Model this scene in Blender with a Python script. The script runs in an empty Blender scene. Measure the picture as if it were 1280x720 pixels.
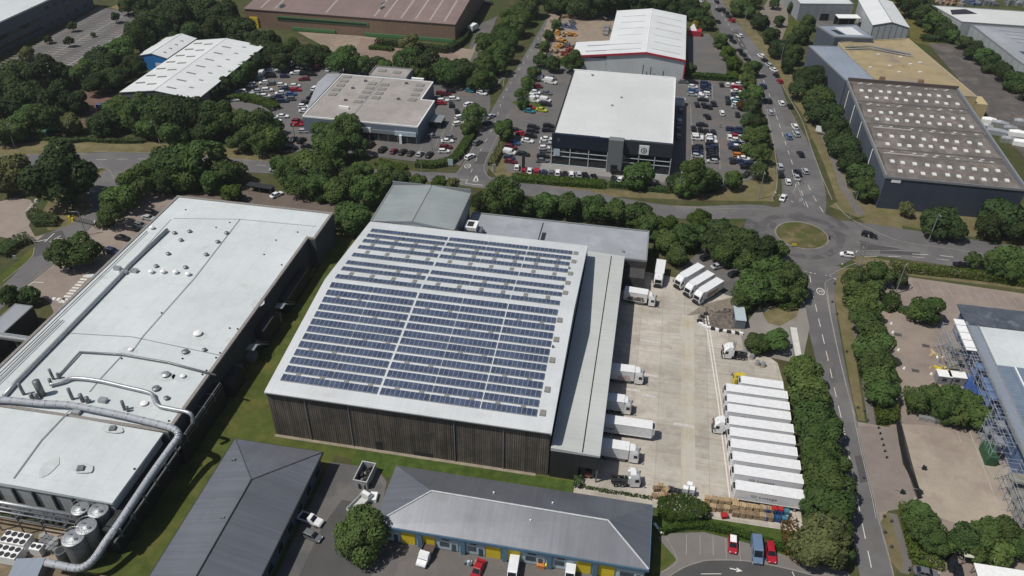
# Aerial view of an industrial estate: cold store with solar roof, lorry yard, car showrooms, roundabout.
import bpy, math, random
from mathutils import Vector, Matrix
random.seed(11)
sc = bpy.context.scene
COL = sc.collection
PI = math.pi

# ------------------------------------------------------------------ camera / survey
F, H = 1000.0, 130.0                       # focal length in survey pixels (1280 wide), flying height in metres
RX = (0.983642884390244, 0.1795296129335136, 0.014689930850204687)
RD = (0.11785997461122284, -0.5797881192213581, -0.8061977196658412)
RF = (-0.13621931718035776, 0.7947420052379911, -0.5914638135483979)
def at(px, py, z=0.0):
    """surveyed point: where the sight line through a survey pixel meets the level z"""
    a, b = (px - 640) / F, (py - 360) / F
    d = [RX[i] * a + RD[i] * b + RF[i] for i in range(3)]
    t = (z - H) / d[2]
    return (d[0] * t, d[1] * t)
def depth(x, y, z):
    return RF[0] * x + RF[1] * y + RF[2] * (z - H)

cam = bpy.data.cameras.new('Camera')
cam.sensor_width = 36.0
cam.lens = F / 1280 * 36.0
cam.clip_start, cam.clip_end = 1.0, 5000.0
co = bpy.data.objects.new('Camera', cam); COL.objects.link(co)
M = Matrix(((RX[0], -RD[0], -RF[0], 0), (RX[1], -RD[1], -RF[1], 0), (RX[2], -RD[2], -RF[2], H), (0, 0, 0, 1)))
co.matrix_world = M
sc.camera = co

# ------------------------------------------------------------------ light
w = bpy.data.worlds.new('World'); sc.world = w; w.use_nodes = True
nt = w.node_tree
bg = nt.nodes['Background']
sky = nt.nodes.new('ShaderNodeTexSky'); sky.sky_type = 'NISHITA'; sky.sun_disc = False
SUN = Vector((-0.50, -0.29, 1.0)).normalized()
sky.sun_elevation = math.asin(SUN.z); sky.sun_rotation = math.atan2(SUN.x, SUN.y)
sky.air_density = 1.0; sky.dust_density = 1.5
nt.links.new(sky.outputs[0], bg.inputs[0]); bg.inputs[1].default_value = 0.075
sl = bpy.data.lights.new('sun', 'SUN'); sl.energy = 4.75; sl.angle = math.radians(0.53); sl.color = (1.0, 0.955, 0.89)
so = bpy.data.objects.new('sun', sl); COL.objects.link(so)
so.rotation_euler = SUN.to_track_quat('Z', 'Y').to_euler(); so.location = (-60, 40, 220)
vs = sc.view_settings
vs.view_transform = 'Standard'; vs.look = 'None'; vs.gamma = 1.0; vs.exposure = -0.36; vs.use_curve_mapping = False
try:
    sc.cycles.max_bounces = 5; sc.cycles.diffuse_bounces = 3; sc.cycles.glossy_bounces = 3; sc.cycles.transparent_max_bounces = 4
except Exception:
    pass

# ------------------------------------------------------------------ materials
MATS = {}
def srgb(r, g, b):
    f = lambda c: (c / 255 / 12.92) if c / 255 <= 0.04045 else ((c / 255 + 0.055) / 1.055) ** 2.4
    return (f(r), f(g), f(b))
class N:
    """small node helper"""
    def __init__(s, name):
        s.m = bpy.data.materials.new(name); s.m.use_nodes = True
        s.t = s.m.node_tree; s.b = s.t.nodes['Principled BSDF']
    def n(s, typ, **kw):
        x = s.t.nodes.new(typ)
        for k, v in kw.items():
            setattr(x, k, v)
        return x
    def l(s, a, b): s.t.links.new(a, b)
    def coord(s, kind):
        if kind == 'pos': return s.n('ShaderNodeNewGeometry').outputs['Position']
        return s.n('ShaderNodeTexCoord').outputs['Object']
    def scaled(s, vec, sx, sy, sz, rz=0):
        mp = s.n('ShaderNodeMapping'); mp.inputs['Scale'].default_value = (sx, sy, sz); mp.inputs['Rotation'].default_value = (0, 0, rz)
        s.l(vec, mp.inputs['Vector']); return mp.outputs[0]
    def noise(s, vec, scale, detail=5, rough=0.6):
        x = s.n('ShaderNodeTexNoise'); x.inputs['Scale'].default_value = scale; x.inputs['Detail'].default_value = detail; x.inputs['Roughness'].default_value = rough
        s.l(vec, x.inputs['Vector']); return x.outputs['Fac']
    def ramp(s, fac, stops):
        r = s.n('ShaderNodeValToRGB'); e = r.color_ramp.elements
        while len(e) < len(stops): e.new(0.5)
        for i, (p, c) in enumerate(stops):
            e[i].position = p; e[i].color = (c[0], c[1], c[2], 1) if hasattr(c, '__len__') else (c, c, c, 1)
        s.l(fac, r.inputs[0]); return r.outputs[0]
    def mix(s, fac, a, b, mode='MIX'):
        x = s.n('ShaderNodeMix'); x.data_type = 'RGBA'; x.blend_type = mode
        for i, v in ((0, fac), (6, a), (7, b)):
            if isinstance(v, (int, float)): x.inputs[i].default_value = v
            elif isinstance(v, (tuple, list)): x.inputs[i].default_value = (v[0], v[1], v[2], 1)
            else: s.l(v, x.inputs[i])
        return x.outputs[2]
    def out(s, col, rough=0.8, metal=0.0, spec=0.3, bump=None, bdist=0.05, bstr=0.4):
        if isinstance(col, (tuple, list)): s.b.inputs['Base Color'].default_value = (col[0], col[1], col[2], 1)
        else: s.l(col, s.b.inputs['Base Color'])
        if isinstance(rough, (int, float)): s.b.inputs['Roughness'].default_value = rough
        else: s.l(rough, s.b.inputs['Roughness'])
        s.b.inputs['Metallic'].default_value = metal
        s.b.inputs['Specular IOR Level'].default_value = spec
        if bump is not None:
            bn = s.n('ShaderNodeBump'); bn.inputs['Distance'].default_value = bdist; bn.inputs['Strength'].default_value = bstr
            s.l(bump, bn.inputs['Height']); s.l(bn.outputs[0], s.b.inputs['Normal'])
        return s.m
def mul(c, k): return (min(c[0] * k, 1), min(c[1] * k, 1), min(c[2] * k, 1))

def surf(name, col, var=0.18, scale=0.35, big=0.03, bigvar=0.2, rough=0.85, metal=0.0, spec=0.25, fine=4.0, fvar=0.12, coord='pos', tint=None, bstr=0.25):
    """a plain weathered surface: large blotches, medium mottling and fine grain"""
    if name in MATS: return MATS[name]
    k = N(name); v = k.coord(coord)
    c = k.ramp(k.noise(v, scale), ((0.3, mul(col, 1 - var)), (0.7, mul(col, 1 + var))))
    c = k.mix(1.0, c, k.ramp(k.noise(v, big, 4), ((0.3, 1 - bigvar), (0.7, 1.0))), 'MULTIPLY')
    fn = k.noise(v, fine, 3, 0.7)
    c = k.mix(1.0, c, k.ramp(fn, ((0.3, 1 - fvar), (0.7, 1 + fvar * 0.3))), 'MULTIPLY')
    if tint:
        c = k.mix(k.ramp(k.noise(v, tint[1], 5, 0.65), ((tint[2], 0.0), (tint[3], 1.0))), c, tint[0])
    MATS[name] = k.out(c, rough, metal, spec, fn, 0.05, bstr)
    return MATS[name]

def slabs(name, col, w_, h_, var=0.12, mortar=0.75, msize=0.02, rz=0.0, stain=None, rough=0.9, spec=0.2, bigvar=0.2, coord='pos', offset=0.0, streak=None, mottle=0.16):
    """jointed surface: concrete bays, membrane sheets, pavers"""
    if name in MATS: return MATS[name]
    k = N(name); v = k.coord(coord)
    vm = k.scaled(v, 1, 1, 1, rz)
    b = k.n('ShaderNodeTexBrick'); b.offset = offset; b.squash = 1.0
    b.inputs['Color1'].default_value = (*mul(col, 1 - var), 1); b.inputs['Color2'].default_value = (*mul(col, 1 + var), 1)
    b.inputs['Mortar'].default_value = (*mul(col, mortar), 1); b.inputs['Scale'].default_value = 1.0
    b.inputs['Mortar Size'].default_value = msize; b.inputs['Mortar Smooth'].default_value = 0.3; b.inputs['Bias'].default_value = 0.0
    b.inputs['Brick Width'].default_value = w_; b.inputs['Row Height'].default_value = h_
    k.l(vm, b.inputs['Vector'])
    c = b.outputs['Color']
    c = k.mix(1.0, c, k.ramp(k.noise(v, 0.05, 5), ((0.3, 1 - bigvar), (0.68, 1.05))), 'MULTIPLY')
    c = k.mix(1.0, c, k.ramp(k.noise(v, 0.6, 6, 0.7), ((0.25, 1 - mottle), (0.6, 1.03))), 'MULTIPLY')
    if streak:
        c = k.mix(1.0, c, k.ramp(k.noise(k.scaled(v, *streak), 1.0, 5, 0.6), ((0.3, 0.82), (0.6, 1.02))), 'MULTIPLY')
    if stain: c = k.mix(k.ramp(k.noise(v, stain[1], 5, 0.7), ((stain[2], 0.0), (stain[3], stain[4]))), c, stain[0])
    MATS[name] = k.out(c, rough, 0, spec, k.noise(v, 5.0, 3), 0.03, 0.2)
    return MATS[name]

def ribbed(name, col, axis='x', pitch=0.35, depthv=0.25, var=0.12, rough=0.5, metal=0.0, spec=0.4, streak=0.2, bigvar=0.15, coord='pos', stain=None, sharp=False, bump=0.10):
    """profiled metal sheet or vertical boarding; ribs repeat along the axis"""
    if name in MATS: return MATS[name]
    k = N(name); v = k.coord(coord)
    wv = k.n('ShaderNodeTexWave'); wv.wave_type = 'BANDS'; wv.bands_direction = axis.upper(); wv.inputs['Scale'].default_value = 0.314 / pitch
    wv.inputs['Distortion'].default_value = 0.0
    k.l(v, wv.inputs['Vector'])
    s3 = {'x': (1.6, 0.04, 0.05), 'y': (0.04, 1.6, 0.05), 'z': (0.05, 0.05, 1.5)}[axis]
    st = k.noise(k.scaled(v, *s3), 1.0, 5, 0.65)
    c = k.ramp(st, ((0.25, mul(col, 1 - streak)), (0.75, mul(col, 1 + streak))))
    c = k.mix(1.0, c, k.ramp(wv.outputs['Fac'], ((0.0, 1 - depthv), (0.4 if sharp else 0.8, 1.0))), 'MULTIPLY')
    c = k.mix(1.0, c, k.ramp(k.noise(v, 0.08, 5), ((0.3, 1 - bigvar), (0.7, 1.03))), 'MULTIPLY')
    if stain: c = k.mix(k.ramp(k.noise(v, stain[1], 5, 0.7), ((stain[2], 0.0), (stain[3], stain[4]))), c, stain[0])
    MATS[name] = k.out(c, rough, metal, spec, wv.outputs['Fac'], 0.03, bump)
    return MATS[name]

def plain(name, col, rough=0.5, metal=0.0, spec=0.4, var=0.08, scale=1.5):
    if name in MATS: return MATS[name]
    k = N(name); v = k.coord('obj')
    c = k.ramp(k.noise(v, scale, 4), ((0.3, mul(col, 1 - var)), (0.7, mul(col, 1 + var))))
    MATS[name] = k.out(c, rough, metal, spec)
    return MATS[name]

def leafmat(name, dark, light, rnd=0.35):
    if name in MATS: return MATS[name]
    k = N(name); v = k.coord('pos')
    oi = k.n('ShaderNodeObjectInfo')
    c = k.ramp(k.noise(v, 0.45, 5, 0.7), ((0.28, dark), (0.72, light)))
    c = k.mix(1.0, c, k.ramp(k.noise(v, 2.6, 2), ((0.3, 0.72), (0.7, 1.12))), 'MULTIPLY')
    c = k.mix(1.0, c, k.ramp(oi.outputs['Random'], ((0.0, 1 - rnd), (1.0, 1 + rnd * 0.6))), 'MULTIPLY')
    hs = k.n('ShaderNodeHueSaturation')
    mr = k.n('ShaderNodeMapRange'); mr.inputs[3].default_value = 0.482; mr.inputs[4].default_value = 0.515
    wn = k.n('ShaderNodeTexWhiteNoise'); wn.noise_dimensions = '1D'; k.l(oi.outputs['Random'], wn.inputs['W'])
    k.l(wn.outputs['Value'], mr.inputs[0]); k.l(mr.outputs[0], hs.inputs['Hue']); k.l(c, hs.inputs['Color'])
    m = k.out(hs.outputs[0], 0.75, 0, 0.15)
    tr = k.n('ShaderNodeBsdfTranslucent'); mx = k.n('ShaderNodeMixShader'); mx.inputs[0].default_value = 0.28
    k.l(hs.outputs[0], tr.inputs['Color']); k.l(k.b.outputs[0], mx.inputs[1]); k.l(tr.outputs[0], mx.inputs[2])
    k.l(mx.outputs[0], k.t.nodes['Material Output'].inputs['Surface'])
    MATS[name] = m
    return m

def glassmat(name, col, rough=0.12):
    if name in MATS: return MATS[name]
    k = N(name); v = k.coord('obj')
    c = k.ramp(k.noise(v, 0.8, 3), ((0.3, mul(col, 0.6)), (0.7, mul(col, 1.5))))
    MATS[name] = k.out(c, rough, 0, 0.6)
    return MATS[name]

# ground
G_LAND = surf('rough_grass', (0.105, 0.10, 0.048), 0.3, 0.25, 0.03, 0.35, 0.95, spec=0.1, fine=2.5, fvar=0.3, tint=((0.050, 0.068, 0.022), 0.09, 0.42, 0.62))
G_DRY = surf('dry_verge', (0.20, 0.168, 0.092), 0.22, 0.3, 0.05, 0.25, 0.95, spec=0.1, fine=3, fvar=0.25, tint=((0.115, 0.115, 0.045), 0.22, 0.45, 0.7))
G_LAWN = surf('mown_lawn', (0.088, 0.112, 0.027), 0.25, 0.3, 0.06, 0.25, 0.95, spec=0.1, fine=4, fvar=0.25, tint=((0.125, 0.115, 0.035), 0.12, 0.5, 0.68))
G_LUSH = surf('lush_grass', (0.074, 0.115, 0.025), 0.3, 0.6, 0.06, 0.3, 0.95, spec=0.1, fine=4, fvar=0.35)
A_ROAD = surf('asphalt_road', (0.142, 0.138, 0.139), 0.09, 0.25, 0.03, 0.22, 0.9, fine=6, fvar=0.12, tint=((0.16, 0.155, 0.152), 0.05, 0.5, 0.62))
A_OLD = surf('asphalt_worn', (0.152, 0.143, 0.137), 0.10, 0.2, 0.035, 0.22, 0.9, fine=5, fvar=0.15, tint=((0.10, 0.098, 0.097), 0.08, 0.5, 0.6))
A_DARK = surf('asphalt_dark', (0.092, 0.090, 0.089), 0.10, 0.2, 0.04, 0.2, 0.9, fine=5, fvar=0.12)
A_LOT = surf('asphalt_car_park', (0.142, 0.137, 0.134), 0.10, 0.2, 0.04, 0.2, 0.9, fine=5, fvar=0.12, tint=((0.15, 0.128, 0.112), 0.07, 0.52, 0.62))
P_FOOT = surf('footway', (0.17, 0.155, 0.145), 0.10, 0.3, 0.05, 0.2, 0.9, fine=5)
P_CONC = slabs('yard_concrete', (0.485, 0.448, 0.388), 5.6, 9.4, 0.09, 0.72, 0.06, stain=((0.25, 0.21, 0.165), 0.16, 0.48, 0.76, 0.75), bigvar=0.25, streak=(0.08, 1.4, 1.0))
P_CONC2 = slabs('yard_concrete_stained', (0.48, 0.43, 0.325), 5.6, 9.4, 0.07, 0.76, 0.06, stain=((0.46, 0.43, 0.385), 0.12, 0.42, 0.62, 0.9), bigvar=0.2, streak=(1.4, 0.07, 1.0))
P_PAV = surf('block_paving', (0.285, 0.235, 0.205), 0.12, 0.25, 0.04, 0.25, 0.9, fine=4, fvar=0.18, tint=((0.30, 0.25, 0.20), 0.06, 0.45, 0.68))
P_PAV2 = surf('pale_paving', (0.39, 0.335, 0.27), 0.10, 0.25, 0.04, 0.22, 0.9, fine=4, fvar=0.14, tint=((0.25, 0.20, 0.17), 0.09, 0.5, 0.68))
P_RED = surf('red_blocks', (0.17, 0.105, 0.085), 0.15, 0.3, 0.05, 0.2, 0.9)
P_GRAV = surf('tan_gravel', (0.30, 0.245, 0.19), 0.15, 0.3, 0.05, 0.2, 0.95, fine=4, fvar=0.2)
RUB = surf('rubble', (0.20, 0.17, 0.145), 0.4, 0.9, 0.1, 0.3, 0.95, fine=4, fvar=0.4, bstr=0.8)
PAINT = plain('road_paint', (0.62, 0.61, 0.57), 0.8, var=0.15, scale=0.8)
PAINTW = plain('worn_road_paint', (0.36, 0.35, 0.33), 0.85, var=0.2, scale=0.6)
KERB = surf('kerb_stone', (0.28, 0.262, 0.235), 0.12, 0.5, 0.1, 0.2, 0.9)
# roofs and walls
R_WHITE = slabs('white_membrane', (0.555, 0.595, 0.60), 4.2, 21.0, 0.014, 0.78, 0.035, stain=((0.36, 0.365, 0.345), 0.13, 0.60, 0.82, 0.6), rough=0.75, bigvar=0.13, mottle=0.06)
R_MAIN = ribbed('pale_sheet_roof', (0.585, 0.61, 0.62), 'x', 0.33, 0.03, rough=0.6, spec=0.3, streak=0.05, bigvar=0.12, stain=((0.33, 0.32, 0.28), 0.22, 0.56, 0.85, 0.6))
R_DOCK = ribbed('dock_sheet_roof', (0.50, 0.52, 0.505), 'y', 0.33, 0.03, rough=0.6, spec=0.3, streak=0.06, bigvar=0.12)
R_FLAT = surf('grey_felt_roof', (0.36, 0.38, 0.41), 0.10, 0.15, 0.05, 0.28, 0.8, fine=3, tint=((0.27, 0.29, 0.31), 0.09, 0.5, 0.66))
R_PENT = ribbed('green_grey_roof', (0.29, 0.325, 0.325), 'y', 0.4, 0.04, rough=0.5, spec=0.4, streak=0.08, bigvar=0.25)
R_UNIT = ribbed('slate_sheet_roof', (0.20, 0.21, 0.235), 'x', 0.33, 0.05, rough=0.42, metal=0.4, spec=0.5, streak=0.12, bigvar=0.25, stain=((0.12, 0.127, 0.125), 0.2, 0.52, 0.75, 0.55))
R_UNITY = ribbed('slate_sheet_roof_cross', (0.195, 0.208, 0.235), 'y', 0.33, 0.05, rough=0.44, metal=0.4, spec=0.5, streak=0.17, bigvar=0.28, stain=((0.115, 0.125, 0.13), 0.16, 0.52, 0.75, 0.6))
R_SHOW = slabs('showroom_roof', (0.56, 0.575, 0.565), 60, 30, 0.01, 0.9, 0.05, rough=0.7, bigvar=0.07, mottle=0.05)
R_TAN = surf('weathered_felt', (0.385, 0.355, 0.335), 0.10, 0.2, 0.06, 0.25, 0.9, fine=2, tint=((0.28, 0.255, 0.235), 0.16, 0.5, 0.66))
R_SHED = ribbed('white_shed_roof', (0.66, 0.68, 0.68), 'y', 0.4, 0.03, rough=0.6, spec=0.3, streak=0.06, bigvar=0.10)
R_SAW = surf('brown_asbestos_roof', (0.228, 0.200, 0.180), 0.28, 0.35, 0.06, 0.4, 0.95, fine=2, fvar=0.35, tint=((0.115, 0.105, 0.095), 0.16, 0.46, 0.62))
R_YEL = surf('straw_roof', (0.44, 0.355, 0.205), 0.2, 0.12, 0.06, 0.35, 0.9, fine=3, tint=((0.235, 0.195, 0.145), 0.06, 0.47, 0.62))
R_BLUE = ribbed('blue_grey_roof', (0.27, 0.31, 0.37), 'x', 0.4, 0.04, rough=0.5, spec=0.4, streak=0.10, bigvar=0.18)
R_BROWN = ribbed('brown_sheet_roof', (0.235, 0.175, 0.16), 'x', 1.2, 0.08, rough=0.7, spec=0.2, streak=0.14, bigvar=0.2)
R_SLATE = surf('blue_slate_roof', (0.10, 0.118, 0.145), 0.2, 0.5, 0.12, 0.3, 0.6, fine=3, fvar=0.3, tint=((0.17, 0.19, 0.22), 0.3, 0.55, 0.75))
W_CLAD = ribbed('brown_boarding', (0.160, 0.138, 0.118), 'x', 0.46, 0.70, rough=0.85, spec=0.15, streak=0.65, bigvar=0.3, sharp=True, stain=((0.045, 0.045, 0.036), 0.22, 0.45, 0.72, 0.75), bump=0.3)
W_FACT = ribbed('factory_dark_wall', (0.075, 0.085, 0.10), 'y', 0.8, 0.2, rough=0.7, streak=0.2)
W_DARK = ribbed('dark_sheet_wall', (0.030, 0.032, 0.036), 'x', 0.5, 0.3, rough=0.6, streak=0.15)
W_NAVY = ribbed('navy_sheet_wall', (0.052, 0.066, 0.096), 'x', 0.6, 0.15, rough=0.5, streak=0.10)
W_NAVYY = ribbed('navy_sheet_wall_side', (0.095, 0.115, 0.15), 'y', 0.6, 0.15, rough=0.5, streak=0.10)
W_GREY = ribbed('grey_sheet_wall', (0.36, 0.39, 0.40), 'x', 0.8, 0.10, rough=0.6, streak=0.08)
W_GREYY = ribbed('grey_sheet_wall_side', (0.30, 0.32, 0.34), 'y', 0.8, 0.10, rough=0.6, streak=0.08)
W_BLOCK = surf('dark_brick_wall', (0.075, 0.07, 0.07), 0.15, 0.8, 0.1, 0.2)
W_BRICK = surf('tan_brick_wall', (0.255, 0.175, 0.125), 0.10, 0.8, 0.1, 0.15)
W_BLUE = plain('teal_blue_trim', (0.085, 0.17, 0.25), 0.6)
W_PALE = plain('pale_blue_panel', (0.42, 0.52, 0.57), 0.6)
W_YEL = ribbed('yellow_shutter', (0.78, 0.60, 0.035), 'z', 0.12, 0.2, rough=0.6, streak=0.05)
TRIMW = plain('white_trim', (0.78, 0.79, 0.78), 0.6)
TRIMG = plain('grey_trim', (0.22, 0.23, 0.24), 0.6)
TRIMD = plain('dark_trim', (0.025, 0.026, 0.03), 0.6)
REDT = plain('red_trim', (0.42, 0.03, 0.05), 0.6)
GLASS = glassmat('dark_glazing', (0.014, 0.018, 0.022))
ROOFL = plain('roof_light_white', (0.62, 0.63, 0.60), 0.5, var=0.12)
ROOFD = plain('roof_light_grey', (0.23, 0.225, 0.205), 0.5, var=0.15)
STEEL = plain('galvanised_steel', (0.42, 0.44, 0.45), 0.45, 0.6, var=0.15)
STEELD = plain('dull_steel', (0.20, 0.21, 0.22), 0.5, 0.5, var=0.2)
LAGG = ribbed('lagged_duct', (0.40, 0.42, 0.46), 'x', 1.6, 0.08, rough=0.7, metal=0.1, streak=0.12)
PV = N('solar_cells')
_v = PV.coord('pos')
_c = PV.ramp(PV.noise(_v, 0.35, 5, 0.7), ((0.3, (0.032, 0.045, 0.082)), (0.7, (0.086, 0.115, 0.185))))
PV = PV.out(_c, 0.22, 0.0, 0.9)
PVF = plain('panel_frame', (0.34, 0.36, 0.38), 0.5, 0.3)
RUBBER = plain('tyre_rubber', (0.012, 0.012, 0.013), 0.9)
CHASSIS = plain('black_chassis', (0.018, 0.018, 0.020), 0.7)
CARGLASS = glassmat('car_glass', (0.010, 0.012, 0.015), 0.08)
LAMPG = plain('lamp_lens', (0.55, 0.56, 0.56), 0.2)
TAIL = plain('tail_lens', (0.25, 0.01, 0.01), 0.3)
BARK = surf('bark', (0.065, 0.05, 0.038), 0.2, 1.5, coord='obj')
CONCP = surf('plain_concrete', (0.42, 0.40, 0.37), 0.1, 0.5, 0.1, 0.2)
WOOD = surf('pallet_wood', (0.56, 0.42, 0.245), 0.25, 1.2, 0.3, 0.25, fine=5, fvar=0.25)
WOODD = surf('old_pallet_wood', (0.36, 0.26, 0.165), 0.3, 1.2, 0.3, 0.3, fine=5, fvar=0.3)
L_DARK = leafmat('leaves_dark', (0.037, 0.064, 0.022), (0.083, 0.125, 0.041), 0.35)
L_FRESH = leafmat('leaves_fresh', (0.060, 0.108, 0.028), (0.120, 0.188, 0.052), 0.3)
L_MID = leafmat('leaves_mid', (0.056, 0.100, 0.027), (0.113, 0.174, 0.051), 0.32)
L_LIGHT = leafmat('leaves_light', (0.050, 0.090, 0.014), (0.105, 0.155, 0.030), 0.2)
L_OLIVE = leafmat('leaves_olive', (0.100, 0.118, 0.040), (0.205, 0.215, 0.088), 0.12)
L_RUST = leafmat('leaves_rust', (0.09, 0.055, 0.018), (0.17, 0.10, 0.03), 0.15)
L_YEL = leafmat('leaves_yellow', (0.17, 0.16, 0.02), (0.30, 0.27, 0.03), 0.1)
L_HEDGE = leafmat('leaves_hedge', (0.040, 0.074, 0.012), (0.085, 0.135, 0.024), 0.25)

# ------------------------------------------------------------------ mesh building
class MB:
    def __init__(s): s.v = []; s.f = []; s.m = []
    def poly(s, pts, m=0):
        i = len(s.v); s.v += [tuple(p) for p in pts]; s.f.append(tuple(range(i, i + len(pts)))); s.m.append(m)
    def prism(s, p2, z0, z1, m=0, mt=None, bottom=True):
        a = sum(p2[i][0] * p2[(i + 1) % len(p2)][1] - p2[(i + 1) % len(p2)][0] * p2[i][1] for i in range(len(p2)))
        if a < 0: p2 = p2[::-1]
        n = len(p2); i = len(s.v)
        s.v += [(p[0], p[1], z0) for p in p2] + [(p[0], p[1], z1) for p in p2]
        for k in range(n):
            j = (k + 1) % n
            s.f.append((i + k, i + j, i + n + j, i + n + k)); s.m.append(m)
        s.f.append(tuple(range(i + n, i + 2 * n))); s.m.append(m if mt is None else mt)
        if bottom: s.f.append(tuple(range(i + n - 1, i - 1, -1))); s.m.append(m)
    def box(s, x0, y0, z0, x1, y1, z1, m=0, mt=None):
        s.prism([(min(x0, x1), min(y0, y1)), (max(x0, x1), min(y0, y1)), (max(x0, x1), max(y0, y1)), (min(x0, x1), max(y0, y1))], min(z0, z1), max(z0, z1), m, mt)
    def bar(s, cx, cy, z0, z1, lx, ly, ang=0.0, m=0, mt=None):
        c, q = math.cos(ang), math.sin(ang)
        s.prism([(cx + c * a - q * b, cy + q * a + c * b) for a, b in ((-lx / 2, -ly / 2), (lx / 2, -ly / 2), (lx / 2, ly / 2), (-lx / 2, ly / 2))], z0, z1, m, mt)
    def tube(s, path, r, n=8, m=0):
        path = [Vector(p) for p in path]; rs = r if isinstance(r, (list, tuple)) else [r] * len(path)
        rings = []
        for i, p in enumerate(path):
            t = (path[min(i + 1, len(path) - 1)] - path[max(i - 1, 0)])
            if t.length < 1e-6: t = Vector((0, 0, 1))
            t.normalize()
            a = Vector((0, 0, 1)) if abs(t.z) < 0.9 else Vector((1, 0, 0))
            u = t.cross(a).normalized(); w_ = u.cross(t)
            k = len(s.v)
            s.v += [tuple(p + (u * math.cos(2 * PI * j / n) + w_ * math.sin(2 * PI * j / n)) * rs[i]) for j in range(n)]
            rings.append(k)
        for a, b in zip(rings, rings[1:]):
            for j in range(n):
                q = (j + 1) % n
                s.f.append((a + j, b + j, b + q, a + q)); s.m.append(m)
        s.f.append(tuple(rings[0] + j for j in range(n))); s.m.append(m)
        s.f.append(tuple(rings[-1] + n - 1 - j for j in range(n))); s.m.append(m)
    def cyl(s, x, y, z0, z1, r0, r1=None, n=14, m=0, mt=None):
        r1 = r0 if r1 is None else r1; i = len(s.v)
        s.v += [(x + r0 * math.cos(2 * PI * j / n), y + r0 * math.sin(2 * PI * j / n), z0) for j in range(n)]
        s.v += [(x + r1 * math.cos(2 * PI * j / n), y + r1 * math.sin(2 * PI * j / n), z1) for j in range(n)]
        for j in range(n):
            q = (j + 1) % n; s.f.append((i + j, i + q, i + n + q, i + n + j)); s.m.append(m)
        s.f.append(tuple(range(i + n, i + 2 * n))); s.m.append(m if mt is None else mt)
        s.f.append(tuple(range(i + n - 1, i - 1, -1))); s.m.append(m)
    def disc_y(s, x, y, z, r, wd, n=14, m=0):
        """wheel-like cylinder whose axle lies along y"""
        i = len(s.v)
        for yy in (y - wd / 2, y + wd / 2):
            s.v += [(x + r * math.cos(2 * PI * j / n), yy, z + r * math.sin(2 * PI * j / n)) for j in range(n)]
        for j in range(n):
            q = (j + 1) % n; s.f.append((i + j, i + n + j, i + n + q, i + q)); s.m.append(m)
        s.f.append(tuple(range(i, i + n))); s.m.append(m); s.f.append(tuple(range(i + 2 * n - 1, i + n - 1, -1))); s.m.append(m)
    def loft(s, secs, m=0, caps=True):
        n = len(secs[0]); ks = []
        for q in secs: ks.append(len(s.v)); s.v += [tuple(p) for p in q]
        for a, b in zip(ks, ks[1:]):
            for j in range(n):
                q = (j + 1) % n; s.f.append((a + j, a + q, b + q, b + j)); s.m.append(m)
        if caps:
            s.f.append(tuple(ks[0] + n - 1 - j for j in range(n))); s.m.append(m)
            s.f.append(tuple(ks[-1] + j for j in range(n))); s.m.append(m)
    def build(s, name, mats, parent=None, smooth=False):
        if not isinstance(mats, (list, tuple)): mats = [mats]
        off = Vector((0, 0, 0)); p = parent
        while p is not None: off += p.location; p = p.parent
        me = bpy.data.meshes.new(name)
        me.from_pydata([(a - off.x, b - off.y, c - off.z) for a, b, c in s.v], [], s.f)
        for q in mats: me.materials.append(q)
        me.polygons.foreach_set('material_index', s.m)
        if smooth: me.polygons.foreach_set('use_smooth', [True] * len(s.f))
        me.update()
        o = bpy.data.objects.new(name, me); COL.objects.link(o)
        if parent: o.parent = parent
        return o
LABELS = {}
def tag(o, label, cat, group=None, kind=None):
    o['label'] = label; o['category'] = cat
    if group: o['group'] = group
    if kind: o['kind'] = kind
    return o
def thing(name, label, cat, loc=(0, 0, 0), rz=0.0, group=None):
    o = bpy.data.objects.new(name, None); COL.objects.link(o); o.empty_display_size = 0.5
    o.location = loc; o.rotation_euler = (0, 0, rz)
    return tag(o, label, cat, group)
def struct(name, mb, mat):
    o = mb.build(name, mat); o['kind'] = 'structure'; return o
LAYER = [0]
def lift(z):
    LAYER[0] += 1; return z + 0.0011 * LAYER[0]      # no two sheets share a plane
def sheet(name, pts, z, mat, px=True):
    z = lift(z); q = MB(); p = [at(*a) for a in pts] if px else pts
    ar = sum(p[i][0] * p[(i + 1) % len(p)][1] - p[(i + 1) % len(p)][0] * p[i][1] for i in range(len(p)))
    if ar < 0: p = p[::-1]
    q.poly([(a, b, z) for a, b in p]); return struct(name, q, mat)
def copy_tree(o, parent=None):
    c = o.copy(); COL.objects.link(c)
    if parent: c.parent = parent
    for ch in o.children: copy_tree(ch, c)
    return c
def nth(i):
    one = 'first second third fourth fifth sixth seventh eighth ninth tenth eleventh twelfth thirteenth fourteenth fifteenth sixteenth seventeenth eighteenth nineteenth twentieth'.split()
    if i < 20: return one[i]
    tens = ['twenty', 'thirty', 'forty', 'fifty', 'sixty'][(i + 1) // 10 - 2]
    r = (i + 1) % 10
    return {'twenty': 'twentieth', 'thirty': 'thirtieth', 'forty': 'fortieth', 'fifty': 'fiftieth', 'sixty': 'sixtieth'}[tens] if r == 0 else tens + '-' + one[r - 1]
def spline(pts, n=6):
    out = []
    P = [Vector((*p, 0)) if len(p) == 2 else Vector(p) for p in pts]
    for i in range(len(P) - 1):
        a, b, c, d = P[max(i - 1, 0)], P[i], P[i + 1], P[min(i + 2, len(P) - 1)]
        for k in range(n):
            t = k / n
            out.append(0.5 * ((2 * b) + (c - a) * t + (2 * a - 5 * b + 4 * c - d) * t * t + (3 * b - a - 3 * c + d) * t ** 3))
    out.append(P[-1]); return out
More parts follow.
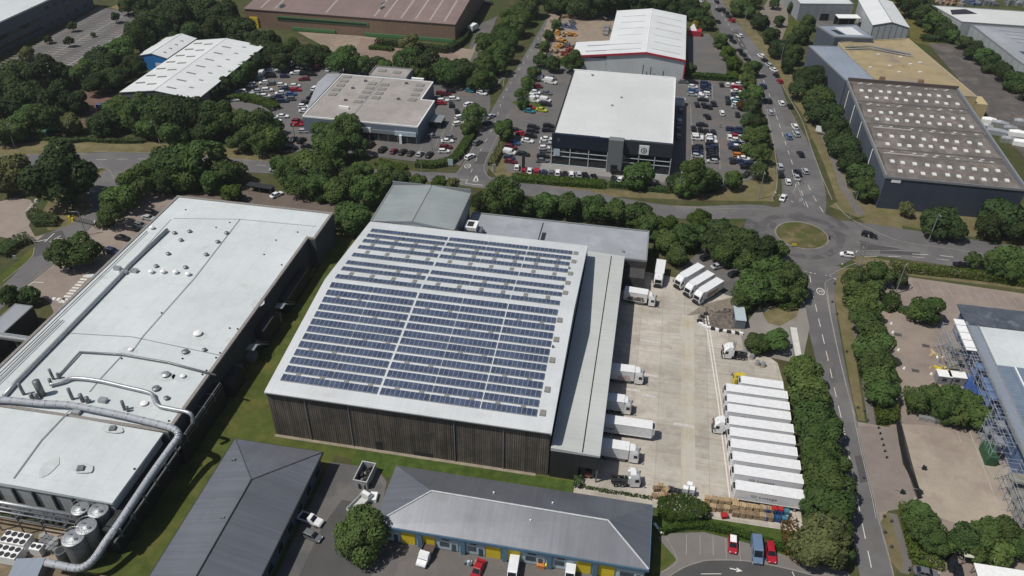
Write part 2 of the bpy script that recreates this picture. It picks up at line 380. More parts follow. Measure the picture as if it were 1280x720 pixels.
def ribbon(q, pts, wd, z, m=0):
    """flat strip along a world polyline"""
    P = [Vector((p[0], p[1], 0)) for p in pts]; L = []; Rr = []
    for i, p in enumerate(P):
        t = P[min(i + 1, len(P) - 1)] - P[max(i - 1, 0)]; t.normalize(); nrm = Vector((-t.y, t.x, 0))
        L.append(p + nrm * wd / 2); Rr.append(p - nrm * wd / 2)
    for i in range(len(P) - 1):
        q.poly([(Rr[i].x, Rr[i].y, z), (Rr[i + 1].x, Rr[i + 1].y, z), (L[i + 1].x, L[i + 1].y, z), (L[i].x, L[i].y, z)], m)
def kerb(pts, name='kerb', wd=0.24, h=0.12, px=True, smooth=True):
    P = [at(*p) for p in pts] if px else pts
    if smooth and len(P) > 2: P = [(v.x, v.y) for v in spline(P)]
    q = MB(); V = [Vector((p[0], p[1], 0)) for p in P]
    secs = []
    for i, p in enumerate(V):
        t = V[min(i + 1, len(V) - 1)] - V[max(i - 1, 0)]; t.normalize(); n_ = Vector((-t.y, t.x, 0)) * wd / 2
        secs.append([(p.x - n_.x, p.y - n_.y, 0), (p.x + n_.x, p.y + n_.y, 0), (p.x + n_.x, p.y + n_.y, h), (p.x - n_.x, p.y - n_.y, h)])
    q.loft(secs[::-1]); return struct(name, q, KERB)
def dashes(q, pts, wd, on, off, z, px=True, start=0.0):
    P = [at(*p) for p in pts] if px else pts
    V = spline(P, 10) if len(P) > 2 else [Vector((*p, 0)) for p in P]
    d = -start; cur = None; seg = []
    for a, b in zip(V, V[1:]):
        L = (b - a).length; k = max(1, int(L / 0.4))
        for i in range(k):
            p = a + (b - a) * (i / k); ph = (d + L * i / k) % (on + off)
            if ph < on: seg.append((p.x, p.y))
            elif seg:
                if len(seg) > 1: ribbon(q, [seg[0], seg[len(seg) // 2], seg[-1]], wd, z)
                seg = []
        d += L
    if len(seg) > 1: ribbon(q, [seg[0], seg[-1]], wd, z)
def line(q, a, b, wd=0.12, z=0.045, px=True):
    ribbon(q, [at(*a), at(*b)] if px else [a, b], wd, z)
def text(body, size, loc, rot, mat, parent, name='lettering', ex=0.01, align='LEFT', xs=1.0):
    cu = bpy.data.curves.new(name, 'FONT'); cu.body = body; cu.size = size; cu.extrude = ex; cu.align_x = align
    cu.materials.append(mat); cu.space_character = 1.05
    o = bpy.data.objects.new(name, cu); COL.objects.link(o)
    me = bpy.data.meshes.new_from_object(o); bpy.data.objects.remove(o); bpy.data.curves.remove(cu)
    me.materials.clear(); me.materials.append(mat)
    o = bpy.data.objects.new(name, me); COL.objects.link(o)
    o.location = loc; o.rotation_euler = rot; o.scale = (xs, 1, 1)
    if parent: o.parent = parent
    return o

# ================================================================== GROUND, ROADS, PAVING
sheet('ground', [(-1500, -700), (1500, -700), (1500, 2300), (-1500, 2300)], 0.0, G_LAND, px=False)
Z1, Z2, Z3, Z4 = 0.012, 0.012, 0.012, 0.012      # lift() then keeps every sheet on a level of its own
# lawns and verges
sheet('lawn', [(-92, 60), (-87, 60), (-56, 60), (-56, 108), (-44, 106.5), (-40, 104), (-6, 104), (-4.8, 112), (-10, 112), (-69, 112), (-70, 182), (-84, 192), (-90, 180)], Z1, G_LAWN, px=False)
sheet('lawn', [(-52, 104.6), (-3.5, 104.2), (-4.6, 110.7), (-52, 110.6)], Z2, G_LUSH, px=False)
sheet('verge', [(57.5, 199), (60, 203), (66, 204), (62, 195), (60.8, 178), (58.6, 160), (57.4, 140.5), (55.9, 140.5), (55.9, 150), (56.6, 170)], Z1, G_DRY, px=False)
sheet('footpath', [(60.8, 192), (62.4, 192), (61.2, 165), (59.6, 139.5), (57.9, 139.5), (59.2, 160)], Z2, P_FOOT, px=False)
sheet('verge', [(1097, 641), (1111, 641), (1129, 700), (1126, 716), (1112, 700), (1104, 668)], Z1, G_DRY)
sheet('footpath', [(1111, 641), (1121, 643), (1140, 706), (1136, 718), (1126, 716), (1129, 700)], Z2, P_FOOT)
sheet('verge', [(62.4, 239), (66, 243), (120, 243), (150, 232), (150, 224), (90, 230), (70, 234)], Z1, G_DRY, px=False)
sheet('verge', [(66, 205), (64, 211), (120, 207), (120, 202), (80, 203)], Z1, G_DRY, px=False)
sheet('verge', [(958, 95), (972, 92), (985, 118), (1002, 141), (1014, 170), (1030, 205), (1046, 250), (1085, 282), (1128, 290), (1128, 275), (1085, 262), (1064, 225), (1045, 185), (1020, 140), (990, 90), (950, 45), (930, 20), (917, 0), (902, 0), (935, 44)], Z1, G_DRY)
sheet('footpath', [(1012, 141), (1020, 141), (1045, 190), (1060, 235), (1082, 268), (1072, 270), (1050, 235), (1035, 190)], Z2, P_FOOT)
sheet('verge', [(560, 222), (640, 226), (700, 231), (800, 240), (965, 244), (968, 252), (860, 250), (700, 243), (590, 234)], Z1, G_DRY)
sheet('footpath', [(655, 234), (740, 238), (742, 244), (660, 242)], Z2, P_FOOT)
sheet('verge', [(940, 218), (968, 200), (972, 236), (966, 250), (900, 250), (895, 235)], Z1, G_DRY)
sheet('verge', [(0, 182), (60, 176), (220, 179), (345, 190), (345, 204), (220, 192), (118, 190), (0, 198)], Z1, G_DRY)
sheet('verge', [(70, 235), (150, 205), (150, 240), (122, 268), (95, 285), (60, 288), (50, 270)], Z1, G_DRY)
sheet('verge', [(0, 345), (42, 308), (42, 320), (0, 358)], Z1, G_LAWN)
sheet('verge', [(606, 205), (625, 160), (634, 170), (640, 220), (660, 232), (625, 226)], Z1, G_DRY)
sheet('lawn', [(824, 660), (846, 700), (824, 716), (815, 720), (818, 665)], Z1, G_LAWN)
sheet('lawn', [(818, 640), (880, 640), (985, 650), (1000, 665), (1000, 705), (975, 692), (880, 664), (845, 664), (825, 672)], Z1, G_LUSH)
sheet('meadow', [(1085, 0), (1132, 0), (1172, 40), (1205, 52), (1165, 58), (1138, 52), (1136, 30)], Z1, surf('meadow_grass', (0.135, 0.125, 0.04), 0.2, 0.3, 0.05, 0.25, 0.95, spec=0.1))
sheet('lawn', [(985, 22), (1003, 28), (1012, 44), (995, 50), (980, 40)], Z1, G_LAWN)
sheet('lawn', [(900, 58), (912, 62), (938, 98), (915, 100)], Z1, G_LAWN)
sheet('flower_bed', [(640, 128), (652, 124), (684, 130), (680, 138), (655, 140)], 0.06, G_LUSH)

# main roads (asphalt) --------------------------------------------------
def road(name, left, right, mat=A_ROAD, z=Z2, px=False):
    z = lift(z)
    L = spline([at(*p) for p in left] if px else left); Rr = spline([at(*p) for p in right] if px else right)
    q = MB(); n = min(len(L), len(Rr))
    for i in range(n - 1):
        q.poly([(L[i].x, L[i].y, z), (Rr[i].x, Rr[i].y, z), (Rr[i + 1].x, Rr[i + 1].y, z), (L[i + 1].x, L[i + 1].y, z)])
    return struct(name, q, mat)
RC = (51.7, 219.0)
ZR = 0.12
road('road', [(49.6, 60), (49.6, 99), (49.3, 142), (48.6, 170), (47.5, 190), (44, 204)], [(55.9, 60), (55.9, 99), (55.6, 142), (56.2, 170), (57.4, 190), (61, 204)])
road('road', [(58, 228), (66, 230.5), (80, 229.5), (120, 225), (200, 214), (330, 200)], [(60, 208), (68, 211), (80, 211.5), (120, 208), (200, 199), (330, 186)])
road('road', [(46, 232), (48.6, 250), (48.6, 276), (46, 320), (44.2, 354), (33, 400), (26.5, 457), (14, 560), (0, 700)], [(60, 230), (62.6, 250), (61.8, 279), (57, 320), (54.6, 356), (45.6, 403), (34.8, 459), (24, 560), (14, 700)])
road('road', [(46, 234), (38, 235), (12, 229), (-20, 233), (-55, 236), (-85, 233), (-123, 231), (-160, 229), (-190, 224), (-240, 208), (-340, 170)], [(46, 220), (40, 226), (12, 221), (-20, 224), (-55, 228), (-85, 227), (-120, 223), (-157, 219), (-184, 213), (-235, 198), (-340, 158)])
road('road', [(-62.5, 234), (-59.8, 242), (-59.2, 286), (-57, 340), (-53.8, 428), (-52, 560)], [(-47, 232), (-50.3, 240), (-51.3, 293), (-49.5, 340), (-47, 426), (-45, 560)])
road('road', [(602, 29), (590, 52), (582, 67), (578, 82), (584, 100), (600, 112), (618, 112)], [(622, 20), (610, 50), (600, 75), (600, 84), (606, 92), (620, 96), (634, 92)], A_OLD, Z3, px=True)
# roundabout
q = MB(); n = 64
ZRB = lift(0.03)
for i in range(n):
    a, b = 2 * PI * i / n, 2 * PI * (i + 1) / n
    q.poly([(RC[0] + 7.9 * math.cos(a), RC[1] + 7.9 * math.sin(a), ZRB), (RC[0] + 17.0 * math.cos(a), RC[1] + 17.0 * math.sin(a), ZRB), (RC[0] + 17.0 * math.cos(b), RC[1] + 17.0 * math.sin(b), ZRB), (RC[0] + 7.9 * math.cos(b), RC[1] + 7.9 * math.sin(b), ZRB)])
struct('roundabout_carriageway', q, surf('roundabout_asphalt', (0.150, 0.144, 0.142), 0.10, 0.25, 0.05, 0.22, 0.9, fine=5, tint=((0.085, 0.083, 0.082), 0.12, 0.52, 0.62)))
q = MB()
rings = [(8.0, 0.0), (8.0, 0.14), (7.5, 0.14)]
for r0, r1 in zip(rings, rings[1:]):
    for i in range(n):
        a, b = 2 * PI * i / n, 2 * PI * (i + 1) / n
        q.poly([(RC[0] + r0[0] * math.cos(a), RC[1] + r0[0] * math.sin(a), r0[1]), (RC[0] + r0[0] * math.cos(b), RC[1] + r0[0] * math.sin(b), r0[1]), (RC[0] + r1[0] * math.cos(b), RC[1] + r1[0] * math.sin(b), r1[1]), (RC[0] + r1[0] * math.cos(a), RC[1] + r1[0] * math.sin(a), r1[1])])
struct('roundabout_kerb', q, surf('worn_kerb', (0.25, 0.235, 0.215), 0.2, 0.6, 0.2, 0.3, 0.9))
q = MB()
for k in range(5):
    r0, r1 = 7.5 - 1.5 * k, 6.0 - 1.5 * k; z0, z1 = 0.15 + 0.10 * k, 0.15 + 0.10 * (k + 1)
    for i in range(n):
        a, b = 2 * PI * i / n, 2 * PI * (i + 1) / n
        pts = [(RC[0] + r0 * math.cos(a), RC[1] + r0 * math.sin(a), z0), (RC[0] + r0 * math.cos(b), RC[1] + r0 * math.sin(b), z0)]
        pts += [(RC[0] + r1 * math.cos(b), RC[1] + r1 * math.sin(b), z1), (RC[0] + r1 * math.cos(a), RC[1] + r1 * math.sin(a), z1)] if r1 > 0.01 else [(RC[0], RC[1], z1)]
        q.poly(pts)
struct('roundabout_island', q, surf('island_grass', (0.17, 0.14, 0.075), 0.35, 0.5, 0.2, 0.3, 0.95, spec=0.1, fine=3, fvar=0.35, tint=((0.075, 0.085, 0.028), 0.22, 0.42, 0.58)))

# worn, tyre-darkened ring and repair patches
q = MB(); zz = lift(0.03)
for i in range(n):
    a, b = 2 * PI * i / n, 2 * PI * (i + 1) / n; w0, w1 = 10.2 + .5 * math.sin(a * 3), 10.2 + .5 * math.sin(b * 3)
    q.poly([(RC[0] + r_ * math.cos(t), RC[1] + r_ * math.sin(t), zz) for r_, t in ((w0, a), (w0 + 2.6, a), (w1 + 2.6, b), (w1, b))])
struct('worn_ring', q, surf('tyre_dark_asphalt', (0.108, 0.104, 0.105), 0.15, 0.3, 0.1, 0.2, 0.9, tint=((0.13, 0.127, 0.125), 0.15, 0.48, 0.6)))
for k, pp in enumerate((((1030, 440), (1038, 438), (1047, 478), (1038, 480)), ((1068, 570), (1078, 569), (1086, 602), (1075, 604)), ((1018, 352), (1031, 353), (1032, 361), (1018, 360)), ((1100, 312), (1150, 316), (1150, 320), (1100, 317)), ((975, 130), (984, 130), (992, 158), (982, 158)), ((915, 40), (922, 40), (934, 62), (927, 63)), ((1085, 660), (1096, 660), (1102, 690), (1090, 690)), ((600, 190), (612, 190), (606, 205), (592, 205)), ((640, 90), (652, 88), (644, 108), (632, 108)))):
    sheet('road_patch', pp, Z1 + .02, A_DARK if k % 2 else A_OLD)
# splitter islands
q = MB(); q.prism([at(*p) for p in ((994, 254), (991, 242), (993, 236), (999, 240), (1006, 258))], 0, 0.12)
struct('traffic_island', q, A_OLD)
q = MB(); q.prism([at(*p) for p in ((1070, 300), (1128, 312), (1072, 313))], 0.0, 0.06); struct('traffic_island', q, A_DARK)
# site roads, yards, car parks -------------------------------------------
sheet('site_road', [(118, 258), (130, 262), (117, 280), (65, 331), (31, 358), (4, 384), (-40, 420), (-40, 392), (0, 360), (40, 322), (45, 306), (56, 293), (92, 279)], Z2, surf('site_asphalt', (0.15, 0.145, 0.145), 0.08, 0.2, 0.05, 0.15, 0.9, fine=5))
sheet('site_road', [(43, 304), (56, 292), (78, 288), (84, 300), (62, 315), (42, 322)], Z3, A_DARK)
sheet('forecourt', [(118, 280), (66, 331), (30, 360), (62, 378), (80, 420), (225, 262), (215, 240), (160, 235), (140, 262)], Z1, P_PAV)
sheet('plaza', [(-40, 262), (20, 247), (38, 250), (47, 262), (36, 282), (44, 296), (56, 293), (43, 304), (34, 303), (0, 296), (-40, 300)], Z1, surf('plaza_paving', (0.30, 0.25, 0.215), 0.08, 0.2, 0.05, 0.15, 0.9))
sheet('site_road', [(103, 235), (150, 200), (165, 205), (130, 262), (117, 259)], Z2, A_ROAD)
sheet('yard', [(-1.0, 104.5), (9, 107.3), (20, 106.5), (40.3, 106.5), (40.3, 150), (39.5, 157), (33, 164), (30, 184), (18.5, 188), (4.5, 190), (-2, 192), (-5, 190), (-5, 104.5)], Z1, P_CONC, px=False)
sheet('yard_strip', [(16.6, 107.2), (19.6, 107.0), (19.3, 172), (16.2, 172)], Z2, P_CONC2, px=False)
sheet('parking_area', [(850, 338), (880, 308), (950, 345), (945, 380), (905, 368)], Z2, A_OLD)
sheet('site_entrance', [(945, 388), (975, 380), (1003, 366), (1012, 410), (1003, 452), (985, 452), (930, 440), (925, 415)], Z2, surf('entrance_concrete', (0.27, 0.25, 0.225), 0.1, 0.3, 0.06, 0.2, 0.9))
sheet('verge', [(953, 392), (978, 378), (1000, 383), (996, 396), (975, 408), (960, 404)], Z3, G_DRY)
sheet('rubble_patch', [(872, 396), (880, 388), (905, 378), (925, 384), (928, 412), (900, 411), (876, 404)], Z2, RUB)
sheet('rubble_patch', [(858, 395), (880, 380), (915, 372), (922, 385), (880, 392)], Z2, surf('dirty_concrete', (0.27, 0.235, 0.19), 0.2, 0.5, 0.1, 0.3, 0.9, fine=4, fvar=0.25))
sheet('court', [(66, 203), (112, 200), (130, 190), (130, 60), (66, 60), (62, 122), (55.6, 112), (55.6, 140), (62.5, 139.5), (64.5, 150), (67, 180), (62, 195)], Z1, P_PAV, px=False)
sheet('court_paving', [(1122, 530), (1160, 532), (1200, 540), (1290, 600), (1290, 690), (1130, 630)], Z2, P_PAV2)
sheet('car_park_entrance', [(1074, 533), (1122, 534), (1148, 618), (1128, 636), (1097, 641), (1086, 590)], Z3, surf('entrance_paving', (0.24, 0.205, 0.18), 0.1, 0.3, 0.06, 0.2, 0.9))
sheet('showroom_car_park', [(276, 125), (330, 82), (440, 76), (470, 80), (530, 94), (590, 104), (612, 112), (613, 136), (592, 180), (575, 208), (560, 200), (540, 205), (440, 192), (345, 190), (330, 160)], Z2, A_LOT)
sheet('showroom_car_park', [(634, 216), (622, 170), (660, 84), (720, 82), (860, 96), (938, 102), (952, 180), (948, 222), (900, 236), (780, 228)], Z2, A_LOT)
sheet('showroom_forecourt', [(-33, 244), (16, 244), (16, 250), (-33, 250)], Z3, surf('forecourt_slabs', (0.27, 0.26, 0.25), 0.08, 0.3, 0.05, 0.15, 0.9), px=False)
sheet('builders_yard', [(688, 14), (772, 16), (764, 52), (716, 56), (690, 78), (668, 78)], Z2, P_GRAV)
sheet('service_yard', [(858, 44), (886, 42), (902, 62), (914, 98), (862, 96)], Z2, A_LOT)
sheet('car_park', [(0, 84), (122, 9), (184, 18), (165, 52), (150, 70), (92, 104), (60, 96), (-60, 130), (-60, 112)], Z2, A_LOT)
sheet('bark_bed', [(138, 10), (150, 4), (168, 8), (166, 16)], Z3, surf('bark_bed', (0.24, 0.19, 0.09), 0.25, 0.6, 0.1, 0.3, 0.95))
sheet('forecourt', [(372, 40), (450, 45), (590, 62), (606, 36), (584, 84), (500, 80), (430, 72)], Z2, P_GRAV)
sheet('forecourt', [(452, 48), (560, 60), (575, 72), (520, 78), (440, 68)], Z3, surf('rose_paving', (0.26, 0.19, 0.155), 0.1, 0.3, 0.05, 0.2, 0.9))
sheet('red_path', [(96, 116), (130, 112), (138, 124), (122, 138), (115, 160), (100, 158), (104, 135)], Z2, P_RED)
sheet('lorry_park', [(1160, 54), (1206, 56), (1290, 128), (1300, 220), (1232, 140)], Z2, surf('lorry_park_tarmac', (0.11, 0.10, 0.094), 0.1, 0.2, 0.05, 0.2, 0.9, tint=((0.155, 0.135, 0.118), 0.1, 0.5, 0.66)))
sheet('service_yard', [(960, 0), (985, 0), (985, 30), (975, 55), (962, 50), (948, 18)], Z2, surf('buff_yard', (0.22, 0.19, 0.16), 0.12, 0.3, 0.05, 0.2, 0.9))
sheet('service_yard', [(1020, 24), (1076, 26), (1076, 34), (1020, 34)], Z2, A_OLD)
sheet('back_lane', [(240, 243), (300, 232), (425, 252), (420, 268), (225, 246)], Z1, surf('back_lane_paving', (0.15, 0.12, 0.10), 0.12, 0.3, 0.06, 0.2, 0.9))
sheet('plant_yard', [(-180, 60), (-92, 60), (-92, 80), (-180, 82)], Z1, surf('plant_yard_ground', (0.24, 0.19, 0.125), 0.2, 0.4, 0.1, 0.3, 0.95, fine=3, fvar=0.25), px=False)
sheet('plant_base', [(-104, 73.5), (-95.5, 73.5), (-95.5, 79.5), (-104, 79.5)], Z2, slabs('plant_base_slab', (0.36, 0.30, 0.225), 3, 3, 0.06, 0.45, 0.05), px=False)
# bottom centre unit estate
sheet('estate_road', [(-56.3, 60), (-56.3, 106), (-46, 106), (-43, 103), (-41.3, 91), (11.2, 88), (11.2, 60)], Z2, A_OLD, px=False)
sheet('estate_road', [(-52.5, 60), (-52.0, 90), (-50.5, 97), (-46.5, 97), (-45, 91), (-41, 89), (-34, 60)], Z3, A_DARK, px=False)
sheet('estate_road', [(-35, 60), (-35, 92), (11, 88.7), (11, 60)], Z3, surf('unit_apron', (0.165, 0.15, 0.14), 0.1, 0.25, 0.05, 0.2, 0.9), px=False)
sheet('small_car_park', [(822, 672), (838, 667), (880, 665.5), (930, 678), (980, 694), (1062, 716), (1062, 735), (815, 735), (826, 716), (846, 700)], Z3, surf('small_lot_tarmac', (0.20, 0.185, 0.172), 0.08, 0.25, 0.05, 0.15, 0.9, fine=5))
road('estate_lane', [(836, 722), (853, 711), (872, 704), (890, 701), (933, 702), (977, 710), (1020, 721), (1064, 733)], [(842, 800), (860, 800), (880, 800), (900, 800), (935, 800), (980, 800), (1020, 800), (1064, 800)], A_DARK, Z4, px=True)

# kerbs ------------------------------------------------------------------
kerb([(1059, 345), (1033, 352), (1034, 372), (1041, 410), (1051, 455), (1061, 495), (1068.5, 520)])
kerb([(1072, 535), (1083, 585), (1093, 625), (1098, 650), (1112, 700), (1120, 735)])
kerb([(1036, 345), (1062, 332), (1085, 327), (1113, 328), (1155, 333), (1200, 338), (1280, 350)])
kerb([(1043, 254), (1060, 271), (1085, 285), (1127, 302), (1187, 311), (1280, 326)])
kerb([(965, 248), (971, 232), (970, 200), (964, 165), (955, 130)])
kerb([(1040, 250), (1027, 220), (1014, 185), (1002, 150), (984, 118), (969, 90), (952, 64)])
kerb([(574, 214), (592, 183), (611, 143)]); kerb([(614, 224), (606, 215), (607, 202), (621, 172), (636, 143)])
kerb([(618, 112), (628, 108), (630, 99), (634, 90)])
kerb([(4, 352), (22, 338), (40, 321), (43, 310)]); kerb([(31, 358), (66, 330)], smooth=False)
kerb([(826, 662), (846, 700), (826, 716)]); kerb([(836, 721), (853, 710.5), (872, 703.5), (890, 700.5), (933, 701.5), (977, 709.5), (1020, 720.5)])
kerb([(960, 262), (900, 261), (845, 258)]); kerb([(118, 190), (220, 192.5), (320, 202)]); kerb([(118, 209), (135, 212), (143, 224)])
kerb([(92, 279), (118, 258)], smooth=False)
q = MB(); zz = lift(.03); ribbon(q, [(22.0, 174.2), (24.7, 141.0), (26.6, 109.0)], .3, zz); ribbon(q, [(22.75, 174.2), (25.4, 141.0), (27.3, 109.0)], .3, zz); struct('yard_line', q, plain('yard_line_paint', (.62, .60, .56), .85, var=.15))

# road markings ------------------------------------------------------------
q = MB()
dashes(q, [(1012, 345), (1015, 362), (1021, 390), (1028, 420), (1036, 455), (1043, 487), (1054, 535), (1065, 590), (1077, 652), (1089, 710), (1094, 735)], 0.16, 4.0, 2.6, 0.140)
dashes(q, [(1080, 321), (1110, 321), (1140, 321.5), (1200, 327), (1280, 336)], 0.16, 4, 3, 0.140)
dashes(q, [(1140, 318), (1175, 320), (1200, 323), (1280, 334)], 0.22, 5, 2.5, 0.144)
dashes(q, [(1010, 260), (1000, 235), (992, 210), (982, 180), (972, 150), (962, 120), (950, 92), (930, 60), (910, 30), (890, 0)], 0.16, 4, 3.5, 0.140)
dashes(q, [(1029, 266), (1018, 248), (1008, 228)], 0.16, 4, 3, 0.144)
dashes(q, [(995, 235), (992, 222), (990, 212)], 0.16, 3, 2, 0.144)
dashes(q, [(120, 200), (220, 199.5), (340, 208), (480, 217.5), (590, 226)], 0.16, 4, 3, 0.140)
dashes(q, [(582, 230), (589, 215), (600, 190), (618, 155), (632, 115), (655, 78), (690, 20)], 0.14, 3, 5, 0.140)
line(q, (583, 230), (603, 232), 0.25, 0.150)
dashes(q, [(1045, 350), (1035, 345), (1016, 342), (1006, 340)], 0.25, 0.8, 0.6, 0.156)
dashes(q, [(968, 240), (978, 247), (994, 254)], 0.25, 1.0, 0.8, 0.156)
dashes(q, [(1052, 331), (1062, 322), (1072, 314)], 0.25, 1.0, 0.8, 0.156)
dashes(q, [(876, 718), (888, 716.5), (902, 718)], 0.14, 20, 1, 0.162)
dashes(q, [(990, 715), (1000, 738)], 0.14, 20, 1, 0.162)
struct('road_marking', q, PAINT)
q = MB()
for seg in (((1068, 513), (1075, 547), (1083, 583), (1092, 620), (1098, 650)), ((1036, 360), (1040, 392), (1050, 440), (1060, 482))):
    V = spline([at(*p) for p in seg]); ribbon(q, [(v.x - 0.45, v.y) for v in V], 0.11, 0.142)
line(q, (1070, 303), (1127, 311), 0.12, 0.170); line(q, (1070, 314), (1127, 314), 0.12, 0.170)
line(q, (991, 242), (999, 222), 0.12, 0.150); line(q, (1006, 258), (993, 222), 0.12, 0.150)
struct('road_edge_line', q, PAINTW)
# give-way triangle, speed roundels, arrow
q = MB()
for a, b in (((595.5, 219.5), (591.5, 227)), ((591.5, 227), (597.5, 227)), ((597.5, 227), (595.5, 219.5))): line(q, a, b, 0.38, 0.150)
x0, y0 = at(912, 711); x1, y1 = at(928, 714.5)
ribbon(q, [(x0, y0), (x0 + (x1 - x0) * 0.6, y0 + (y1 - y0) * 0.6)], 0.25, 0.162)
dx, dy = (x1 - x0), (y1 - y0); L = math.hypot(dx, dy); dx /= L; dy /= L
q.poly([(x1, y1, 0.162), (x1 - dx * 1.1 - dy * 0.5, y1 - dy * 1.1 + dx * 0.5, 0.162), (x1 - dx * 1.1 + dy * 0.5, y1 - dy * 1.1 - dx * 0.5, 0.162)])
struct('road_symbol', q, PAINT)
def roundel(px, py, rot):
    cx, cy = at(px, py); q = MB(); n = 28
    for i in range(n):
        a, b = 2 * PI * i / n, 2 * PI * (i + 1) / n
        q.poly([(cx + u * math.cos(t) * 0.9, cy + u * math.sin(t) * 1.35, 0.150) for u, t in ((1.0, a), (1.22, a), (1.22, b), (1.0, b))])
    o = struct('speed_roundel', q, PAINT)
    t = text('30', 1.5, (cx, cy - 0.5, 0.152), (0, 0, rot), PAINT, o, 'lettering', 0.0, 'CENTER', 0.8)
roundel(1025.5, 364.8, 0.0); roundel(584.5, 208, 0.0)
# parking bays
q = MB()
for i in range(12):
    a = at(1138 + 11.45 * i, 353.0 + 1.6 * i); ribbon(q, [(a[0] - 0.0, a[1]), (a[0] + 0.5, a[1] - 4.8)], 0.11, 0.130)
for px, py in ((858, 669), (875, 669), (891, 670), (907, 674), (924, 677), (939, 680)):
    a = at(px, py); ribbon(q, [a, (a[0] - 0.02, a[1] - 4.6)], 0.09, 0.150)
for (a, b) in (((1195, 536), (1201, 553)), ((1197, 548), (1240, 556)), ((1240, 575), (1250, 577)), ((1226, 572), (1262, 630)), ((1250, 637), (1270, 640))):
    line(q, a, b, 0.12, 0.145)
line(q, (1208, 530), (1258, 660), 0.18, 0.143)
struct('bay_marking', q, PAINTW)
q = MB()
for i in range(10):                      # zebra-like blocks on the factory forecourt
    px, py = 108 - 3.35 * i, 346 + 3.55 * i
    a = at(px, py); q.bar(a[0], a[1], 0.0, 0.130, 1.9, 0.75, math.radians(2))
for i in range(3):
    a = at(67 + 6 * i, 374 + 0.5 * i); q.bar(a[0], a[1], 0.0, 0.130, 0.9, 1.3, 0.2)
for (a, b) in (((43, 303), (58, 300)), ((56, 303), (68, 292)), ((62, 303), (76, 295)), ((70, 298), (84, 300)), ((42, 353), (55, 354)), ((31, 360), (42, 353))):
    line(q, a, b, 0.25, 0.145)
struct('forecourt_marking', q, PAINT)
struct_q = MB()
for a, b in (((800, 425), (825, 429)), ((842, 530), (868, 534)), ((803, 494), (820, 497)), ((778, 486), (800, 489)), ((803, 468), (822, 471))):
    line(struct_q, a, b, 0.9, 0.11)
struct('worn_yard_paint', struct_q, plain('faded_bay_paint', (0.50, 0.475, 0.44), 0.9, var=.15))
# bays of the empty car park top left: three double rows seen as fine lines
q = MB()
def bayrow(x0, x1, y, ln, step=2.6, rot=0):
    x = x0
    while x < x1:
        ribbon(q, [(x, y - ln / 2), (x, y + ln / 2)], 0.14, 0.140); x += step
def bayrow_y(y0, y1, x, ln, step=2.6):
    y = y0
    while y < y1:
        ribbon(q, [(x - ln / 2, y), (x + ln / 2, y)], 0.34, 0.140); y += step
bayrow_y(286, 368, -276, 5.0); bayrow_y(292, 366, -262, 9.6); bayrow_y(292, 366, -247.5, 9.6); bayrow_y(284, 330, -262, 9.6)
for x in (-262, -247.5): ribbon(q, [(x, 284), (x, 368)], 0.4, 0.142)
struct('bay_marking', q, PAINTW)
q = MB()
for px in (560, 573):
    line(q, (px, 140 + (573 - px)), (px - 9, 160 + (573 - px)), 0.12, 0.145)
for (a, b) in (((845, 108), (860, 106)), ((863, 131), (866, 200)), ((882, 170), (882, 204)), ((918, 108), (936, 110)), ((890, 106), (891, 124)), ((866, 176), (862, 215)), ((899, 180), (900, 212)), ((934, 110), (944, 160)), ((545, 183), (548, 172)), ((563, 165), (566, 158)), ((574, 123), (588, 124)), ((650, 150), (664, 152))):
    line(q, a, b, 0.13, 0.145)
struct('bay_marking', q, PAINTW)

# ================================================================== BUILDINGS
def one(root, name, mat, fn, smooth=False):
    q = MB(); fn(q); return q.build(name, mat, root, smooth)
def inset(p, d):
    n = len(p); out = []
    a = sum(p[i][0] * p[(i + 1) % n][1] - p[(i + 1) % n][0] * p[i][1] for i in range(n))
    if a < 0: p = p[::-1]
    for i in range(n):
        A, B, C = Vector(p[i - 1]), Vector(p[i]), Vector(p[(i + 1) % n])
        e1, e2 = (B - A).normalized(), (C - B).normalized()
        n1, n2 = Vector((-e1.y, e1.x)), Vector((-e2.y, e2.x))
        k = n1 + n2
        out.append(tuple(B + k * (d / max(0.3, 1 + n1.dot(n2)))))
    return out
def flat_block(root, p, z, wall, roof, trim, par=0.45, z0=-0.2, pw=0.35):
    one(root, 'wall', wall, lambda q: q.prism(p, z0, z))
    i = inset(p, pw)
    r = one(root, 'roof', roof, lambda q: q.prism(inset(p, pw + 0.004), z - 0.1, z + 0.06))
    n = len(p); o = inset(p, -0.03)
    a = sum(p[k][0] * p[(k + 1) % n][1] - p[(k + 1) % n][0] * p[k][1] for k in range(n))
    def ring(q):
        for k in range(n):
            j = (k + 1) % n
            A, B, C, D = o[k], o[j], i[j], i[k]
            q.poly([(*A, z + par), (*B, z + par), (*C, z + par), (*D, z + par)])
            q.poly([(*A, z - 0.25), (*B, z - 0.25), (*B, z + par), (*A, z + par)])
            q.poly([(*D, z + par), (*C, z + par), (*C, z - 0.05), (*D, z - 0.05)])
    one(root, 'parapet', trim, ring)
    return r
